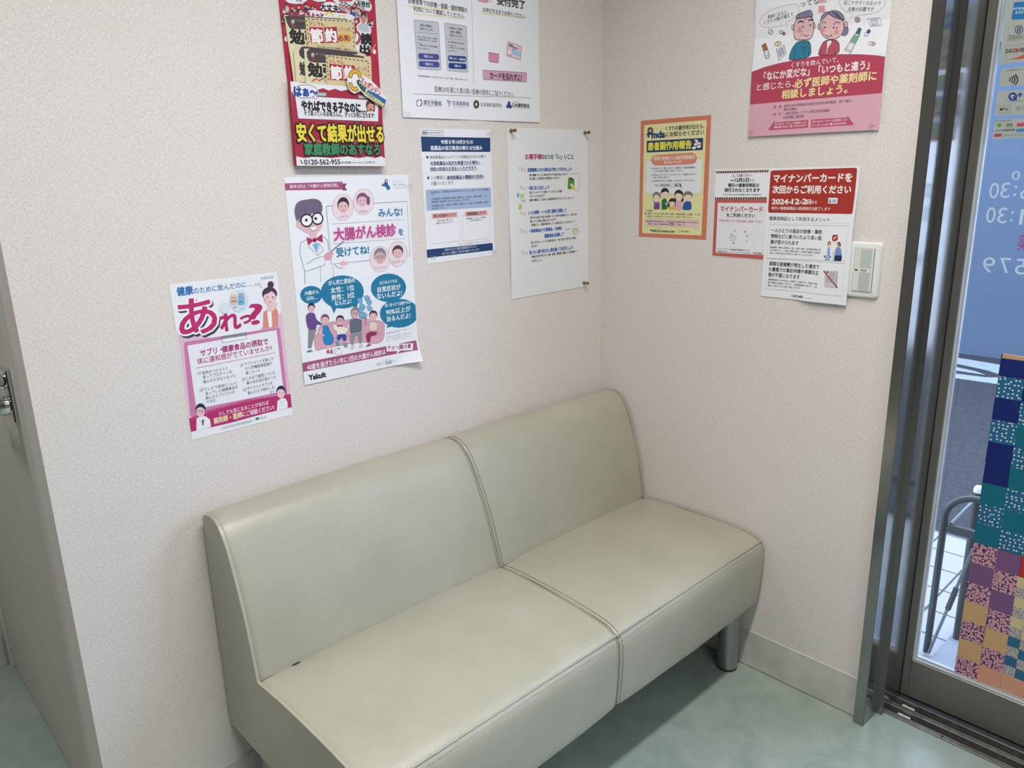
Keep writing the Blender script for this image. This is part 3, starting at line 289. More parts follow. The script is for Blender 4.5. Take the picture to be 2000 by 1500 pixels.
"are":{"name":"are","wall":"A","c":-1.0951,"z":0.983,"w":0.21,"h":0.297,"tilt":0.0084,"items":[["p","clipboard_picture","#e3bfd5",[-103.2,66.6,-88.1,55,-36.6,38.1,14.3,31.7,54.6,39.4,82,56.9,109.9,69.9,105,-132.9,100.9,-131.1,-104.4,-105.8]],["q","clipboard_picture","#cd80ab",[-94.6,40.4,97.7,38.4,98.2,-105.5,-102,-104.7],5.7],["p","clipboard_picture","#eceef5",[-88.6,32.9,90.3,33.5,90.5,-94.8,-88.8,-90.2]],["p","clipboard_picture","#4a4d58",[-22.6,39.4,27.4,39.3,26.7,26.2,-23.4,26.1]],["p","clipboard_picture","#f1f1f5",[-21.7,38.6,26.6,38.5,25.9,27,-22.6,26.9]],["p","clipboard_picture","#8c8d96",[-21.7,38.6,26.6,38.5,26.1,33,-21.9,33.9]],["t","heading_lettering","#3a79b4","健康",-78.6,133.9,29.1,15.9,0.0,0.04],["t","heading_lettering","#3a79b4","のために飲んだのに…",-6.3,131.7,113.1,11.4,0.0,0.02],["t","heading_lettering","#3d4450","あ",-60,79.9,70.5,69,0.0,0.05],["t","heading_lettering","#f6f4f8","あ",-62.5,84.4,70.3,67.7,0.0,0.06],["t","heading_lettering","#c22e72","あ",-62.5,84.4,70.3,67.7,0.0,0.02],["t","heading_lettering","#b92a6c","れ",-1.8,66.5,38.7,36.1,0.0,0.04],["t","heading_lettering","#b92a6c","っ",29.8,68.1,21.3,24.8,0.0,0.05],["t","heading_lettering","#b92a6c","?",52,71.9,24.9,39.3,0.0,0.02],["e","illustration","#d3e2ef",[20,102,19.5,-2.7,-2.8,-21.3]],["e","illustration","#d9e5f0",[-9.7,92.2,10.3,-1.5,-1.4,-10.5]],["q","illustration","#dcc0b0",[4.4,114.7,16.8,114.2,14.8,95.2,2.8,96.2],2.3],["p","illustration","#cfae9c",[4.1,110.8,16.5,110,16.1,106.8,3.9,107.5]],["q","illustration","#efe6e0",[6,119.8,16.8,119.4,16.6,114.2,5.5,114.8],1.2],["p","illustration","#a86a58",[3.9,104.3,15.7,103.6,15.3,101.3,3.8,101.9]],["q","illustration","#8ab4d6",[18.6,111.6,32,111,31.1,92.9,17.4,93.4],2.3],["q","illustration","#a8aeb8",[20.2,116.6,31.2,116.1,31.5,110.8,20,111.4],1.2],["p","illustration","#3a76a8",[19.6,100.7,27,100.6,26.9,98.2,19.5,98.3]],["s","illustration","#8a5a50",[6.5,89.8,13.8,91.1],1.6],["s","illustration","#9fb8d0",[20.3,85.9,30.7,86.3],1.4],["s","illustration","#666a78",[55.8,126.1,59.5,131.6,62.4,127.2,61,124.5,65.9,131.5,68.9,127.6,66.9,124.3,70.4,120],1.0],["p","illustration","#df8f84",[67.2,73.3,77,77.6,89.8,82.6,97.9,71.2,94.3,40.2,61.8,40.6]],["p","illustration","#f4f2f4",[74.4,73.2,84.1,73.2,81.6,41.5,74.9,40.9]],["p","illustration","#efc9ce",[79.3,91.4,91.2,89.7,94.1,82,84.9,79.7,83.5,72.6,75.9,73]],["p","illustration","#efc9ce",[84.5,80.9,92.5,89.5,98.8,88.7,97.4,81.5,87.9,73.1,84.1,73.2]],["e","illustration","#4b3650",[88.8,124.9,6.7,-0.8,-0.9,-6.9]],["e","illustration","#4b3650",[84.5,107.1,15.7,-2.1,-1.7,-13.8]],["p","illustration","#efc9ce",[71.2,107,81,108.5,89.1,113,96.8,103.5,97,95,90.7,85.4,81.6,83.8,73.5,89.3,70.5,97.4]],["e","illustration","#4b3650",[78.8,101.6,1.2,-0.17,-0.18,-1.4]],["e","illustration","#4b3650",[90,100.1,1.3,-0.17,-0.18,-1.4]],["s","illustration","#8a4a50",[79.2,90.9,82.9,91.8,86.2,89.9],1.0],["e","illustration","#e8a8a8",[74.5,97.4,3,-0.4,-0.3,-2.1]],["e","illustration","#e8a8a8",[92.1,96.4,3,-0.4,-0.3,-2.2]],["t","lettering","#666a74","東京都委託事業",83.3,139.2,25.8,3.6,0.0,0],["s","lettering","#b8bac4",[67.6,141.3,96.6,142.2,97.5,137.3,68.5,136.5,67.6,141.3],0.5],["t","lettering","#b02c78","サプリ・",-46.1,14.6,41.1,12.5,0.0,0.03],["t","lettering","#b02c78","健康食品の摂取で",22.2,14.1,94.3,12.8,0.0,0.03],["t","lettering","#b83a80","体に違和感がでていませんか?",0.7,-0.07,150.8,11.8,0.0,0.02],["s","lettering","#d295b7",[-79.4,-12.3,81.1,-11.6],1.6],["t","lettering","#41424e","筋肉をつけようと",-43.3,-24,50.1,6.8,0.0,0.01],["t","lettering","#41424e","思ってプロテインを",-39.8,-32.3,57.5,6.8,0.0,0.01],["t","lettering","#41424e","飲んだらダルくなった",-37.2,-41.2,63.3,6.8,0.0,0.01],["t","lettering","#41424e","テレビで身体にいいと",-36.7,-56.3,64.3,6.8,0.0,0.01],["t","lettering","#41424e","言っていた健康食品を",-36.1,-64.6,64.7,6.8,0.0,0.01],["t","lettering","#41424e","飲んだらブツブツが",-39.9,-73.4,57.5,6.8,0.0,0.01],["t","lettering","#41424e","できた",-59.3,-81.7,18.4,6.8,0.0,0.01],["t","lettering","#41424e","サプリメントを飲んで",46.1,-22.9,60.7,7,0.0,0.01],["t","lettering","#41424e","から肝機能検査値が",44.3,-31.9,57,7,0.0,0.01],["t","lettering","#41424e","高くなった",30.8,-41.1,29.5,7,0.0,0.01],["t","lettering","#41424e","これまで服用していた",46.4,-52.5,61.7,7.1,0.0,0.01],["t","lettering","#41424e","薬の効き目が変わった",46.4,-61.3,63.1,7.1,0.0,0.01],["t","lettering","#41424e","ダイエットサプリを",41.8,-72.3,53.9,7.1,0.0,0.01],["t","lettering","#41424e","飲んだら下痢をした",43.4,-81.9,57.6,7.1,0.0,0.01],["t","lettering","#41424e","など",66.2,-90.8,9.8,7.2,0.0,0.01],["s","lettering","#96718e",[-77.1,-20,-71.5,-20.2,-71.6,-26,-77.2,-25.8,-77.1,-20],0.7],["s","lettering","#c3285e",[-76.5,-22,-75.1,-24.8,-71,-20.3],1.1],["s","lettering","#96718e",[-77.3,-52.6,-71.7,-52.9,-71.8,-58.8,-77.4,-58.4,-77.3,-52.6],0.7],["s","lettering","#c3285e",[-76.7,-54.6,-75.3,-57.5,-71.2,-53],1.1],["s","lettering","#96718e",[6.8,-20.4,12.8,-20.6,12.7,-26.7,6.7,-26.4,6.8,-20.4],0.7],["s","lettering","#c3285e",[7.5,-22.5,9,-25.5,13.3,-20.7],1.2],["s","lettering","#96718e",[6.8,-49.4,12.9,-49.7,12.8,-55.8,6.8,-55.5,6.8,-49.4],0.7],["s","lettering","#c3285e",[7.5,-51.5,9.1,-54.5,13.4,-49.8],1.2],["s","lettering","#96718e",[6.5,-70.6,12.6,-70.9,12.5,-77.1,6.4,-76.7,6.5,-70.6],0.7],["s","lettering","#c3285e",[7.2,-72.7,8.8,-75.8,13.1,-71.1],1.2],["p","advice_band","#b82f70",[-104.8,-105.2,-59.8,-98.3,12.4,-95.1,106.4,-104,105.6,-132.3,48,-131.2,-26.7,-133.3,-104.9,-131.8]],["s","advice_band","#e8b3cf",[-100.8,-106.7,-97.3,-106.1],0.7],["s","advice_band","#e8b3cf",[-95.1,-105.8,-91.7,-105.3],0.7],["s","advice_band","#e8b3cf",[-89.5,-105,-86,-104.5],0.7],["s","advice_band","#e8b3cf",[-83.8,-104.2,-80.3,-103.7],0.7],["s","advice_band","#e8b3cf",[-78.1,-103.4,-74.6,-103],0.7],["s","advice_band","#e8b3cf",[-72.4,-102.7,-68.9,-102.3],0.7],["s","advice_band","#e8b3cf",[-66.7,-102.1,-63.2,-101.7],0.7],["s","advice_band","#e8b3cf",[-60.9,-101.5,-57.4,-101.1],0.7],["s","advice_band","#e8b3cf",[-55.1,-100.9,-51.6,-100.6],0.7],["s","advice_band","#e8b3cf",[-49.3,-100.4,-45.8,-100.1],0.7],["s","advice_band","#e8b3cf",[-43.5,-99.9,-39.9,-99.6],0.7],["s","advice_band","#e8b3cf",[-37.7,-99.5,-34.1,-99.2],0.7],["s","advice_band","#e8b3cf",[-31.8,-99.1,-28.2,-98.9],0.7],["s","advice_band","#e8b3cf",[-25.9,-98.8,-22.3,-98.6],0.7],["s","advice_band","#e8b3cf",[-20,-98.5,-16.4,-98.3],0.7],["s","advice_band","#e8b3cf",[-14,-98.3,-10.4,-98.1],0.7],["s","advice_band","#e8b3cf",[-8.1,-98.1,-4.4,-98],0.7],["s","advice_band","#e8b3cf",[-2.1,-97.9,1.6,-97.9],0.7],["s","advice_band","#e8b3cf",[3.9,-97.8,7.6,-97.8],0.7],["s","advice_band","#e8b3cf",[10,-97.8,13.7,-97.8],0.7],["s","advice_band","#e8b3cf",[16,-97.8,19.8,-97.8],0.7],["s","advice_band","#e8b3cf",[22.1,-97.9,25.9,-97.9],0.7],["s","advice_band","#e8b3cf",[28.3,-98,32,-98.1],0.7],["s","advice_band","#e8b3cf",[34.4,-98.1,38.2,-98.2],0.7],["s","advice_band","#e8b3cf",[40.6,-98.3,44.4,-98.5],0.7],["s","advice_band","#e8b3cf",[46.8,-98.6,50.6,-98.8],0.8],["s","advice_band","#e8b3cf",[53,-98.9,56.8,-99.1],0.8],["s","advice_band","#e8b3cf",[59.2,-99.3,63.1,-99.5],0.8],["s","advice_band","#e8b3cf",[65.5,-99.7,69.4,-100],0.8],["s","advice_band","#e8b3cf",[71.8,-100.2,75.7,-100.5],0.8],["s","advice_band","#e8b3cf",[78.2,-100.7,82.1,-101.1],0.8],["s","advice_band","#e8b3cf",[84.5,-101.3,88.4,-101.7],0.8],["s","advice_band","#e8b3cf",[90.9,-101.9,94.9,-102.4],0.8],["s","advice_band","#e8b3cf",[97.4,-102.6,101.3,-103.1],0.8],["t","advice_band","#f6eef3","少しでも気になることがあれば",3.6,-110.2,104.3,9.2,0.0,0.01],["t","advice_band","#f1e4b6","薬剤師・医師",-30.9,-122,57.2,12,0.0,0.03],["t","advice_band","#f6eef3","にご相談ください!",32.2,-122.5,67.3,10.8,0.0,0.02],["p","illustration","#eef1f5",[-91.3,-108.1,-83.8,-106.1,-73.8,-108.1,-66.4,-116.7,-66.2,-131.8,-94.6,-132.1]],["e","illustration","#1f2b47",[-81.3,-93.3,9.7,-2.3,-1.7,-12.2]],["p","illustration","#efc9ce",[-89.1,-90.5,-84.9,-87.9,-78.1,-88.6,-73.3,-95,-73.7,-99.8,-76.5,-105.6,-80.8,-108.1,-85.8,-106.8,-89.1,-102.5,-90.1,-95.9]],["e","illustration","#554048",[-84.9,-95.3,0.7,-0.18,-0.17,-1.2]],["r","illustration","#554048",[-84.9,-95.3,2.5,-0.6,-0.4,-3.1],0.5,0,360],["e","illustration","#554048",[-78.5,-96.8,0.8,-0.18,-0.17,-1.2]],["r","illustration","#554048",[-78.5,-96.8,2.5,-0.6,-0.4,-3.1],0.5,0,360],["s","illustration","#554048",[-84.6,-101.2,-82.6,-102.7,-80.4,-102.2],0.5],["p","illustration","#28406e",[-81.6,-113.4,-78,-113.6,-80.1,-125.8,-81.9,-125.3]],["s","illustration","#8aa0b8",[-86.7,-110.9,-81.5,-123,-74.3,-111.6],0.7],["p","illustration","#eef1f5",[75,-111.7,83.3,-108.5,92.3,-110,96.5,-119.2,95.6,-131.4,71.2,-131.7]],["e","illustration","#26304a",[84.9,-93.8,10.1,-2.3,-1.5,-12.1]],["p","illustration","#efc9ce",[76.7,-91.2,81.1,-88.5,88.1,-89.2,93.2,-95.5,92.8,-100.3,90.1,-106.1,85.7,-108.5,80.5,-107.3,77,-103.1,75.8,-96.5]],["e","illustration","#554048",[81.2,-95.8,0.8,-0.18,-0.15,-1.2]],["e","illustration","#554048",[87.8,-97.3,0.8,-0.18,-0.15,-1.2]],["s","illustration","#554048",[81.6,-101.7,83.7,-103.1,86,-102.7],0.5],["s","illustration","#8aa0b8",[80.2,-112.3,84,-124,89.9,-113.1],0.8],["t","lettering","#5c5f6c","公益社団法人東京都薬剤師会",-14.5,-140,62,5.1,0.0,0],["s","lettering","#777a86",[19.9,-142.7,23.1,-137.2],0.7],["e","lettering","#1c7a5e",[26.3,-138,2,-0.5,-0.3,-2.2]],["e","lettering","#1c7a5e",[29.8,-138.1,2,-0.5,-0.3,-2.2]],["p","lettering","#1c7a5e",[25.7,-138.8,30.7,-139.1,28.2,-142.5]],["t","lettering","#8a8d98","東京都",40.3,-139.6,14.2,4.7,0.0,0]]},
"blue":{"name":"blue","wall":"A","c":-0.5145,"z":1.2621,"w":0.21,"h":0.297,"tilt":0.0089,"items":[["o","lettering","#4a5060",[-100,145.6,-39.1,144.8,-41,134.7,-99.8,135.1],0.7,0.7],["t","lettering","#3a3f4a","患者のみなさまへ",-70.5,140,53.7,5.4,0.0,0.02],["p","heading_banner","#1e4172",[-103.1,131.7,103.4,129.8,102.3,97.5,-102.7,99.7]],["t","heading_banner","#eef1f6","令和６年10月からの",-0.07,120.3,95.8,9.5,0.0,0.03],["t","heading_banner","#eef1f6","医薬品の自己負担の新たな仕組み",-0.02,107.3,153.8,9.6,0.0,0.03],["p","lettering","#1e4172",[-90.6,90.4,-85.5,90.3,-85.9,85,-91.1,85.1]],["p","lettering","#1e4172",[-91.5,45.8,-86.3,45.6,-86.7,40.2,-91.9,40.4]],["t","lettering","#50535c","後発医薬品(ジェネリック医薬品)があるお薬で、",4,86.8,170.8,8.4,0.0,0.01],["t","lettering","#1e4172","先発医薬品の処方を希望される場合",-10.3,74.1,140.4,8.4,0.0,0.03],["t","lettering","#50535c","は、",65,72.5,9.7,8.6,0.0,0.01],["t","lettering","#1e4172","特別の料金をお支払いいただきます。",-11.2,61.6,140.7,8.4,0.0,0.03],["s","lettering","#1e4172",[-80.9,70.6,59.6,68.5],0.7],["s","lettering","#1e4172",[-81.9,58.3,57.3,56],0.7],["t","lettering","#50535c","この機会に、",-59.1,43,46.6,8.4,0.0,0.01],["t","lettering","#1e4172","後発医薬品の積極的な利用",18.7,41.8,107.2,8.6,0.0,0.03],["t","lettering","#50535c","を",76.3,40.4,6.4,7.9,0.0,0.01],["s","lettering","#1e4172",[-35.3,38.1,72.9,36.2],0.7],["t","lettering","#50535c","お願いいたします。",-48.1,30.2,68.5,8.4,0.0,0.01],["p","notice_panel","#a9bddd",[-98.3,17.6,99.6,15.3,99.4,-31.3,-98.5,-29.4]],["t","notice_panel","#3a4762","後発医薬品は、先発医薬品と有効成分が同じで、同じように使っていただける医薬品",3.8,11,175.4,4.8,0.0,0.01],["t","notice_panel","#3a4762","です。",-77.8,5.3,10,4.6,0.0,0.01],["t","notice_panel","#3a4762","先発医薬品と後発医薬品の価格の差額の4分の1相当を、特別の料金として、",1.3,-4,169.5,4.8,0.0,0.01],["t","notice_panel","#3a4762","医療保険の患者負担と合わせてお支払いいただきます。",-24.2,-10.5,118.6,4.8,0.0,0.01],["t","notice_panel","#3a4762","先発医薬品を処方・調剤する医療上の必要があると認められる場合等は、特別の",3.7,-18.8,175.6,4.8,0.0,0.01],["t","notice_panel","#3a4762","料金は要りません。",-64.1,-24.9,40.1,4.7,0.0,0.01],["e","notice_panel","#3a4762",[-88.3,11.9,0.8,-0.04,-0.05,-0.6]],["e","notice_panel","#3a4762",[-89,-3.2,0.8,-0.04,-0.05,-0.6]],["e","notice_panel","#3a4762",[-89.7,-17.6,0.8,-0.05,-0.05,-0.6]],["s","notice_panel","#c9929c",[-91.2,-45.2,-93.7,-104.7,-4.7,-104.4,-2.5,-46.5,-91.2,-45.2],0.7],["s","notice_panel","#c9929c",[6.5,-46,3.7,-105.1,91.1,-105.9,93.2,-46.8,6.5,-46],0.8],["p","notice_panel","#e6a9a8",[-85.2,-36.4,-9.8,-37.2,-9.7,-48.3,-85,-48.2]],["p","notice_panel","#e6a9a8",[13.9,-37.6,84.2,-38.4,84.6,-49.3,14.6,-48.9]],["t","notice_panel","#40303a","新たな仕組みについて",-47.4,-41.8,62.8,7.2,0.0,0.03],["t","notice_panel","#40303a","後発医薬品について",49.9,-43.2,58.8,7.2,0.0,0.03],["t","lettering","#555864","特別の料金の対象となる",-47.5,-53,46.6,3.9,0.0,0.01],["t","lettering","#555864","医薬品の一覧などはこちらへ",-46.8,-58.8,53.3,3.9,0.0,0.01],["t","lettering","#555864","後発医薬品（ジェネリック医薬品）",48.8,-54,62.9,4,0.0,0.01],["t","lettering","#555864","に関する基本的なこと",49,-59.2,38.7,4,0.0,0.01],["t","lettering","#6a6d78","※QRコードから厚生労働省サイトの関連ページにアクセスできます。",42.3,-112.5,104.5,3.2,0.0,0],["p","closing_band","#1e4172",[-105,-115.8,99.1,-117.8,99.2,-135.4,-105.2,-134.5]],["t","closing_band","#cfd8e6","将来にわたり国民皆保険を守るため",-3.4,-121.3,98.3,5.9,0.0,0.01],["t","closing_band","#cfd8e6","皆さまのご理解とご協力をお願いいたします",-3.2,-129.4,114.4,5.9,0.0,0.01]]},
"pin":{"name":"pin","wall":"A","c":-0.2075,"z":1.2076,"w":0.297,"h":0.42,"tilt":0.0013,"items":[["t","heading_lettering","#b0496c","お薬手帳",-59.2,141.6,59.3,13.2,0.0,0.04],["t","heading_lettering","#2b6b5b","の5つの「い」いこと",30.9,141.2,119.1,13,0.0,0.04],["t","lettering","#b9505e","「い」",-98.9,111,21.4,11,0.0,0.01],["t","lettering","#b9505e","「い」",-99.5,66.3,19.4,11.2,0.0,0.01],["t","lettering","#b9505e","「い」",-100.4,4.5,19.3,11.6,0.0,0.01],["t","lettering","#b9505e","「い」",-101,-41,21.8,11.8,0.0,0.01],["t","lettering","#b9505e","「い」",-100.1,-95.4,20.7,12.1,0.0,0.01],["t","lettering","#2a66b8","医療機関にかかる時は必ず持って行きましょう",1.6,109.6,163.7,9.2,0.0,0.05],["t","lettering","#2a66b8","一冊にまとめましょう",-43.1,65.1,77.4,9.3,0.0,0.05],["t","lettering","#2a66b8","いつも携帯・いつも同じ場所に保管して",-10.4,3.9,142.6,9.7,0.0,0.05],["t","lettering","#2a66b8","一般医薬品(OTC医薬品、大衆薬)・",-17.4,-42.5,129,9.9,0.0,0.05],["t","lettering","#2a66b8","健康食品も記録して",12.5,-58.1,74,10,0.0,0.05],["t","lettering","#2a66b8","言いたい事や伝えたい事を書いておきましょう",0.8,-96.3,165.4,10.2,0.0,0.05],["t","lettering","#34353c","薬の重複やよくない飲み合わせを未然に防止できます",-3,96.9,144,6,0.0,0.03],["t","lettering","#34353c","同じ薬による副作用の再発防止できます",-20.1,88,108.6,6,0.0,0.03],["t","lettering","#34353c","飲んでいるすべての薬を一つにまとめて記録",-15.3,53.9,120.5,6.1,0.0,0.03],["t","lettering","#34353c","することが大切です",-48.5,44.6,54.8,6,0.0,0.03],["t","lettering","#34353c","病院や薬局ごとに別々のお薬手帳を作らないようにしましょう",8.8,35.2,169.8,6.2,0.0,0.03],["t","lettering","#34353c","旅行や外出先で急に具合悪くなった時や災害時などに、あなたが",14.3,-8.8,179.3,6.3,0.0,0.03],["t","lettering","#34353c","飲んでいる薬を正確に伝えられます",-27.6,-18.1,96.1,6.3,0.0,0.03],["t","lettering","#34353c","ご家族にも、お薬手帳を持っている事を知らせておきましょう",9.8,-27.5,168.7,6.4,0.0,0.03],["t","lettering","#34353c","思いがけない、よくない組み合わせ・食べ合わせが見つかる事が",12.3,-71.7,174.6,6.5,0.0,0.03],["t","lettering","#34353c","あります",-63,-81.5,22,6.4,0.0,0.03],["t","lettering","#34353c","体調の変化や気になった事、医師・薬剤師に相談したい事を書いて",14.3,-108.1,176.3,6.6,0.0,0.03],["t","lettering","#34353c","おきましょう",-56,-118.8,34.6,6.5,0.0,0.03],["s","illustration","#5a5d66",[77.2,92.2,77.2,97.1,114.2,98.1,114.7,55.1,94,55.3],1.0],["p","illustration","#4c8c3e",[70,86.9,81.1,88.5,93.8,83.2,94,57.1,67.6,58.7]],["p","illustration","#2f6428",[70,86.9,81.1,88.5,93.8,83.2,83.1,81.7]],["p","illustration","#e4d442",[82.2,67.5,94.9,68.6,94.5,58.4,81.7,57.6]],["p","illustration","#cfe0ea",[77.3,71.3,87,72.6,87.1,66.1,78.3,65.1]],["p","illustration","#7eb0d8",[-120.3,54,-112.3,54.9,-112.8,43.6,-120.3,43.4]],["p","illustration","#bed892",[-110.8,50.7,-95.6,53.1,-95.2,41.7,-109.4,40.5]],["s","illustration","#7a7d86",[-105.2,36.5,-89.1,37],0.9],["s","illustration","#7a7d86",[-105.3,34.1,-89.2,34.6],0.9],["s","illustration","#7a7d86",[-105.4,31.7,-89.3,32.2],0.9],["p","illustration","#cbc972",[-114.5,25.8,-103.3,27.1,-103.8,14.4,-114.5,13.7]],["s","illustration","#6a6d50",[-113.6,25.7,-113.6,13.7],1.1],["e","illustration","#ccd5b0",[96.9,-53.9,12.1,-0.8,0.07,-8.9]],["r","illustration","#7f8a68",[96.9,-53.9,12.1,-0.8,0.07,-8.9],0.8,0,360],["e","illustration","#e5e2b8",[97.9,-56.6,6.6,-0.4,0.04,-4.6]],["s","illustration","#8a9478",[94.2,-36.4,104.3,-38.6,107.9,-45.4],0.8],["s","illustration","#9aa0a8",[55.9,-48,76.8,-46.1],2]]},
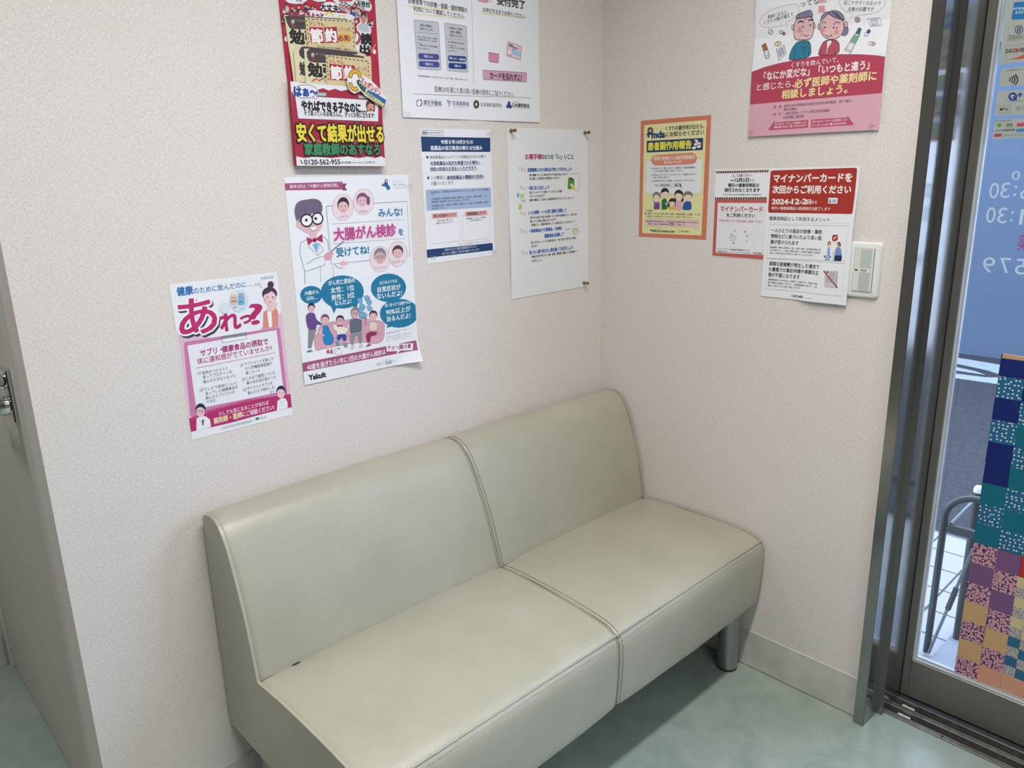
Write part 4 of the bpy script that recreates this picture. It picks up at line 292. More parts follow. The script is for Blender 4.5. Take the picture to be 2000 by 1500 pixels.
"orange":{"name":"orange","wall":"B","c":0.2377,"z":1.2862,"w":0.21,"h":0.297,"tilt":0.0025,"items":[["p","yellow_panel","#e6e1a8",[-94.2,137.3,93.2,137.7,91.3,-138.4,-94.2,-139.2]],["t","heading_lettering","#1f2e52","くすりの副作用が出たら、",30.6,124.4,113.2,10.9,0.0,0.03],["t","heading_lettering","#1f2e52","にお知らせください",30.8,110.4,112.7,11.8,0.0,0.03],["t","heading_lettering","#1c3a72","mda",-48.7,111.4,40.8,16,0.0,0.05],["e","heading_lettering","#1c3a72",[-74.1,121.6,9.3,-0.5,0.25,-9.2]],["e","heading_lettering","#d9983c",[-74.1,122.2,5.3,-0.3,0.13,-4.8]],["p","heading_lettering","#1c3a72",[-82.8,120.3,-77.2,120,-76.8,105.3,-82.1,105.2]],["p","heading_lettering","#1c3a72",[-86.9,114.4,-69.7,114.6,-69.7,112,-86.5,111.5]],["t","heading_lettering","#c07a4a","ピーエムディーエー",-46.6,126,35.7,2.6,0.0,0],["q","heading_banner","#1a3b68",[-84.7,97.4,85.2,96.7,85.6,68.4,-84.6,68.3],2.3],["t","heading_banner","#e9e24c","患者副作用報告",-14.2,83,132.9,19.9,0.0,0.04],["e","heading_banner","#f0eee8",[66,90.6,5.7,-2.4,-1.5,-2.8]],["r","heading_banner","#b9b4b0",[66,90.6,5.7,-2.4,-1.5,-2.8],0.5,0,360],["e","heading_banner","#f0eee8",[65.1,82.9,5.7,1.5,1.4,-3]],["r","heading_banner","#b9b4b0",[65.1,82.9,5.7,1.5,1.4,-3],0.5,0,360],["e","heading_banner","#f0eee8",[76.5,83.4,5.4,-2.7,-1.8,-2.6]],["r","heading_banner","#b9b4b0",[76.5,83.4,5.4,-2.7,-1.8,-2.6],0.5,0,360],["e","heading_banner","#f0eee8",[74.3,76.8,6,0.6,0.8,-3.1]],["r","heading_banner","#b9b4b0",[74.3,76.8,6,0.6,0.8,-3.1],0.5,0,360],["e","heading_banner","#f0eee8",[60.3,74.3,5.9,1.1,1.1,-3.1]],["r","heading_banner","#b9b4b0",[60.3,74.3,5.9,1.1,1.1,-3.1],0.5,0,360],["e","heading_banner","#cf5648",[62.7,89.5,2.8,-0.13,0.11,-2.5]],["e","heading_banner","#cf5648",[79.1,82,2.8,-0.13,0.11,-2.3]],["p","notice_panel","#e8e8ee",[-84.9,47.6,84,48.6,84.7,-35.9,-85.7,-36.1]],["s","notice_panel","#b9b8b4",[-84.9,47.6,84,48.6,84.6,-35.9,-85.7,-36.1,-84.9,47.6],0.6],["p","notice_panel","#d98b77",[-54.8,61,55.7,63.3,64.6,58.7,70.2,49,67,39.6,56.9,35.3,-54,34.5,-64.8,38.8,-69.6,48.2,-65.3,57.4]],["t","notice_panel","#f6e8dc","患者の皆様からの副作用情報を",1.3,52.5,125.1,10,0.0,0.02],["t","notice_panel","#f6e8dc","受け付けています",-0.8,41.8,54.7,7.4,0.0,0.02],["t","notice_panel","#565862","① PMDAでは、患者ご本人やご家族からの副作用情報を",-0.5,27.7,133.6,5.2,0.0,0.01],["t","notice_panel","#565862","くすりの安全な使用に役立てています。",-15.1,20.9,91.7,5.3,0.0,0.01],["t","notice_panel","#565862","② PMDAのウェブサイトからオンラインで報告できます。",0.7,11.2,136.3,5.2,0.0,0.01],["t","notice_panel","#565862","（郵送での報告も可能です）",-35.5,4.8,50,4,0.0,0.01],["t","notice_panel","#565862","(注) 副作用に関するご相談への対応は行っておりません。",0.3,-4.1,134.7,5.3,0.0,0.01],["t","notice_panel","#565862","詳細は",-49.6,-14.8,13.2,4,0.0,0.01],["s","notice_panel","#70737c",[-41.4,-11.6,8,-11.5,8.2,-17.9,-41.3,-17.9,-41.4,-11.6],0.6],["t","notice_panel","#565862","患者副作用報告",-23.1,-14.7,30.9,4,0.0,0.01],["p","notice_panel","#1d1d22",[8,-11.5,25.4,-11.5,25.7,-18.1,8.2,-18.1]],["t","notice_panel","#eeeef0","検索",17,-14.8,11.3,4.6,0.0,0.03],["p","notice_panel","#1d1d22",[23.5,-16.8,28.7,-20.3,25.6,-20.9]],["e","illustration","#33241f",[7.7,-48.4,0.3,0.0,0.01,-0.22]],["p","illustration","#7b4e9b",[-57.6,-76.2,-57.4,-62.1,-53,-56.4,-42.9,-55.9,-38.5,-62,-38.6,-76]],["e","illustration","#7d7b7e",[-48.9,-42.8,13,-0.02,0.3,-11.7]],["e","illustration","#7d7b7e",[-55.1,-55.2,4.5,0.01,0.09,-3.2]],["p","illustration","#efdac6",[-59.1,-45,-54.1,-38.2,-45.1,-39.4,-38.8,-43.9,-39,-52.9,-44.5,-57.9,-53,-58,-58.3,-53]],["p","illustration","#2f6e2e",[-32.4,-76.7,-32.9,-52.9,-25.8,-47.3,-15.1,-51.8,-14.9,-75.8]],["e","illustration","#35241f",[-23.5,-32.7,12.7,-0.06,0.4,-11.2]],["p","illustration","#efdac6",[-34.6,-33.8,-26.3,-32.3,-20.9,-29.4,-11.9,-33.9,-12.1,-42.8,-20.2,-48,-29.2,-46.6,-33.8,-40.5]],["e","illustration","#efdac6",[-13.8,-51.8,3.9,0.01,0.13,-3.8]],["p","illustration","#9cc4de",[-22.6,-60.8,-13.9,-56.2,-10.5,-59.6,-13.6,-65.2,-21.1,-64.6]],["e","illustration","#35241f",[-10.8,-65.2,3.3,0.02,0.22,-6.3]],["e","illustration","#35241f",[11,-64,3.3,0.02,0.23,-6.2]],["p","illustration","#e2ba3a",[-9.3,-76.2,-6.3,-68.1,7.4,-68,11.5,-76]],["e","illustration","#35241f",[0.4,-56.2,10.4,0.03,0.3,-8.9]],["p","illustration","#efdac6",[-8.9,-57.8,0.6,-55.1,9.2,-57.7,8.9,-65.1,3.9,-68.9,-4.4,-68.5,-8.1,-64.1]],["e","illustration","#35241f",[19.8,-38.5,13.5,-0.04,0.5,-12.3]],["e","illustration","#35241f",[11.3,-50.2,4.6,0.01,0.25,-6.7]],["e","illustration","#35241f",[29.9,-50.2,4.6,0.01,0.3,-6.6]],["p","illustration","#e5afc2",[10.3,-74.7,12.2,-51.7,27.8,-51.7,30.3,-73.6,24.1,-79.4,18.5,-75.5]],["p","illustration","#efdac6",[8.5,-39.5,14.8,-34,25.6,-36.3,31.6,-39.6,31.5,-48.4,24.9,-53.2,15.5,-52.8,9.3,-47.3]],["p","illustration","#2a57a8",[31.9,-73.1,35.1,-59,45,-53.9,56.2,-56,59.4,-63.7,59.2,-76.4,34.7,-76.2]],["e","illustration","#7d7b7e",[47.6,-39.6,13.7,-0.03,0.4,-10]],["p","illustration","#efdac6",[35.5,-42.9,43,-38.5,53.6,-38.6,59.8,-42.9,59.3,-50.1,52.4,-54.9,42.4,-54.5,36.3,-49.5]],["e","illustration","#4a3c38",[-53.3,-47.1,1.0,0.0,0.03,-1]],["e","illustration","#4a3c38",[-44,-47.5,1.0,0.0,0.03,-1]],["e","illustration","#4a3c38",[-28.3,-38.3,1.0,-0.0,0.03,-1]],["e","illustration","#4a3c38",[-17.2,-38.8,1.0,-0.0,0.03,-1]],["e","illustration","#4a3c38",[-3.3,-61.4,1.0,0.0,0.04,-1]],["e","illustration","#4a3c38",[5,-61.3,1.0,0.0,0.04,-1]],["e","illustration","#4a3c38",[15.1,-42.2,0.9,-0.0,0.04,-1.0]],["e","illustration","#4a3c38",[25.3,-42.7,0.9,-0.0,0.04,-1.0]],["e","illustration","#4a3c38",[42.5,-45.8,0.9,-0.0,0.04,-1.0]],["e","illustration","#4a3c38",[53.1,-46.2,0.9,-0.0,0.04,-1.0]],["t","lettering","#6a5a3a","ご注意",-71.9,-79.5,13.8,4.6,0.0,0.03],["s","lettering","#6a5a3a",[-85.1,-81.6,-82.3,-77.4,-79.3,-81.5,-85.1,-81.6],0.7],["s","lettering","#6a5a3a",[-64.9,-81.4,-62.1,-77.2,-59.2,-81.3,-64.9,-81.4],0.6],["t","lettering","#565340","●ご報告いただいた内容に関する返信・調査結果等のご連絡、その他",-0.7,-87.2,170.3,5.6,0.0,0.01],["t","lettering","#565340","お問合せへの対応は行っておりません。何卒ご了承ください。",-8.7,-94.6,145.2,5.7,0.0,0.01],["p","notice_panel","#ecc9c8",[-86.4,-100.4,85.2,-101.7,84.2,-119.3,-86.5,-119.7]],["s","notice_panel","#c08a88",[-86.4,-100.4,85.2,-101.7,84.2,-119.3,-86.5,-119.7,-86.4,-100.4],0.5],["t","notice_panel","#6a5662","※医薬品副作用被害救済制度による給付金請求は患者副作用報告とは別の手続きが",-0.8,-107.2,162.6,4.5,0.0,0.01],["t","notice_panel","#6a5662","必要です。詳細は",-59.5,-114.2,33.3,4.6,0.0,0.01],["s","notice_panel","#4a64a0",[-40,-113.8,-7.5,-113.5],2.3],["p","notice_panel","#1d1d22",[-5.4,-110.3,6.8,-110.2,7,-116.3,-5.2,-116.4]],["t","notice_panel","#eee","検索",0.8,-113.4,8.8,3.9,0.0,0.02],["t","notice_panel","#6a5662","からご確認ください。",28,-113.5,39,4.5,0.0,0.01],["t","lettering","#22304e","Pmda",-57.5,-131,16.7,6,0.0,0.05],["t","lettering","#3a3e48","医薬品医療機器総合機構",-19.4,-132.1,57.2,5.5,0.0,0.02],["r","lettering","#4a4e58",[26.1,-130.3,3.3,0.09,0.1,-2.5],0.7,0,360],["t","lettering","#4a4e58","厚生労働省",42.2,-130.4,22.6,4.9,0.0,0.01],["t","lettering","#5a5e68","独立行政法人",-39.9,-125.7,16.5,2.3,0.0,0]]},
"redL":{"name":"redL","wall":"B","c":0.4357,"z":1.203,"w":0.148,"h":0.21,"tilt":0.0,"items":[["p","hazard_stripe","#26211f",[-72.3,100.7,74.7,101.1,74.5,96.1,-72.3,95.4]],["p","hazard_stripe","#e0c3ae",[-68,100.7,-65.4,100.6,-68.2,95.4,-70.8,95.4]],["p","hazard_stripe","#e0c3ae",[-61.5,100.7,-59,100.6,-61.8,95.4,-64.3,95.4]],["p","hazard_stripe","#e0c3ae",[-55.1,100.7,-52.6,100.7,-55.4,95.4,-57.9,95.5]],["p","hazard_stripe","#e0c3ae",[-48.7,100.7,-46.2,100.7,-49,95.5,-51.5,95.5]],["p","hazard_stripe","#e0c3ae",[-42.4,100.7,-39.9,100.7,-42.6,95.5,-45.1,95.5]],["p","hazard_stripe","#e0c3ae",[-36,100.8,-33.5,100.7,-36.3,95.5,-38.8,95.6]],["p","hazard_stripe","#e0c3ae",[-29.8,100.8,-27.3,100.7,-30,95.5,-32.5,95.6]],["p","hazard_stripe","#e0c3ae",[-23.5,100.8,-21,100.7,-23.7,95.6,-26.2,95.6]],["p","hazard_stripe","#e0c3ae",[-17.2,100.8,-14.8,100.8,-17.5,95.6,-20,95.7]],["p","hazard_stripe","#e0c3ae",[-11.1,100.8,-8.6,100.8,-11.3,95.6,-13.7,95.7]],["p","hazard_stripe","#e0c3ae",[-4.9,100.8,-2.4,100.8,-5.1,95.7,-7.5,95.7]],["p","hazard_stripe","#e0c3ae",[1.3,100.9,3.7,100.8,1.1,95.7,-1.4,95.7]],["p","hazard_stripe","#e0c3ae",[7.4,100.9,9.8,100.8,7.2,95.7,4.8,95.8]],["p","hazard_stripe","#e0c3ae",[13.5,100.9,15.9,100.8,13.3,95.8,10.8,95.8]],["p","hazard_stripe","#e0c3ae",[19.5,100.9,21.9,100.9,19.3,95.8,16.9,95.8]],["p","hazard_stripe","#e0c3ae",[25.6,100.9,27.9,100.9,25.4,95.8,23,95.9]],["p","hazard_stripe","#e0c3ae",[31.6,100.9,33.9,100.9,31.4,95.8,29,95.9]],["p","hazard_stripe","#e0c3ae",[37.5,101,39.9,100.9,37.4,95.9,35,95.9]],["p","hazard_stripe","#e0c3ae",[43.5,101,45.8,100.9,43.3,95.9,40.9,95.9]],["p","hazard_stripe","#e0c3ae",[49.4,101,51.7,101,49.2,95.9,46.9,96]],["p","hazard_stripe","#e0c3ae",[55.3,101,57.6,101,55.1,96,52.8,96]],["p","hazard_stripe","#e0c3ae",[61.1,101,63.5,101,61,96,58.7,96]],["p","hazard_stripe","#e0c3ae",[67,101,69.3,101,66.8,96,64.5,96.1]],["p","hazard_stripe","#e0c3ae",[72.8,101.1,75.1,101,72.7,96,70.3,96.1]],["p","hazard_stripe","#26211f",[-72.4,38.5,79,40.3,78.9,35.2,-72.4,33.1]],["p","hazard_stripe","#e0c3ae",[-68,38.5,-65.4,38.5,-68.3,33.1,-70.9,33.1]],["p","hazard_stripe","#e0c3ae",[-61.3,38.6,-58.8,38.6,-61.6,33.2,-64.2,33.2]],["p","hazard_stripe","#e0c3ae",[-54.7,38.7,-52.2,38.7,-55,33.3,-57.5,33.3]],["p","hazard_stripe","#e0c3ae",[-48.1,38.8,-45.6,38.8,-48.4,33.4,-51,33.4]],["p","hazard_stripe","#e0c3ae",[-41.6,38.8,-39,38.9,-41.8,33.5,-44.4,33.5]],["p","hazard_stripe","#e0c3ae",[-35.1,38.9,-32.5,38.9,-35.3,33.6,-37.8,33.6]],["p","hazard_stripe","#e0c3ae",[-28.6,39,-26.1,39,-28.8,33.7,-31.3,33.7]],["p","hazard_stripe","#e0c3ae",[-22.1,39.1,-19.6,39.1,-22.4,33.8,-24.9,33.8]],["p","hazard_stripe","#e0c3ae",[-15.7,39.1,-13.2,39.2,-15.9,33.9,-18.4,33.8]],["p","hazard_stripe","#e0c3ae",[-9.3,39.2,-6.8,39.2,-9.5,34,-12,33.9]],["p","hazard_stripe","#e0c3ae",[-2.9,39.3,-0.5,39.3,-3.2,34,-5.6,34]],["p","hazard_stripe","#e0c3ae",[3.4,39.4,5.8,39.4,3.2,34.1,0.7,34.1]],["p","hazard_stripe","#e0c3ae",[9.7,39.5,12.1,39.5,9.5,34.2,7,34.2]],["p","hazard_stripe","#e0c3ae",[16,39.5,18.4,39.5,15.8,34.3,13.3,34.3]],["p","hazard_stripe","#e0c3ae",[22.2,39.6,24.6,39.6,22,34.4,19.6,34.4]],["p","hazard_stripe","#e0c3ae",[28.4,39.7,30.8,39.7,28.2,34.5,25.8,34.5]],["p","hazard_stripe","#e0c3ae",[34.6,39.8,37,39.8,34.4,34.6,32,34.5]],["p","hazard_stripe","#e0c3ae",[40.7,39.8,43.1,39.8,40.6,34.6,38.2,34.6]],["p","hazard_stripe","#e0c3ae",[46.9,39.9,49.2,39.9,46.7,34.7,44.3,34.7]],["p","hazard_stripe","#e0c3ae",[53,40,55.3,40,52.8,34.8,50.4,34.8]],["p","hazard_stripe","#e0c3ae",[59,40,61.4,40,58.9,34.9,56.5,34.9]],["p","hazard_stripe","#e0c3ae",[65.1,40.1,67.4,40.1,64.9,35,62.6,35]],["p","hazard_stripe","#e0c3ae",[71.1,40.2,73.4,40.2,70.9,35.1,68.6,35]],["p","hazard_stripe","#e0c3ae",[77,40.2,79.4,40.3,76.9,35.2,74.6,35.1]],["s","lettering","#8a2a38",[-28.7,85.5,-24.7,92.5,-19.6,85.4,-28.7,85.5],1],["s","lettering","#8a2a38",[-24.6,90.2,-24.4,87.3],1],["t","lettering","#a8324a","ご注意ください!",3.8,89.7,41.8,6.1,0.0,0.03],["t","lettering","#2a2428","本年",-26.4,78.2,12.2,5.2,0.0,0.02],["t","lettering","#2a2428","12月2日",-1.2,79.2,35.6,9,0.0,0.04],["t","lettering","#2a2428","から",24.8,78.4,12,6.1,0.0,0.02],["t","lettering","#2a2428","現行",-28.5,67.2,18.9,9.1,0.0,0.04],["t","lettering","#2a2428","の健康保険証は",13.3,67.2,62.7,9,0.0,0.03],["t","lettering","#2a2428","発行されなくなります",0.5,55.8,93.6,9,0.0,0.04],["t","lettering","#2a2428","※12月2日時点で有効な保険証は最大1年間有効です",1.0,45.4,103.5,4,0.0,0.01],["p","red_border","#c25f5a",[-72.2,33.3,79.4,35.2,82.1,-104.6,-72.5,-103.5]],["p","notice_panel","#e9e8ee",[-63.4,25.8,80,26.6,81.3,-93.8,-63.2,-95.9]],["p","red_border","#f0eff2",[-72.5,-103.5,82.1,-104.6,82.3,-108.2,-72.6,-106.6]],["t","notice_panel","#b8384e","マイナンバーカード",1.2,11.6,112.8,13,0.0,0.03],["t","notice_panel","#2a2428","をご利用ください",0.8,-3.1,76,9.2,0.0,0.03],["t","notice_panel","#b8405a","今回お持ちでない方は次回ご持参ください",0.7,-16.7,117.8,6.5,0.0,0.01],["p","notice_panel","#c58a98",[-12.2,-37.7,-11.3,-39.5,-9.2,-39.5,-10.8,-40.7,-10.1,-42.5,-12,-41.5,-13.7,-42.7,-13.2,-40.8,-15,-39.7,-12.8,-39.5]],["p","notice_panel","#5a4650",[14.9,-38.5,15.8,-40.2,17.9,-40.2,16.3,-41.4,17,-43.2,15.2,-42.3,13.5,-43.4,13.9,-41.5,12.2,-40.4,14.3,-40.3]],["p","notice_panel","#46424c",[-21.4,-47.2,-20.6,-48.9,-18.4,-48.9,-20,-50.2,-19.3,-52,-21.2,-51,-23,-52.1,-22.5,-50.3,-24.3,-49.1,-22.1,-49]],["p","notice_panel","#4a5a60",[21.6,-48.7,22.4,-50.4,24.5,-50.4,23,-51.6,23.6,-53.4,21.8,-52.4,20.1,-53.5,20.6,-51.7,18.9,-50.6,20.9,-50.5]],["p","notice_panel","#5a4650",[-14.4,-66.6,-13.5,-68.4,-11.3,-68.3,-13,-69.6,-12.3,-71.4,-14.2,-70.5,-15.9,-71.6,-15.4,-69.7,-17.2,-68.6,-15,-68.4]],["p","notice_panel","#c58a98",[20.2,-60.9,21,-62.6,23.1,-62.6,21.6,-63.8,22.2,-65.6,20.4,-64.7,18.7,-65.8,19.2,-64,17.4,-62.9,19.6,-62.7]],["s","notice_panel","#6a6a74",[-25.2,-55.9,-10,-51.9,-8,-60.6,-22.9,-64.8,-25.2,-55.9],0.8],["s","notice_panel","#8a8a94",[-21.6,-58.8,-12.2,-56.4],0.8],["t","notice_panel","#3a343a","マイナンバーカードの保険証利用登録がまだの方",-15.2,-85.5,90.1,4,0.0,0.02],["t","notice_panel","#3a343a","は 顔認証付受付（カードリーダー）でできます",-13.9,-92.3,92.9,4,0.0,0.02],["t","notice_panel","#3a3a44","厚生労働省",53.5,-90.9,18.2,4.8,0.0,0.02],["r","notice_panel","#3a3a44",[40.6,-90.6,2.2,0.12,0.14,-2.2],0.8,0,360]]},
"redR":{"name":"redR","wall":"B","c":0.6083,"z":1.1598,"w":0.21,"h":0.297,"tilt":0.001,"items":[["q","heading_banner","#aa352c",[-100.1,143,98.6,145.3,99.3,48.8,-100.5,47.9],5.3],["t","heading_banner","#f3eeec","マイナンバーカードを",-1.3,125.4,180.9,17.5,0.0,0.04],["t","heading_banner","#f3eeec","次回からご利用ください",-1.4,100.4,181.5,17.2,0.0,0.04],["t","heading_banner","#f3eeec","2024",-72,73.3,39.4,11.4,0.0,0.04],["t","heading_banner","#f3eeec","年",-47.5,71.5,7.2,6.3,0.0,0.01],["t","heading_banner","#f3eeec","12",-34.3,74,17.1,11.3,0.0,0.04],["t","heading_banner","#f3eeec","月",-21.7,71.9,6.8,6.3,0.0,0.01],["t","heading_banner","#f3eeec","2",-12.8,74.3,8.9,11.2,0.0,0.04],["t","heading_banner","#f3eeec","日",-2.8,73.5,9.1,9.8,0.0,0.04],["t","heading_banner","#f3eeec","から",9.9,72.7,13.3,7.5,0.0,0.02],["t","heading_banner","#f3eeec","現行の健康保険証の新規発行は終了します",-22.1,58.6,139.8,7.7,0.0,0.01],["q","heading_banner","#e9ecf0",[41.4,82.6,62.1,82.6,62.3,70.2,41.6,70.3],1.1],["e","heading_banner","#4a4440",[45.5,77.8,1.6,0.02,0.13,-1.5]],["p","heading_banner","#3a3a42",[43.9,72.3,48.1,72.4,47.3,75.6,44.3,75.6]],["p","heading_banner","#a8bcd8",[50,78.9,60.1,78.6,60,72.5,50.1,72.8]],["t","lettering","#3c3d44","健康保険証として利用するメリット",-23.9,35.3,144.3,9.1,0.0,0.02],["s","notice_panel","#b9bcc6",[-96.9,23.7,95.1,29.3],0.5],["s","notice_panel","#8a8d98",[-95.9,20.3,95.2,23.6,93.7,-52.7,-95.3,-57.2,-95.9,20.3],0.6],["s","notice_panel","#8a8d98",[-95.8,-58,93.6,-56.8,94.3,-129.1,-95.5,-129.3,-95.8,-58],0.6],["t","notice_panel","#3a3b42","一人ひとりの過去の診療・薬剤",-28.2,8.2,121.9,9.4,0.0,0.02],["t","notice_panel","#3a3b42","情報などに基づいたより良い医",-27.9,-5,122.7,9.5,0.0,0.02],["t","notice_panel","#3a3b42","療が受けられます",-54.7,-18.6,69.5,9.6,0.0,0.02],["t","notice_panel","#3a3b42","高額な医療費が発生した場合で",-27.1,-69.1,123.2,9.7,0.0,0.02],["t","notice_panel","#3a3b42","も書類での事前申請や高額な立",-27.1,-82.4,123.6,9.7,0.0,0.02],["t","notice_panel","#3a3b42","替が不要になります",-50,-95.5,78.3,9.8,0.0,0.02],["t","notice_panel","#74767f","医療機関・薬局に受診等した際、診療・薬剤・特定健診情報の提",-27.7,-31.1,122.9,4.4,0.0,0.01],["t","notice_panel","#74767f","供に同意すると、ご自身の情報に基づいた診断や重複する投薬を",-27.9,-37.8,122.5,4.4,0.0,0.01],["t","notice_panel","#74767f","回避した適切な処方や説明などを受けることができます。",-35.3,-44.5,108.1,4.5,0.0,0.01],["t","notice_panel","#74767f","高額療養費や入院で支払いが発生した場合でも、事前の申請",-27.1,-107,123.7,4.5,0.0,0.01],["t","notice_panel","#74767f","書や高額な立替払いをせずに、医療機関等の窓口で、一定",-27,-114.1,123.9,4.5,0.0,0.01],["t","notice_panel","#74767f","額以上の支払いがその場で不要になります",-48.7,-121.1,80.8,4.6,0.0,0.01],["t","lettering","#3a3a44","厚生労働省",-10.1,-140.6,22.6,5.5,0.0,0.03],["r","lettering","#3a3a44",[-25,-140.2,2.3,0.21,0.2,-2.7],1.0,0,360],["s","lettering","#6a6a74",[2.3,-141.5,26.8,-141.7],0.7],["q","illustration","#b13a34",[57.7,3.4,71.5,4.2,72,-9,58.2,-10.3],4.1],["p","illustration","#b13a34",[62.5,-8.7,68,-8,64.2,-12.7]],["s","illustration","#f4eeee",[61.8,-6,67.9,0.03],2.1],["e","illustration","#a9683c",[52.6,-16.4,4.4,0.21,0.5,-5.4]],["p","illustration","#e6c4ac",[50.6,-17.1,52.2,-14.1,55.3,-16.9,54.7,-21.5,51.9,-21.6]],["p","illustration","#eceff4",[47.8,-28.6,51.6,-23.2,56.7,-22.9,58.9,-31.4,58.8,-41.6,48.1,-42.3]],["p","illustration","#8fa2d4",[50.3,-24.2,54.9,-23.9,58.5,-42.8,50.5,-43.3]],["p","illustration","#a5b3e0",[47.6,-42.3,59.3,-41.6,59.2,-53.2,46.6,-53.1]],["e","illustration","#2c2c38",[45,-44.7,1.7,0.1,0.22,-2.5]],["e","illustration","#2c2c38",[59.6,-44.6,1.2,0.07,0.18,-2]],["e","illustration","#4a3628",[76,-15.7,4.1,0.2,0.4,-4.5]],["e","illustration","#4a3628",[79.5,-18.7,2.1,0.1,0.2,-2.2]],["p","illustration","#c99878",[72.4,-16.3,75.9,-13.9,78.1,-18.1,76.6,-21.9,73.3,-21.2]],["p","illustration","#7d92d0",[69.1,-30.9,71.2,-23.6,77.5,-21.9,83,-26.6,85.7,-40.1,69.1,-41.1]],["p","illustration","#22365f",[69,-40.6,85.6,-39.7,86.5,-43.9,85.4,-52.1,69.2,-52.6]],["s","illustration","#3a3a4a",[65,-34.5,66.2,-53.3],0.7],["s","illustration","#c99878",[64.7,-34.3,70.8,-34.8],1.1],["p","illustration","#a9a7ae",[77.2,-74.7,80.1,-75.2,80.6,-111.9,77.3,-112]],["p","illustration","#cdcad0",[49.9,-74.8,77.7,-74.7,78.2,-111.5,52.2,-112]],["e","illustration","#2a2a32",[56.5,-79.1,2.1,0.15,0.18,-2.1]],["s","illustration","#c25a62",[61.7,-79.7,74.2,-79.9],1.2],["s","illustration","#c25a62",[62.1,-84,74.6,-84.3],1.2],["s","illustration","#8a8a92",[55,-89,75,-88.6],1.2],["s","illustration","#8a8a92",[55.4,-94,75.4,-93.6],1.2],["s","illustration","#8a8a92",[55.3,-98.7,75.9,-98.2],1.2],["s","illustration","#a63338",[47.2,-76.1,82.4,-110.6],2.6]]},
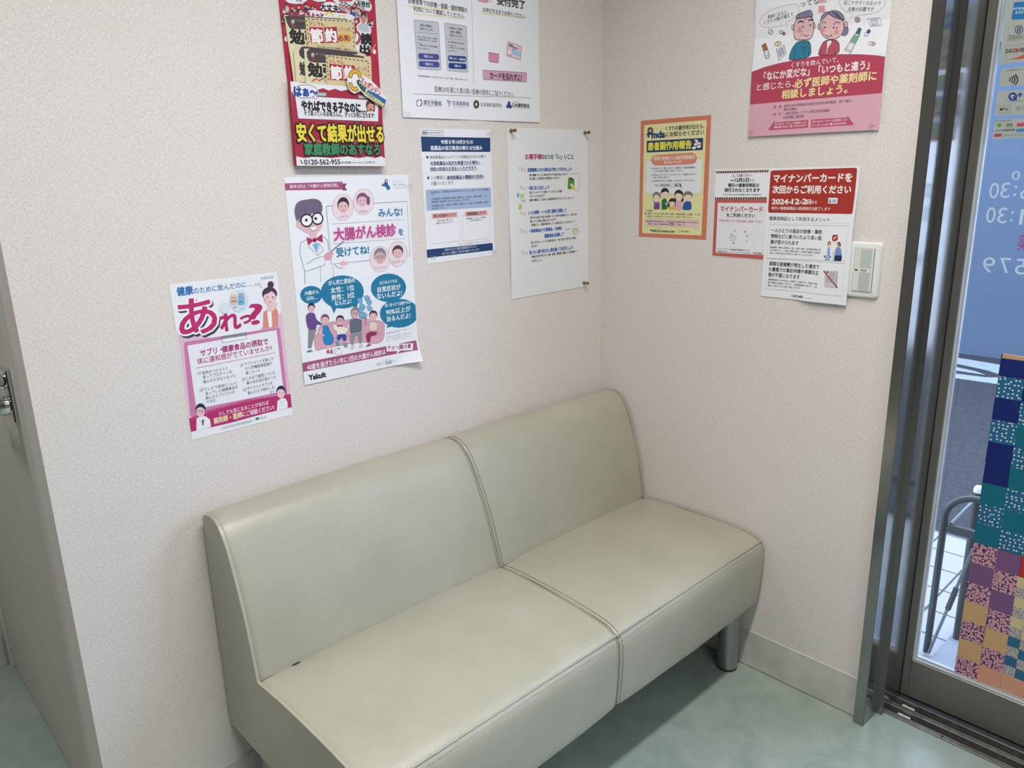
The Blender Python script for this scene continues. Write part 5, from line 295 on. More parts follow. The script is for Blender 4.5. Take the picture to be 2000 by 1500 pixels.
"pink":{"name":"pink","wall":"B","c":0.5965,"z":1.59,"w":0.297,"h":0.42,"tilt":0.0,"items":[["p","advice_band","#b8475f",[-150.6,-69.3,-116.4,-61.7,-82,-57.4,-46.4,-55,-5.3,-53.1,26.3,-53.3,57.2,-55.1,97.5,-60,126.9,-65.2,147.4,-70,148.1,-139.2,-150.8,-139.4]],["p","credit_band","#dcaab9",[-150.8,-139.4,148.1,-139.2,149,-208.9,-148.3,-211.2]],["t","heading_lettering","#4a3038","ってなん",-13.5,55.9,56.4,11.3,0.0,0.01],["p","heading_lettering","#e0a2ab",[-1.8,46.1,12.3,45,12.7,31.4,-1.3,32.3]],["p","heading_lettering","#e0a2ab",[-3.2,62.2,11,60.8,11.9,50.6,-2.3,51.7]],["s","speech_bubble","#bf8f9b",[-81.1,20.1,-101.3,19,-122.2,21.3,-134.1,25.5,-137.8,31.9,-135.2,41.4,-124.2,49.6,-104,55.7,-79.5,58.8,-59.6,58.4,-48.1,55.3,-43.7,49,-45,38.8,-55.3,30.8,-66,27,-75.2,25.6,-68.4,17.4,-81.1,20.1],0.8],["t","speech_bubble","#66666e","高齢になると、",-93.5,43.6,48.8,7.8,5.2,0.01],["t","speech_bubble","#66666e","くすりの数が増えて",-91.9,34.8,68,8.2,6.8,0.01],["s","speech_bubble","#bf8f9b",[43,56.6,43.4,43.9,49.1,33.9,59.8,25.4,73.9,19,65.4,12.7,86.7,15.7,109.4,14.8,126.1,18.4,135.1,25.2,136.3,36.3,134.9,41.8],0.8],["t","speech_bubble","#66666e","起こりやすくなるので",90.1,37.7,76.2,8,-9.9,0.01],["t","speech_bubble","#66666e","注意が必要です",88,26.6,53.2,8,-8.6,0.01],["p","illustration","#2f7fa0",[-60.3,-55.4,-59.6,-41.8,-55,-28.8,-44.9,-17.4,-21,-18.6,-13.9,-26.1,-9.1,-53.4]],["s","illustration","#3a3340",[-60.3,-55.4,-59.6,-41.8,-55,-28.8,-44.9,-17.5,-21,-18.6,-13.9,-26.1,-9.1,-53.4,-60.3,-55.4],1.3],["p","illustration","#3a8cab",[-40.2,-16.7,-27.9,-26.3,-21,-18.6,-18.1,-27.5,-26.9,-30.2,-34.1,-29.4]],["s","illustration","#3a3340",[-40.2,-16.7,-27.9,-26.3,-21,-18.6,-18.1,-27.5,-26.9,-30.2,-34.1,-29.4,-40.2,-16.7],1],["s","illustration","#3a3340",[-29.8,-29.9,-29.8,-43.4,-23.6,-44.5,-23.9,-30.6],1],["s","illustration","#3a3340",[-48,-33.5,-48.6,-54.8],1.1],["s","illustration","#3a3340",[-17.6,-33.3,-14.9,-52.7],1],["p","illustration","#e2bbbf",[-53.4,11.9,-53.5,9.8,-54,8.1,-54.9,6.9,-56.1,6.5,-57.5,6.9,-58.7,8,-59.7,9.7,-60.3,11.8,-60.5,13.9,-60.2,15.8,-59.4,17.3,-58.3,18.1,-57,18.1,-55.8,17.3,-54.6,15.9,-53.8,14,-53.4,11.9]],["s","illustration","#3a3340",[-53.4,11.9,-53.4,9.8,-54,8.1,-54.9,6.9,-56.1,6.5,-57.5,6.9,-58.7,8,-59.7,9.7,-60.3,11.8,-60.5,13.9,-60.2,15.8,-59.4,17.3,-58.3,18.1,-57,18.1,-55.7,17.3,-54.6,15.9,-53.8,14,-53.4,11.9],1],["p","illustration","#e2bbbf",[-7.1,8.9,-7.1,7,-7.6,5.4,-8.3,4.4,-9.3,4,-10.5,4.3,-11.5,5.3,-12.4,6.8,-12.9,8.7,-13.1,10.7,-12.9,12.5,-12.2,13.8,-11.3,14.5,-10.2,14.6,-9.1,13.9,-8.2,12.6,-7.4,10.8,-7.1,8.9]],["s","illustration","#3a3340",[-7.1,8.9,-7.1,7,-7.6,5.4,-8.3,4.4,-9.3,4,-10.5,4.3,-11.5,5.3,-12.4,6.9,-12.9,8.7,-13.1,10.7,-12.9,12.5,-12.2,13.8,-11.3,14.5,-10.2,14.6,-9.1,13.9,-8.2,12.6,-7.4,10.8,-7.1,8.9],1],["p","illustration","#e2bbbf",[-52.5,28.5,-14.3,29,-10.8,13.2,-10.2,-3.9,-12.8,-13.9,-21.1,-17.2,-47.4,-14.3,-54,-7.6,-54.9,11.7]],["s","illustration","#3a3340",[-52.5,28.5,-14.3,29,-10.8,13.2,-10.2,-3.8,-12.8,-13.9,-21.1,-17.2,-47.4,-14.3,-54,-7.6,-54.9,11.7,-52.5,28.5],1.2],["p","illustration","#8c87aa",[-52.5,28.1,-49.1,35.6,-36.5,39.4,-19.1,41.3,-16,37.3,-12.4,26.5,-22.7,28.4,-35.5,28]],["s","illustration","#3a3340",[-52.5,28.1,-49.1,35.6,-36.4,39.4,-19.1,41.3,-16,37.3,-12.4,26.5,-22.7,28.4,-35.5,28,-52.5,28.1],1.2],["s","illustration","#3a3340",[-44.9,36.9,-41.6,28.5],0.8],["s","illustration","#3a3340",[-38.4,37.5,-35.1,28.3],0.8],["s","illustration","#3a3340",[-32,38,-28.7,28.1],0.8],["s","illustration","#3a3340",[-25.7,38.6,-22.2,27.9],0.8],["s","illustration","#3a3340",[-46.1,19.1,-41.6,22.8,-33.1,19.7],2.7],["s","illustration","#3a3340",[-23.1,20.5,-18.4,22.7,-11.8,20.1],2.7],["s","illustration","#3a3340",[-32,24.6,-24.5,24.9],0.8],["s","illustration","#3a3340",[-33.3,27.7,-24.8,27.7],0.8],["e","illustration","#df9494",[-41.7,3,5.7,-0.8,0.3,-3.9]],["e","illustration","#3a3340",[-34.8,10.8,1.7,-0.24,0.14,-1.7]],["e","illustration","#3a3340",[-17.9,11.5,1.7,-0.24,0.14,-1.7]],["s","illustration","#3a3340",[-45,11.3,-40.1,9.3],0.8],["s","illustration","#3a3340",[-43.6,7.3,-40,8.1],0.8],["s","illustration","#3a3340",[-32.9,-5,-27.1,-8.8,-21.8,-8.8,-18.8,-6.5],1.2],["s","illustration","#3a3340",[-34.9,-1.5,-37.6,-5,-37.9,-9.3],0.8],["p","illustration","#b95468",[5.8,-53.2,7.4,-40.1,12.6,-27.5,20.6,-22.9,41.3,-25.1,49.5,-33,52.8,-55.8]],["s","illustration","#3a3340",[5.8,-53.2,7.4,-40.1,12.6,-27.5,20.5,-22.9,41.3,-25.2,49.5,-33,52.8,-55.7,5.8,-53.2],1.2],["p","illustration","#eee6e8",[21.7,-24,34.1,-24.6,31.2,-33.6,26.1,-38.6,26.2,-52.1,23.7,-51.8,23.3,-38.2]],["s","illustration","#3a3340",[21.7,-24,34.1,-24.6,31.2,-33.6,26.1,-38.6,26.2,-52.1,23.7,-51.8,23.3,-38.2,21.7,-24],0.8],["s","illustration","#3a3340",[11.7,-40.6,10,-53.7],1],["s","illustration","#3a3340",[41,-44.1,43.4,-54.7],1.0],["p","illustration","#8c87aa",[65.5,-9.9,65.3,-13.8,64,-17.1,61.7,-19.2,58.8,-20,55.6,-19.2,52.7,-17,50.3,-13.7,48.8,-9.7,48.4,-5.6,49.2,-1.9,51,0.8,53.7,2.2,56.8,2.2,59.9,0.7,62.6,-2.1,64.5,-5.8,65.5,-9.9]],["s","illustration","#3a3340",[65.5,-9.9,65.3,-13.8,64,-17.1,61.7,-19.2,58.8,-20,55.7,-19.2,52.7,-17,50.3,-13.7,48.8,-9.7,48.4,-5.6,49.2,-1.9,51,0.8,53.7,2.3,56.8,2.2,59.9,0.7,62.6,-2.1,64.6,-5.8,65.5,-9.9],1.0],["s","illustration","#3a3340",[49.6,-4.5,63.7,-5.7],0.8],["s","illustration","#3a3340",[50,-8.9,64.2,-10.5],0.8],["s","illustration","#3a3340",[50.4,-13.4,64.6,-15.3],0.8],["p","illustration","#e2bbbf",[5,5.3,4.9,3.3,4.4,1.6,3.5,0.5,2.4,0.12,1.1,0.5,-0.06,1.6,-1,3.2,-1.6,5.2,-1.8,7.3,-1.6,9.2,-0.8,10.6,0.2,11.4,1.4,11.4,2.7,10.7,3.8,9.3,4.6,7.4,5,5.3]],["s","illustration","#3a3340",[5,5.4,4.9,3.3,4.4,1.7,3.5,0.5,2.4,0.12,1.1,0.5,-0.06,1.6,-1,3.2,-1.7,5.2,-1.8,7.3,-1.5,9.2,-0.8,10.6,0.2,11.4,1.4,11.4,2.7,10.7,3.8,9.3,4.6,7.4,5,5.4],1],["p","illustration","#e2bbbf",[62.8,1.9,62.8,-0.15,62.2,-1.9,61.3,-3.1,60,-3.5,58.7,-3.1,57.4,-2,56.4,-0.23,55.7,1.9,55.5,4,55.8,6,56.5,7.5,57.6,8.3,59,8.3,60.3,7.5,61.5,6.1,62.4,4.1,62.8,1.9]],["s","illustration","#3a3340",[62.8,1.9,62.8,-0.15,62.2,-1.9,61.3,-3.1,60,-3.5,58.7,-3.1,57.4,-2,56.4,-0.23,55.7,1.9,55.5,4,55.8,6,56.5,7.5,57.6,8.3,59,8.3,60.3,7.5,61.5,6.1,62.4,4.1,62.8,1.9],1.0],["p","illustration","#e2bbbf",[56,-1.7,55,-10.5,50.7,-17.8,43.5,-22.4,34.4,-23.8,24.6,-21.7,15.4,-16.3,8.1,-8.5,3.7,0.8,2.9,10.3,5.8,18.6,11.8,24.6,20.3,27.4,29.9,26.9,39.4,22.9,47.6,16.2,53.4,7.7,56,-1.7]],["s","illustration","#3a3340",[55.9,-1.7,55,-10.5,50.7,-17.8,43.5,-22.4,34.4,-23.8,24.6,-21.7,15.4,-16.3,8.1,-8.5,3.7,0.9,2.9,10.3,5.8,18.6,11.8,24.6,20.3,27.4,29.9,26.9,39.4,22.9,47.6,16.3,53.4,7.7,55.9,-1.7],1.0],["p","illustration","#8c87aa",[3.7,15.8,6,25.7,14.7,31.8,21.9,32.2,15.4,24.3,8.6,18.8]],["s","illustration","#3a3340",[3.7,15.8,6,25.7,14.7,31.8,21.9,32.2,15.4,24.3,8.6,18.8,3.7,15.8],1.2],["p","illustration","#8c87aa",[20,30.1,29,33,41.4,30,51.8,21.7,56.9,10.1,49,13,36.4,18.5,25.6,24.6]],["s","illustration","#3a3340",[20,30.1,29,33,41.4,30,51.8,21.7,56.9,10.1,49,13,36.4,18.5,25.6,24.7,20,30.1],1.2],["s","illustration","#3a3340",[27,32.2,42.5,17.6],0.8],["s","illustration","#3a3340",[31.2,30.4,46.7,15.5],0.8],["s","illustration","#3a3340",[35.5,28.7,51,13.5],0.8],["s","illustration","#3a3340",[7.3,9.7,9.6,14.4,16.5,11.2],1.4],["s","illustration","#3a3340",[33.5,4.7,38.2,9.6,46.5,7],1.4],["e","illustration","#3a3340",[14.4,2.6,1.7,-0.23,0.15,-1.7]],["e","illustration","#3a3340",[33.2,-0.4,1.7,-0.23,0.15,-1.7]],["s","illustration","#3a3340",[10,2.8,5.7,4.5],0.8],["s","illustration","#3a3340",[37.7,-1.0,42.6,-0.6],0.8],["s","illustration","#3a3340",[37.8,-2.1,42.5,-4.2],0.8],["e","illustration","#df9494",[10.5,-3.2,4.6,-0.6,0.4,-4.2]],["e","illustration","#df9494",[41,-10.3,5.3,-0.7,0.4,-4.9]],["s","illustration","#3a3340",[16.5,-12.1,23.1,-16.1,30.2,-15.7,31.5,-13.5],1.2],["s","illustration","#3a3340",[30.4,-11.1,32.6,-18.8],0.8],["p","illustration","#eceef2",[-105,10.2,-105.3,8.4,-106.2,7,-107.7,6.1,-109.5,5.9,-111.5,6.3,-113.3,7.3,-114.7,8.9,-115.6,10.7,-115.7,12.5,-115.1,14.1,-113.9,15.2,-112.2,15.8,-110.2,15.7,-108.3,15,-106.7,13.7,-105.5,12,-105,10.2]],["s","illustration","#3a3340",[-105,10.1,-105.3,8.4,-106.2,7,-107.7,6.1,-109.5,5.9,-111.5,6.3,-113.3,7.3,-114.7,8.9,-115.6,10.7,-115.7,12.5,-115.1,14.1,-113.9,15.2,-112.2,15.8,-110.2,15.7,-108.3,15,-106.7,13.7,-105.5,12,-105,10.1],1.1],["s","illustration","#3a3340",[-114.8,9.1,-105.9,12.4],0.9],["p","illustration","#c4728e",[-75.3,0.6,-76.2,-0.01,-77.4,-0.23,-78.8,-0.03,-80.1,0.6,-81.3,1.5,-82,2.6,-82.4,3.8,-82.2,4.8,-81.6,5.6,-80.5,6,-79.2,6,-77.8,5.6,-76.6,4.9,-75.6,3.8,-75,2.7,-74.9,1.5,-75.3,0.6]],["s","illustration","#3a3340",[-75.4,0.6,-76.2,-0.01,-77.4,-0.23,-78.8,-0.03,-80.1,0.6,-81.3,1.5,-82.1,2.6,-82.4,3.8,-82.2,4.8,-81.6,5.6,-80.5,6,-79.2,6.1,-77.9,5.6,-76.6,4.9,-75.6,3.8,-75,2.7,-74.9,1.5,-75.4,0.6],1.1],["p","illustration","#eceef2",[-81.7,4.5,-82.6,3.9,-83.8,3.7,-85.1,3.9,-86.5,4.5,-87.6,5.5,-88.4,6.6,-88.8,7.8,-88.6,8.8,-88,9.6,-86.9,10,-85.6,10,-84.2,9.6,-82.9,8.8,-82,7.8,-81.4,6.6,-81.3,5.5,-81.7,4.5]],["s","illustration","#3a3340",[-81.7,4.6,-82.6,3.9,-83.8,3.7,-85.1,3.9,-86.5,4.5,-87.6,5.5,-88.4,6.6,-88.8,7.7,-88.6,8.8,-88,9.6,-86.9,10,-85.6,10,-84.2,9.6,-82.9,8.8,-82,7.8,-81.4,6.6,-81.3,5.5,-81.7,4.6],1.1],["p","illustration","#b9604a",[-129.5,-14.8,-120.8,-11.3,-113.8,-25.6,-123.4,-28.1]],["s","illustration","#3a3340",[-129.5,-14.8,-120.8,-11.3,-113.8,-25.6,-123.4,-28.1,-129.5,-14.8],1.3],["p","illustration","#dbe2ea",[-123.4,-28.1,-113.8,-25.6,-107.2,-40.3,-109.2,-43.7,-116.4,-44.5]],["s","illustration","#3a3340",[-123.4,-28.1,-113.8,-25.6,-107.2,-40.3,-109.2,-43.7,-116.4,-44.5,-123.4,-28.1],1.3],["s","illustration","#9cc0d8",[-119.1,-39,-108.8,-37.1],2.2],["p","illustration","#e8e3ae",[-83.6,-15.4,-83.5,-17,-84.4,-18.6,-86.1,-19.7,-88.5,-20.5,-91.2,-20.6,-93.8,-20.1,-96.1,-19.2,-97.6,-17.8,-98.2,-16.1,-97.8,-14.6,-96.4,-13.2,-94.3,-12.2,-91.7,-11.8,-89,-11.9,-86.6,-12.7,-84.7,-13.9,-83.6,-15.4]],["s","illustration","#3a3340",[-83.6,-15.4,-83.5,-17,-84.4,-18.5,-86.1,-19.7,-88.5,-20.5,-91.2,-20.6,-93.8,-20.2,-96.1,-19.2,-97.6,-17.8,-98.2,-16.2,-97.8,-14.5,-96.4,-13.2,-94.3,-12.2,-91.7,-11.8,-89,-11.9,-86.6,-12.7,-84.7,-13.9,-83.6,-15.4],1.1],["s","illustration","#3a3340",[-92.7,-12.4,-88.4,-20.4],0.9],["p","illustration","#f0f0f4",[-92.3,-26.6,-75.8,-20.4,-69.4,-38.7,-83.3,-52.1]],["s","illustration","#3a3340",[-92.3,-26.6,-75.8,-20.4,-69.4,-38.7,-83.3,-52.1,-92.3,-26.6],1.3],["p","illustration","#b7b3d6",[-87.8,-28.7,-77.7,-25,-73.4,-37.3,-82,-45.5]],["s","illustration","#3a3340",[-87.8,-28.7,-77.7,-25,-73.4,-37.3,-82,-45.5,-87.8,-28.7],0.9],["p","illustration","#c9a6c4",[87.7,7.1,87.5,5.5,86.7,4.1,85.2,3.3,83.5,3,81.6,3.5,79.8,4.5,78.4,6,77.6,7.7,77.4,9.4,77.9,11,79.1,12.1,80.7,12.6,82.6,12.5,84.4,11.8,86,10.5,87.2,8.9,87.7,7.1]],["s","illustration","#3a3340",[87.7,7.1,87.5,5.4,86.7,4.1,85.2,3.3,83.5,3,81.6,3.5,79.8,4.5,78.4,6,77.6,7.7,77.4,9.4,77.9,11,79.1,12.1,80.7,12.6,82.6,12.5,84.4,11.8,86,10.5,87.2,8.9,87.7,7.1],1.0],["s","illustration","#3a3340",[79,10.5,86.5,4.9],0.8],["p","illustration","#f0f0f4",[101.9,6.3,127.1,4.5,133.1,-9.8,111,-8.5]],["s","illustration","#3a3340",[101.9,6.3,127.1,4.5,133.1,-9.8,111,-8.5,101.9,6.3],1.1],["p","illustration","#c5cdea",[109.1,3.2,122.4,2.3,126,-6.9,113.8,-6.4]],["s","illustration","#3a3340",[109.1,3.2,122.4,2.3,126,-6.9,113.8,-6.4,109.1,3.2],0.8],["p","illustration","#e4e7ea",[80.9,-17.8,91,-21.3,75.3,-55.6,62.3,-48.5]],["s","illustration","#3a3340",[80.9,-17.8,91,-21.3,75.3,-55.6,62.3,-48.5,80.9,-17.8],1.2],["p","illustration","#7fae98",[79.9,-20.4,89.6,-23.5,82.8,-38.5,72.1,-34]],["p","illustration","#35767e",[86.1,-8.7,89,-8.4,92.4,-11.4,89.4,-21.1,82,-17.6]],["s","illustration","#3a3340",[86.1,-8.7,89,-8.4,92.4,-11.4,89.4,-21.1,82,-17.6,86.1,-8.7],1.2],["s","illustration","#3a3340",[64.4,-45.4,76.6,-52],0.8],["p","illustration","#3a5cab",[110,-15.1,111,-16.1,111.5,-17.4,111.7,-18.6,111.3,-19.8,110.5,-20.7,109.3,-21.2,108,-21.3,106.7,-20.9,105.6,-20,104.8,-18.9,104.5,-17.6,104.6,-16.4,105.2,-15.3,106.2,-14.6,107.4,-14.3,108.8,-14.5,110,-15.1]],["s","illustration","#3a3340",[110,-15.1,111,-16.1,111.5,-17.3,111.7,-18.6,111.3,-19.8,110.5,-20.7,109.3,-21.2,108,-21.3,106.7,-20.9,105.6,-20,104.8,-18.9,104.5,-17.6,104.6,-16.4,105.2,-15.3,106.2,-14.6,107.4,-14.3,108.8,-14.5,110,-15.1],0.9],["p","illustration","#eceef2",[105.7,-20.2,106.7,-21.2,107.3,-22.4,107.4,-23.6,107.1,-24.7,106.4,-25.5,105.3,-25.9,104,-25.9,102.8,-25.4,101.6,-24.6,100.8,-23.5,100.4,-22.3,100.5,-21.1,101,-20.2,102,-19.5,103.2,-19.3,104.5,-19.6,105.7,-20.2]],["s","illustration","#3a3340",[105.7,-20.2,106.7,-21.2,107.3,-22.4,107.4,-23.6,107.1,-24.7,106.4,-25.5,105.3,-25.9,104,-25.9,102.8,-25.5,101.6,-24.6,100.8,-23.5,100.4,-22.3,100.5,-21.1,101,-20.2,102,-19.5,103.2,-19.3,104.5,-19.6,105.7,-20.2],0.9],["p","illustration","#d9b0b0",[124.3,-43.8,124,-44.9,123.1,-45.8,121.8,-46.2,120.3,-46.2,118.8,-45.7,117.4,-44.8,116.4,-43.6,115.9,-42.3,115.9,-41,116.5,-40,117.7,-39.4,119.1,-39.2,120.7,-39.5,122.2,-40.2,123.4,-41.3,124.1,-42.5,124.3,-43.8]],["s","illustration","#3a3340",[124.4,-43.8,124,-44.9,123.1,-45.8,121.8,-46.2,120.3,-46.2,118.8,-45.7,117.4,-44.8,116.4,-43.6,115.9,-42.3,115.9,-41,116.6,-40,117.7,-39.4,119.1,-39.2,120.7,-39.5,122.1,-40.2,123.4,-41.3,124.1,-42.5,124.4,-43.8],0.9],["p","illustration","#eceef2",[118.1,-42.2,117.8,-43.3,117.1,-44.1,116,-44.6,114.8,-44.6,113.5,-44.1,112.3,-43.3,111.5,-42.2,111.1,-41,111.2,-39.9,111.7,-38.9,112.6,-38.2,113.8,-38,115.1,-38.2,116.3,-38.9,117.3,-39.8,117.9,-41,118.1,-42.2]],["s","illustration","#3a3340",[118.1,-42.2,117.8,-43.3,117.1,-44.1,116,-44.6,114.8,-44.6,113.5,-44.2,112.4,-43.3,111.5,-42.2,111.1,-41,111.2,-39.9,111.7,-38.9,112.6,-38.2,113.8,-38,115.1,-38.2,116.3,-38.9,117.3,-39.8,117.9,-41,118.1,-42.2],0.9],["t","advice_band","#f4ebee","くすりを飲んでいて、",-0.6,-65,105.5,10.9,0.0,0.01],["t","advice_band","#f7f0f2","「なにか変だな」「いつもと違う」",-0.16,-81.5,234.4,17.9,0.0,0.03],["t","advice_band","#f4ebee","と感じたら、",-88.5,-103.3,90.1,15,0.0,0.01],["t","advice_band","#f1e3a6","必ず医師や薬剤師に",45.7,-104,176.3,18.8,0.0,0.03],["t","advice_band","#f1e3a6","相談しましょう。",2.2,-124.1,147.2,18.5,0.0,0.03],["t","credit_band","#5c4a54","監　督：東京大学大学院医学系研究科老年病学教授　秋下 雅弘",-1.1,-149.1,175.2,6.2,0.0,0.01],["t","credit_band","#5c4a54","厚生労働省",-49.1,-156.8,30.5,5.9,0.0,0.01],["t","credit_band","#5c4a54","制　作：一般社団法人 くすりの適正使用協議会",-23.2,-164.9,130.5,6.2,0.0,0.01],["t","credit_band","#5c4a54","日本製薬工業協会",-39.8,-173.1,49,6.3,0.0,0.01],["p","credit_band","#bf5673",[-84.2,-178.2,-83.9,-182.4,-4.7,-181.5,-4.7,-198.2,-99.7,-198.7]],["p","credit_band","#bf5673",[2,-181.5,81.1,-182.1,80.7,-177.3,97.2,-198.1,2.1,-198.6]],["t","credit_band","#f5ebef","左のQRコードから上記監修による",-46.5,-186.4,74.3,5.1,0.0,0.01],["t","credit_band","#f5ebef","動画(約1分)をご覧いただけます",-46.7,-193.2,75.7,5.3,0.0,0.02],["t","credit_band","#f5ebef","右のQRコードから上記監修による",43.3,-186.4,75.6,4.9,0.0,0.01],["t","credit_band","#f5ebef","リーフレットをご覧いただけます",43,-193.6,75.1,5.1,0.0,0.02]]},
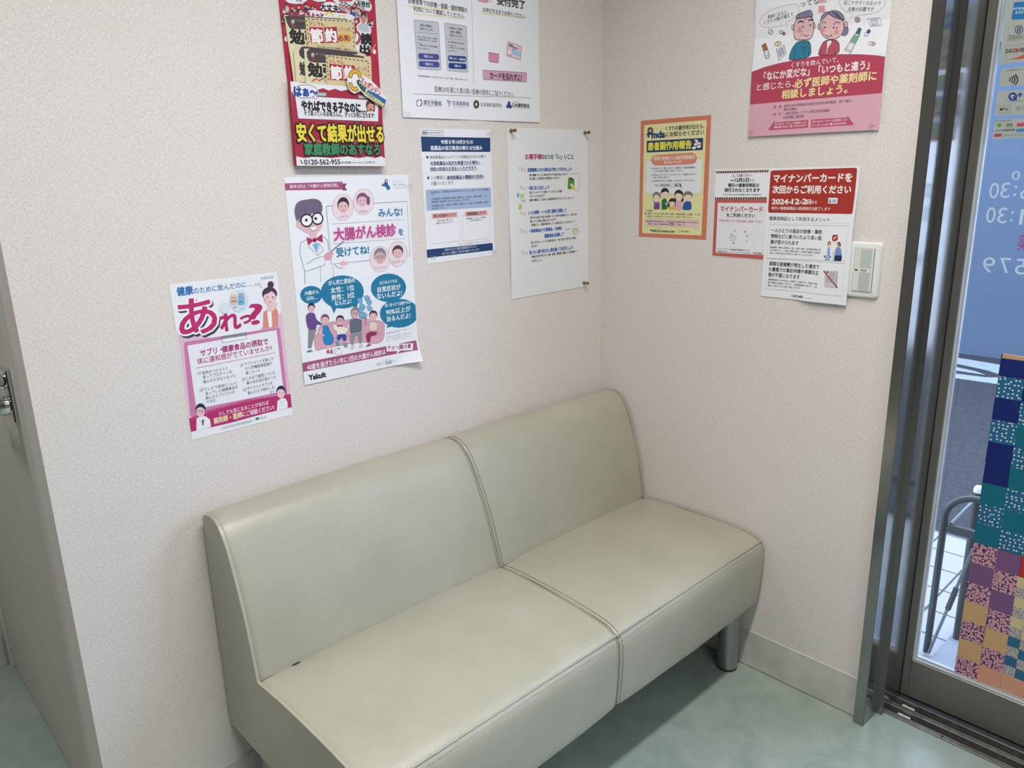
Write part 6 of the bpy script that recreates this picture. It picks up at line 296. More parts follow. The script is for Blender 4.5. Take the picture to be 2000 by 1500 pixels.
"dx":{"name":"dx","wall":"A","c":-0.4555,"z":1.729,"w":0.42,"h":0.594,"tilt":0.0,"items":[["s","lettering","#565a66",[-1.5,-37.7,-3.4,-217.6],0.6],["p","lettering","#ece4b4",[-180.6,-73.3,-16.8,-64.7,-17,-67.8,-180.9,-76.5]],["p","lettering","#ece4b4",[-167.5,-86.4,-25.6,-81.7,-25.8,-84.8,-167.7,-89.6]],["t","lettering","#44474f","診察室等での診療・服薬・健診情報の",-98.3,-64,164,10.8,0.0,0.02],["t","lettering","#44474f","利用について確認してください。",-96.2,-77.9,141.8,10.2,0.0,0.02],["q","consent_panel","#c9ccd2",[-168,-100,-101.6,-98,-99.7,-195.4,-164.7,-197.3],4.2],["o","consent_panel","#70747e",[-168,-100,-101.6,-98,-99.7,-195.4,-164.7,-197.3],4.2,0.8],["q","consent_panel","#c9ccd2",[-85.4,-97.8,-20.1,-96.9,-20.6,-194.7,-82,-195.3],4.4],["o","consent_panel","#70747e",[-85.4,-97.8,-20.1,-96.9,-20.6,-194.7,-82,-195.3],4.4,0.8],["t","consent_panel","#555962","過去の情報を",-135.7,-108.2,32,5.2,0.0,0.02],["t","consent_panel","#555962","利用いたします",-135.8,-115.5,35.6,5.3,0.0,0.02],["t","consent_panel","#555962","(40歳以上対象)",-52.9,-106.2,39.8,5.4,0.0,0.02],["t","consent_panel","#555962","過去の情報を",-52.6,-113.2,31.8,5.4,0.0,0.02],["t","consent_panel","#555962","利用いたします",-52.5,-120.6,35.6,5.4,0.0,0.02],["s","consent_panel","#80848e",[-163.6,-123.8,-105.3,-121.6],0.6],["s","consent_panel","#80848e",[-81.4,-128.3,-23.6,-126.8],0.6],["t","consent_panel","#6a6e78","過去の手術以外の診療・お薬情報",-134.1,-132.2,54.3,3.3,0.0,0.01],["t","consent_panel","#6a6e78","を当機関に提供することに同意し",-134.2,-137.6,53.7,3.3,0.0,0.01],["t","consent_panel","#6a6e78","ますか。",-155,-144.8,11.4,3.3,-4.9,0.01],["t","consent_panel","#6a6e78","この情報はあなたの診察や健康管",-134.2,-148.4,52.4,3.3,0.0,0.01],["t","consent_panel","#6a6e78","理のために使用します。",-142.8,-154.6,34.7,3.3,0.0,0.01],["t","consent_panel","#6a6e78","過去の健康情報を当機関に提供す",-52.2,-135,51.9,3.4,0.0,0.01],["t","consent_panel","#6a6e78","ることに同意しますか。",-64.2,-141.6,27.1,3.4,0.0,0.01],["t","consent_panel","#6a6e78","この情報はあなたの診察や健康管",-52.1,-146.2,50.6,3.4,0.0,0.01],["t","consent_panel","#6a6e78","理のために使用します。",-64.2,-152.8,25.7,3.4,0.0,0.01],["q","consent_panel","#4c4d98",[-161.2,-164.9,-104,-162.9,-104,-174.8,-161.4,-177.3],6.4],["t","consent_panel","#e8eaf2","同意しない",-133,-170,24.9,5.3,0.0,0.02],["q","consent_panel","#4c4d98",[-160.5,-180.5,-103.7,-178.3,-103.8,-190.3,-160.8,-192],6.4],["t","consent_panel","#e8eaf2","同意する",-132.8,-185.4,19.8,5.4,0.0,0.02],["q","consent_panel","#1d3b82",[-79,-163.1,-24.1,-160.9,-24.7,-173.1,-79,-175],6.7],["t","consent_panel","#e8eaf2","同意しない・40歳未満",-51.7,-168.2,48.4,5.5,0.0,0.02],["q","consent_panel","#1d3b82",[-78.2,-178.3,-24.4,-176.5,-24.7,-188.4,-78.4,-190.3],6.7],["t","consent_panel","#e8eaf2","同意する",-51,-183.5,19.2,5.5,0.0,0.02],["t","lettering","#5c606a","※高額療養費制度をご利用される方は、続けて確認・選択をお願いします。",-92.8,-210.9,147.8,3.9,0.0,0.01],["t","lettering","#3c3f48","受付完了",119,-32.8,90.3,18.4,0.0,0.04],["p","illustration","#dc9fba",[16.9,-35.5,48.6,-32.5,48.3,-40.2,41.9,-43.1,17.1,-42.2]],["s","illustration","#3c3f48",[48.6,-33.4,56.9,-34.9,57.2,-37.8,49.6,-39.1],0.9],["p","lettering","#ece4b4",[27.3,-64.1,162,-59.4,161.9,-62.7,27.1,-67.5]],["t","lettering","#44474f","お呼びするまでお待ちください。",97.5,-57.7,133.6,10.2,0.0,0.02],["q","illustration","#eec8d4",[105.4,-118.1,151.5,-125.7,146.2,-156.2,100.4,-149.8],1.3],["o","illustration","#5a4a54",[105.4,-118.1,151.5,-125.7,146.2,-156.2,100.4,-149.8],1.3,0.9],["s","illustration","#4a3a48",[108.2,-123.6,122.1,-126],2.2],["s","illustration","#4a3a48",[107.3,-126.6,138.2,-131.6],1.8],["p","illustration","#9fcbea",[119.1,-134.2,148.9,-138.7,146.4,-149.6,117.2,-144.9]],["s","illustration","#4a4a5a",[120.5,-133.4,129.9,-134.8],1.6],["p","illustration","#f4eef2",[107,-136.3,115.2,-137.5,113.3,-147,105.3,-145.8]],["s","illustration","#6a5a68",[104.2,-147,116.5,-149],1.1],["q","illustration","#d98fb0",[44.7,-146.7,76.1,-148.5,72.8,-167.8,44.4,-166.6],1.3],["o","illustration","#3c3740",[44.7,-146.7,76.1,-148.5,72.8,-167.8,44.4,-166.6],1.3,0.9],["q","reminder_box","#d9a4bf",[25.2,-186.8,166.6,-183.3,165,-204.6,26.1,-207],0.6],["o","reminder_box","#4a434c",[25.2,-186.8,166.6,-183.3,165,-204.6,26.1,-207],0.6,0.9],["p","reminder_box","#d9a4bf",[149.9,-204.5,156.9,-204.5,153.7,-208]],["t","reminder_box","#2c2a32","カードを忘れずに!",97.5,-196.3,102.6,15,0.0,0.03],["t","lettering","#3c3f48","医療DXを通じた質の高い医療の提供にご協力ください。",0.8,-235.1,242.6,12.1,0.0,0.01],["s","lettering","#4a4e58",[-181,-248.8,180,-240.3],0.8],["r","lettering","#b8404e",[-167.5,-267,4.9,0.2,-0.4,-6.4],1.8,90,300],["r","lettering","#26345e",[-163.6,-265.9,5.8,0.24,-0.5,-6.8],2,-80,95],["e","lettering","#b8404e",[-169.8,-262.4,1.6,0.07,-0.1,-1.5]],["e","lettering","#26345e",[-160.6,-260,2,0.09,-0.1,-1.5]],["t","lettering","#4a4e58","厚生労働省",-128.1,-265.1,50.5,10.7,0.0,0.02],["t","lettering","#6a6e78","Ministry of Health, Labour and Welfare",-128.6,-273,50.5,1.9,0.0,0],["t","lettering","#6a6e78","ひと、くらし、みらいのために",-129.4,-257.1,32.5,2.2,0.0,0],["s","lettering","#2c3f86",[-85.6,-256.7,-81.2,-271.6,-74.8,-259.4,-85.7,-259.2],1.9],["s","lettering","#2c3f86",[-82.9,-259.8,-77.8,-265.7,-75.8,-260.3],1.4],["t","lettering","#3a4a86","日本医師会",-44.9,-262.8,49.8,9.6,0.0,0.02],["t","lettering","#3a4a86","Japan Medical Association",-44.1,-270.6,47.5,2.3,0.0,0],["e","lettering","#3b453f",[2,-262.5,9.1,0.4,-0.4,-9.4]],["e","lettering","#86a58e",[2,-262.5,4.8,0.19,-0.22,-4.7]],["e","lettering","#cfe0cf",[2,-262.5,2.5,0.1,-0.12,-2.5]],["t","lettering","#4a4e58","日本歯科医師会",47.9,-262.1,65.3,9.2,0.0,0.01],["e","lettering","#2c3a7c",[104.9,-256,4.6,0.19,-0.15,-4.5]],["e","lettering","#2c3a7c",[100.6,-263.2,4.6,0.18,-0.15,-4.5]],["e","lettering","#2c3a7c",[109,-263.5,4.6,0.18,-0.14,-4.5]],["t","lettering","#2c2f3c","日本薬剤師会",145.1,-259.6,58.8,9.5,0.0,0.03],["t","lettering","#4a4e58","公益社団法人",128.5,-252.3,23.5,2.6,0.0,0],["t","lettering","#3a3e48","Japan Pharmaceutical Association",146,-266.2,56.6,2.3,0.0,0]]},
"holder":{"name":"holder","wall":"A","c":-0.8235,"z":1.52,"w":0,"h":0,"tilt":0.0,"items":[["p","speech_bubble","#e8e6ea",[-97.2,117.3,-96.9,109.7,-89.2,106.8,-76.4,106.8,-64.4,108.9,-60.9,108.6,-60.1,110.7,-49.3,117.3,-48.7,123.3]],["s","speech_bubble","#4a4048",[-97.2,117.3,-96.9,109.7,-89.2,106.8,-76.4,106.8,-64.4,108.9,-60.9,108.6,-60.1,110.7,-49.3,117.3,-48.7,123.3],0.7],["p","speech_bubble","#e8e6ea",[-43.9,123.9,-39.7,117.5,-27.8,116,-11.5,119.1,-1.9,129]],["s","speech_bubble","#4a4048",[-43.9,123.9,-39.7,117.5,-27.8,116,-11.5,119.1,-1.9,129],0.7],["p","speech_bubble","#e8e6ea",[3.1,129.7,6.2,122,15.7,116.6,28.3,114.7,30,112.9,33.5,115.3,49.3,118.4,56.6,128,57.4,136.3]],["s","speech_bubble","#4a4048",[3.2,129.6,6.2,122,15.7,116.6,28.3,114.7,30,112.9,33.5,115.3,49.3,118.4,56.6,128,57.4,136.3],0.7],["p","speech_bubble","#e8e6ea",[56,127.9,60,136.6,78.7,138.9,88.9,132.9,95.2,125.3,94.3,116.8,87.1,111.9,80.5,113.2,72.4,112.3,70.5,113.7,61,118.2]],["s","speech_bubble","#4a4048",[56,127.9,60,136.6,78.7,138.9,88.9,132.9,95.2,125.3,94.3,116.9,87.1,111.9,80.5,113.2,72.4,112.3,70.5,113.7,61,118.3],0.7],["t","speech_bubble","#2a2422","でも",-69.5,113.8,13.8,4.9,6.8,0.03],["t","speech_bubble","#2a2422","でも",28.9,120.9,18.1,5.9,5.1,0.03],["p","speech_bubble","#c23a5a",[17.8,125.4,49,129.7,49.4,126.6,18.9,123.3]],["t","speech_bubble","#2a5a46","不登校",74.9,124.8,31.8,10.4,0.0,0.04],["t","speech_bubble","#2a2422","でも",72.1,116.4,9.3,5.2,-6.3,0.03],["p","illustration","#d8c8c4",[-36.2,89,-35.3,94.2,-28.3,95,-28.4,89.8]],["e","illustration","#2a2226",[-31.5,97.4,3.4,0.4,-0.3,-3]],["e","illustration","#d9aa9a",[-31.6,96.6,2.6,0.3,-0.23,-2.3]],["p","illustration","#9aa4b4",[34.6,106.5,35.5,112.5,43.9,113.5,43.8,107.6]],["e","illustration","#2a2226",[40,116.3,4,0.5,-0.3,-3.5]],["e","illustration","#d9aa9a",[39.9,115.3,3.1,0.4,-0.24,-2.6]],["p","illustration","#7a3a48",[-60.5,97.3,-59.5,103.1,-51.8,104,-52,98.2]],["e","illustration","#2a2226",[-55.3,106.7,3.7,0.4,-0.3,-3.3]],["e","illustration","#d9aa9a",[-55.4,105.8,2.9,0.3,-0.3,-2.5]],["p","illustration","#d8c8c4",[-36.4,87.9,-35.5,93.5,-28.1,94.3,-28.2,88.8]],["e","illustration","#2a2226",[-31.5,96.9,3.5,0.4,-0.3,-3.2]],["e","illustration","#d9aa9a",[-31.6,96,2.8,0.3,-0.24,-2.4]],["p","illustration","#d8c8c4",[-99.7,93.5,-98.7,99.3,-91,100.2,-91.3,94.4]],["e","illustration","#2a2226",[-94.5,102.9,3.6,0.4,-0.4,-3.4]],["e","illustration","#d9aa9a",[-94.6,102,2.9,0.3,-0.3,-2.6]],["p","illustration","#c8ccd6",[-105,88.2,-104.1,93.2,-97.5,94,-97.7,89]],["e","illustration","#2a2226",[-100.5,96.4,3.1,0.4,-0.3,-2.9]],["e","illustration","#d9aa9a",[-100.6,95.5,2.5,0.3,-0.24,-2.2]],["p","illustration","#7a3a48",[59.4,97.5,60.3,103.7,69,104.6,68.9,98.5]],["e","illustration","#2a2226",[64.9,107.5,4.1,0.5,-0.3,-3.6]],["e","illustration","#d9aa9a",[64.8,106.5,3.2,0.4,-0.24,-2.7]],["p","illustration","#2f4f9e",[-69.2,87.9,-68.3,93.2,-61.3,93.9,-61.5,88.8]],["e","illustration","#2a2226",[-64.5,96.4,3.3,0.4,-0.3,-3]],["e","illustration","#d9aa9a",[-64.6,95.6,2.6,0.3,-0.24,-2.3]],["p","illustration","#3a3a46",[-98.9,84.9,-98,89.8,-91.5,90.6,-91.7,85.7]],["e","illustration","#2a2226",[-94.5,93,3.1,0.3,-0.3,-2.9]],["e","illustration","#d9aa9a",[-94.6,92.1,2.5,0.3,-0.24,-2.2]],["p","illustration","#c8ccd6",[-47.1,84,-46.4,88.3,-40.5,89,-40.6,84.7]],["e","illustration","#2a2226",[-43.2,91.1,2.8,0.3,-0.3,-2.5]],["e","illustration","#d9aa9a",[-43.3,90.3,2.2,0.24,-0.2,-1.9]],["p","illustration","#7a3a48",[48.5,111.2,49.3,116.4,56.6,117.3,56.5,112.1]],["e","illustration","#2a2226",[53.2,119.7,3.5,0.4,-0.3,-3]],["e","illustration","#d9aa9a",[53.1,118.9,2.7,0.3,-0.2,-2.3]],["p","illustration","#3a3a46",[-45.1,96,-44.1,101.8,-36.4,102.6,-36.5,96.9]],["e","illustration","#2a2226",[-39.9,105.4,3.7,0.4,-0.3,-3.3]],["e","illustration","#d9aa9a",[-40,104.4,2.9,0.3,-0.3,-2.5]],["p","illustration","#2f4f9e",[-54.5,96.8,-53.7,101.9,-46.9,102.7,-47,97.7]],["e","illustration","#2a2226",[-50,105.1,3.2,0.4,-0.3,-2.9]],["e","illustration","#d9aa9a",[-50.1,104.3,2.6,0.3,-0.23,-2.2]],["p","illustration","#9aa4b4",[-87.8,87.9,-87.1,92.2,-81.4,92.8,-81.6,88.6]],["e","illustration","#2a2226",[-84,94.9,2.7,0.3,-0.3,-2.5]],["e","illustration","#d9aa9a",[-84.1,94.2,2.1,0.24,-0.2,-1.9]],["p","illustration","#9aa4b4",[24.6,106.3,25.5,111.8,33.1,112.7,33,107.2]],["e","illustration","#2a2226",[29.6,115.3,3.6,0.4,-0.3,-3.2]],["e","illustration","#d9aa9a",[29.5,114.3,2.9,0.3,-0.22,-2.4]],["p","illustration","#2f4f9e",[-42,93.1,-41,99.2,-32.7,100.2,-32.9,94.1]],["e","illustration","#2a2226",[-36.5,103.1,3.9,0.4,-0.4,-3.6]],["e","illustration","#d9aa9a",[-36.6,102.1,3.1,0.4,-0.3,-2.7]],["p","illustration","#3a3a46",[-67.3,84.5,-66.4,90.2,-58.7,91.1,-58.9,85.4]],["e","illustration","#2a2226",[-62.2,93.8,3.7,0.4,-0.3,-3.3]],["e","illustration","#d9aa9a",[-62.3,92.9,2.9,0.3,-0.3,-2.5]],["p","illustration","#d8c8c4",[61.8,113.7,62.5,118.6,69.4,119.4,69.4,114.6]],["e","illustration","#2a2226",[66.2,121.7,3.3,0.4,-0.25,-2.8]],["e","illustration","#d9aa9a",[66.1,120.9,2.6,0.3,-0.19,-2.2]],["p","illustration","#3a3a46",[-75.5,93.4,-74.6,99.1,-67,100,-67.2,94.3]],["e","illustration","#2a2226",[-70.5,102.7,3.6,0.4,-0.3,-3.3]],["e","illustration","#d9aa9a",[-70.6,101.7,2.8,0.3,-0.3,-2.5]],["p","illustration","#c8ccd6",[31.1,105.3,31.8,109.9,38.3,110.6,38.2,106.1]],["e","illustration","#2a2226",[35.3,112.8,3.1,0.3,-0.24,-2.7]],["e","illustration","#d9aa9a",[35.2,112.1,2.4,0.3,-0.19,-2]],["p","illustration","#d8c8c4",[-49.7,88.7,-48.8,93.9,-41.8,94.7,-42,89.5]],["e","illustration","#2a2226",[-45,97.2,3.3,0.4,-0.3,-3]],["e","illustration","#d9aa9a",[-45.1,96.3,2.6,0.3,-0.23,-2.3]],["p","illustration","#3a3a46",[-88.1,90.7,-87.2,96,-80.1,96.8,-80.3,91.5]],["e","illustration","#2a2226",[-83.3,99.4,3.4,0.4,-0.3,-3.1]],["e","illustration","#d9aa9a",[-83.4,98.5,2.7,0.3,-0.3,-2.4]],["p","illustration","#c8ccd6",[44.3,100.1,45.1,105.1,52.1,105.8,52,100.9]],["e","illustration","#2a2226",[48.8,108.2,3.3,0.4,-0.3,-2.9]],["e","illustration","#d9aa9a",[48.8,107.4,2.6,0.3,-0.2,-2.2]],["p","illustration","#7a3a48",[-84.7,87.9,-83.8,93.2,-76.8,94,-77,88.8]],["e","illustration","#2a2226",[-80,96.5,3.3,0.4,-0.3,-3.1]],["e","illustration","#d9aa9a",[-80.1,95.6,2.6,0.3,-0.25,-2.3]],["p","illustration","#9aa4b4",[51.2,98.9,52.1,104.6,60.1,105.5,60,99.9]],["e","illustration","#2a2226",[56.4,108.2,3.8,0.4,-0.3,-3.3]],["e","illustration","#d9aa9a",[56.3,107.2,3,0.3,-0.22,-2.5]],["p","illustration","#3a3a46",[-101.8,93.2,-100.9,98.3,-94.1,99.1,-94.3,94]],["e","illustration","#2a2226",[-97.2,101.6,3.2,0.4,-0.3,-3]],["e","illustration","#d9aa9a",[-97.3,100.7,2.5,0.3,-0.25,-2.3]],["p","illustration","#d8c8c4",[-71.3,89.1,-70.5,93.9,-64.1,94.6,-64.3,89.8]],["e","illustration","#2a2226",[-67,96.8,3,0.3,-0.3,-2.8]],["e","illustration","#d9aa9a",[-67.1,96.1,2.4,0.3,-0.22,-2.1]],["p","illustration","#7a3a48",[57.3,110.9,58.2,116.3,65.8,117.2,65.8,111.8]],["e","illustration","#2a2226",[62.3,119.7,3.6,0.4,-0.3,-3.1]],["e","illustration","#d9aa9a",[62.2,118.8,2.9,0.3,-0.21,-2.4]],["p","illustration","#c8ccd6",[34.4,101.8,35.2,106.9,42.2,107.7,42.1,102.7]],["e","illustration","#2a2226",[39,110,3.3,0.4,-0.3,-2.9]],["e","illustration","#d9aa9a",[38.9,109.2,2.6,0.3,-0.2,-2.2]],["p","illustration","#c8ccd6",[16.5,107.3,17.3,112.5,24.5,113.3,24.4,108.2]],["e","illustration","#2a2226",[21.2,115.8,3.4,0.4,-0.3,-3]],["e","illustration","#d9aa9a",[21.1,114.9,2.7,0.3,-0.21,-2.3]],["p","illustration","#d8c8c4",[-99.5,92.9,-98.7,97.8,-92.2,98.5,-92.5,93.7]],["e","illustration","#2a2226",[-95.2,100.9,3.1,0.4,-0.3,-2.8]],["e","illustration","#d9aa9a",[-95.3,100,2.4,0.3,-0.23,-2.2]],["p","illustration","#9aa4b4",[57.2,112.3,58,117.1,64.7,117.8,64.6,113.1]],["e","illustration","#2a2226",[61.6,120.1,3.2,0.4,-0.24,-2.8]],["e","illustration","#d9aa9a",[61.5,119.3,2.5,0.3,-0.19,-2.1]],["p","illustration","#d8c8c4",[56.9,102.6,57.8,108.4,66,109.3,66,103.6]],["e","illustration","#2a2226",[62.2,112.1,3.9,0.4,-0.3,-3.4]],["e","illustration","#d9aa9a",[62.1,111.1,3.1,0.3,-0.23,-2.6]],["p","illustration","#9aa4b4",[50.4,102.2,51.4,108.5,60.2,109.5,60.1,103.3]],["e","illustration","#2a2226",[56.1,112.4,4.2,0.5,-0.3,-3.6]],["e","illustration","#d9aa9a",[56,111.4,3.3,0.4,-0.24,-2.8]],["p","illustration","#2f4f9e",[43.6,99.8,44.6,106.1,53.4,107.1,53.3,100.8]],["e","illustration","#2a2226",[49.3,110.1,4.2,0.5,-0.3,-3.7]],["e","illustration","#d9aa9a",[49.2,109,3.3,0.4,-0.25,-2.8]],["p","illustration","#3a3a46",[-58.7,98.3,-57.8,103.4,-50.9,104.2,-51.1,99.1]],["e","illustration","#2a2226",[-54.1,106.6,3.3,0.4,-0.3,-3]],["e","illustration","#d9aa9a",[-54.2,105.8,2.6,0.3,-0.23,-2.3]],["p","illustration","#c8ccd6",[87.2,83.1,88.1,87.5,93.7,88.1,93.9,83.8]],["e","illustration","#241e22",[91.1,89.6,3.1,0.3,-0.24,-2.8]],["e","illustration","#cf9f90",[91,88.7,2.3,0.23,-0.16,-2]],["p","illustration","#3a3a46",[91.7,90.7,92.7,95.1,98.3,95.7,98.5,91.4]],["e","illustration","#241e22",[95.6,97.2,3.1,0.3,-0.24,-2.8]],["e","illustration","#cf9f90",[95.6,96.3,2.3,0.24,-0.16,-2]],["p","illustration","#3a3a46",[-109,73,-108,77.1,-103.2,77.6,-103.2,73.6]],["e","illustration","#241e22",[-105.5,79,2.6,0.3,-0.3,-2.6]],["e","illustration","#cf9f90",[-105.6,78.2,1.9,0.2,-0.2,-1.8]],["p","illustration","#2c3450",[-107.2,77,-106.3,81.1,-101.5,81.6,-101.4,77.6]],["e","illustration","#241e22",[-103.7,82.9,2.6,0.3,-0.3,-2.6]],["e","illustration","#cf9f90",[-103.8,82.1,1.9,0.21,-0.2,-1.8]],["p","illustration","#2c3450",[52.7,88.1,53.7,92.5,59.1,93,59.3,88.8]],["e","illustration","#241e22",[56.6,94.5,3,0.3,-0.25,-2.8]],["e","illustration","#cf9f90",[56.5,93.6,2.2,0.23,-0.17,-1.9]],["p","illustration","#c8ccd6",[52,87.5,52.9,91.9,58.4,92.5,58.6,88.2]],["e","illustration","#241e22",[55.8,93.9,3,0.3,-0.25,-2.8]],["e","illustration","#cf9f90",[55.7,93.1,2.2,0.23,-0.17,-1.9]],["p","illustration","#2c3450",[90.5,87.4,91.4,91.9,97,92.4,97.2,88.1]],["e","illustration","#241e22",[94.4,93.9,3.1,0.3,-0.24,-2.8]],["e","illustration","#cf9f90",[94.3,93,2.3,0.23,-0.16,-2]],["p","illustration","#3a3a46",[80.5,83.7,81.5,88.2,87.1,88.7,87.3,84.4]],["e","illustration","#241e22",[84.4,90.2,3.1,0.3,-0.24,-2.8]],["e","illustration","#cf9f90",[84.4,89.3,2.2,0.23,-0.17,-2]],["p","illustration","#c8ccd6",[54.5,97,55.4,101.4,60.9,102,61.1,97.8]],["e","illustration","#241e22",[58.3,103.4,3,0.3,-0.25,-2.8]],["e","illustration","#cf9f90",[58.2,102.6,2.2,0.24,-0.17,-1.9]],["p","illustration","#2c3450",[85.2,85.1,86.2,89.6,91.8,90.1,92,85.8]],["e","illustration","#241e22",[89.1,91.6,3.1,0.3,-0.24,-2.8]],["e","illustration","#cf9f90",[89,90.7,2.3,0.23,-0.17,-2]],["p","illustration","#2c3450",[-109.6,68.9,-108.7,73,-104,73.5,-103.9,69.5]],["e","illustration","#241e22",[-106.2,74.9,2.6,0.3,-0.3,-2.6]],["e","illustration","#cf9f90",[-106.3,74.1,1.9,0.2,-0.2,-1.8]],["p","illustration","#3a3a46",[85.6,86.1,86.5,90.5,92.2,91.1,92.3,86.8]],["e","illustration","#241e22",[89.5,92.6,3.1,0.3,-0.24,-2.8]],["e","illustration","#cf9f90",[89.4,91.7,2.3,0.23,-0.17,-2]],["p","illustration","#2c3450",[75.9,88.2,76.8,92.6,82.4,93.2,82.6,88.9]],["e","illustration","#241e22",[79.7,94.7,3.1,0.3,-0.24,-2.8]],["e","illustration","#cf9f90",[79.7,93.8,2.2,0.23,-0.17,-2]],["p","illustration","#c8ccd6",[89.2,88,90.2,92.5,95.8,93.1,96,88.7]],["e","illustration","#241e22",[93.1,94.5,3.1,0.3,-0.24,-2.8]],["e","illustration","#cf9f90",[93,93.6,2.3,0.23,-0.16,-2]],["p","illustration","#2c3450",[-106.4,75.5,-105.4,79.5,-100.7,80,-100.6,76]],["e","illustration","#241e22",[-102.9,81.4,2.6,0.3,-0.3,-2.6]],["e","illustration","#cf9f90",[-103,80.6,1.9,0.2,-0.2,-1.8]],["p","illustration","#c8ccd6",[74.6,79.5,75.5,83.9,81.1,84.4,81.3,80.1]],["e","illustration","#241e22",[78.5,85.9,3.1,0.3,-0.24,-2.8]],["e","illustration","#cf9f90",[78.4,85,2.2,0.23,-0.17,-2]],["p","illustration","#e8e6ea",[-24.4,106.4,-21.9,113.7,-7.8,119.3,6,120,20.6,114.6,21.1,105.5,15.8,103.4,8.2,103.6,-6.7,105.5,-21.8,101.8]],["t","illustration","#2a2422","大丈夫!",-2.1,108.8,44.3,12.2,0.0,0.05],["p","illustration","#e8e6ea",[-61,84.6,-56.2,96.9,-41.4,101,-14.6,100,25.9,102.5,49.7,101.5,53.5,92.6]],["t","illustration","#3a2a2e","ちょっと",-37.6,91.7,37.2,10,0.0,0.09],["t","illustration","#b0304a","ちょっと",-37.6,91.7,37.2,10,0.0,0.05],["r","illustration","#e0cc5a",[-6.7,92.4,7.8,0.8,-0.8,-8],3.3,200,360],["s","illustration","#e0cc5a",[14.6,90.6,15.8,96.8,28,98.2,26.8,91.9],2.2],["p","illustration","#e6e4e8",[52,75.9,55.4,84.5,63.8,89.5,62,99.8,68.1,108.2,76.2,110.1,81.8,105,80.6,91.3,78.3,87.9,87.4,83.6,89.4,75.3,84.8,68.5]],["p","illustration","#b9c0cc",[55.6,72,58.7,83.8,66.3,88.2,77,87.8,83.3,83.2,83.9,73.7]],["e","illustration","#3a3032",[72.5,100.9,7.8,0.8,-0.8,-9.1]],["e","illustration","#c08a76",[72.1,96.1,6.7,0.7,-0.7,-8.2]],["p","illustration","#e8e6ea",[47.1,35.6,52.2,78,65,73,89.1,71,85.2,49.4,80.3,31.9,61.5,32]],["r","illustration","#b8404e",[50.6,60.1,9.3,0.9,-1.0,-10.9],5.4,-95,95],["t","lettering","#2a2422","続",75,59.4,25,20.3,0.0,0.06],["t","lettering","#2a2422","出",69.9,40,22.2,15.9,0.0,0.06],["s","illustration","#e89a4a",[97.8,52.6,92.1,41.4],2.3],["s","illustration","#e89a4a",[88.3,45.4,86.7,34.6],2],["e","illustration","#ece6e0",[94.2,37.5,4,0.3,-0.4,-4.5]],["e","illustration","#e6dcd8",[-102.3,44.1,3.9,0.3,-0.5,-4.9]],["s","illustration","#c8643a",[-105.9,64.3,-102.4,53.9],1.8]],"out":[-110.9,210,103.9,210,102.3,-187.3,-103.6,-184.4],"depth":0.004},
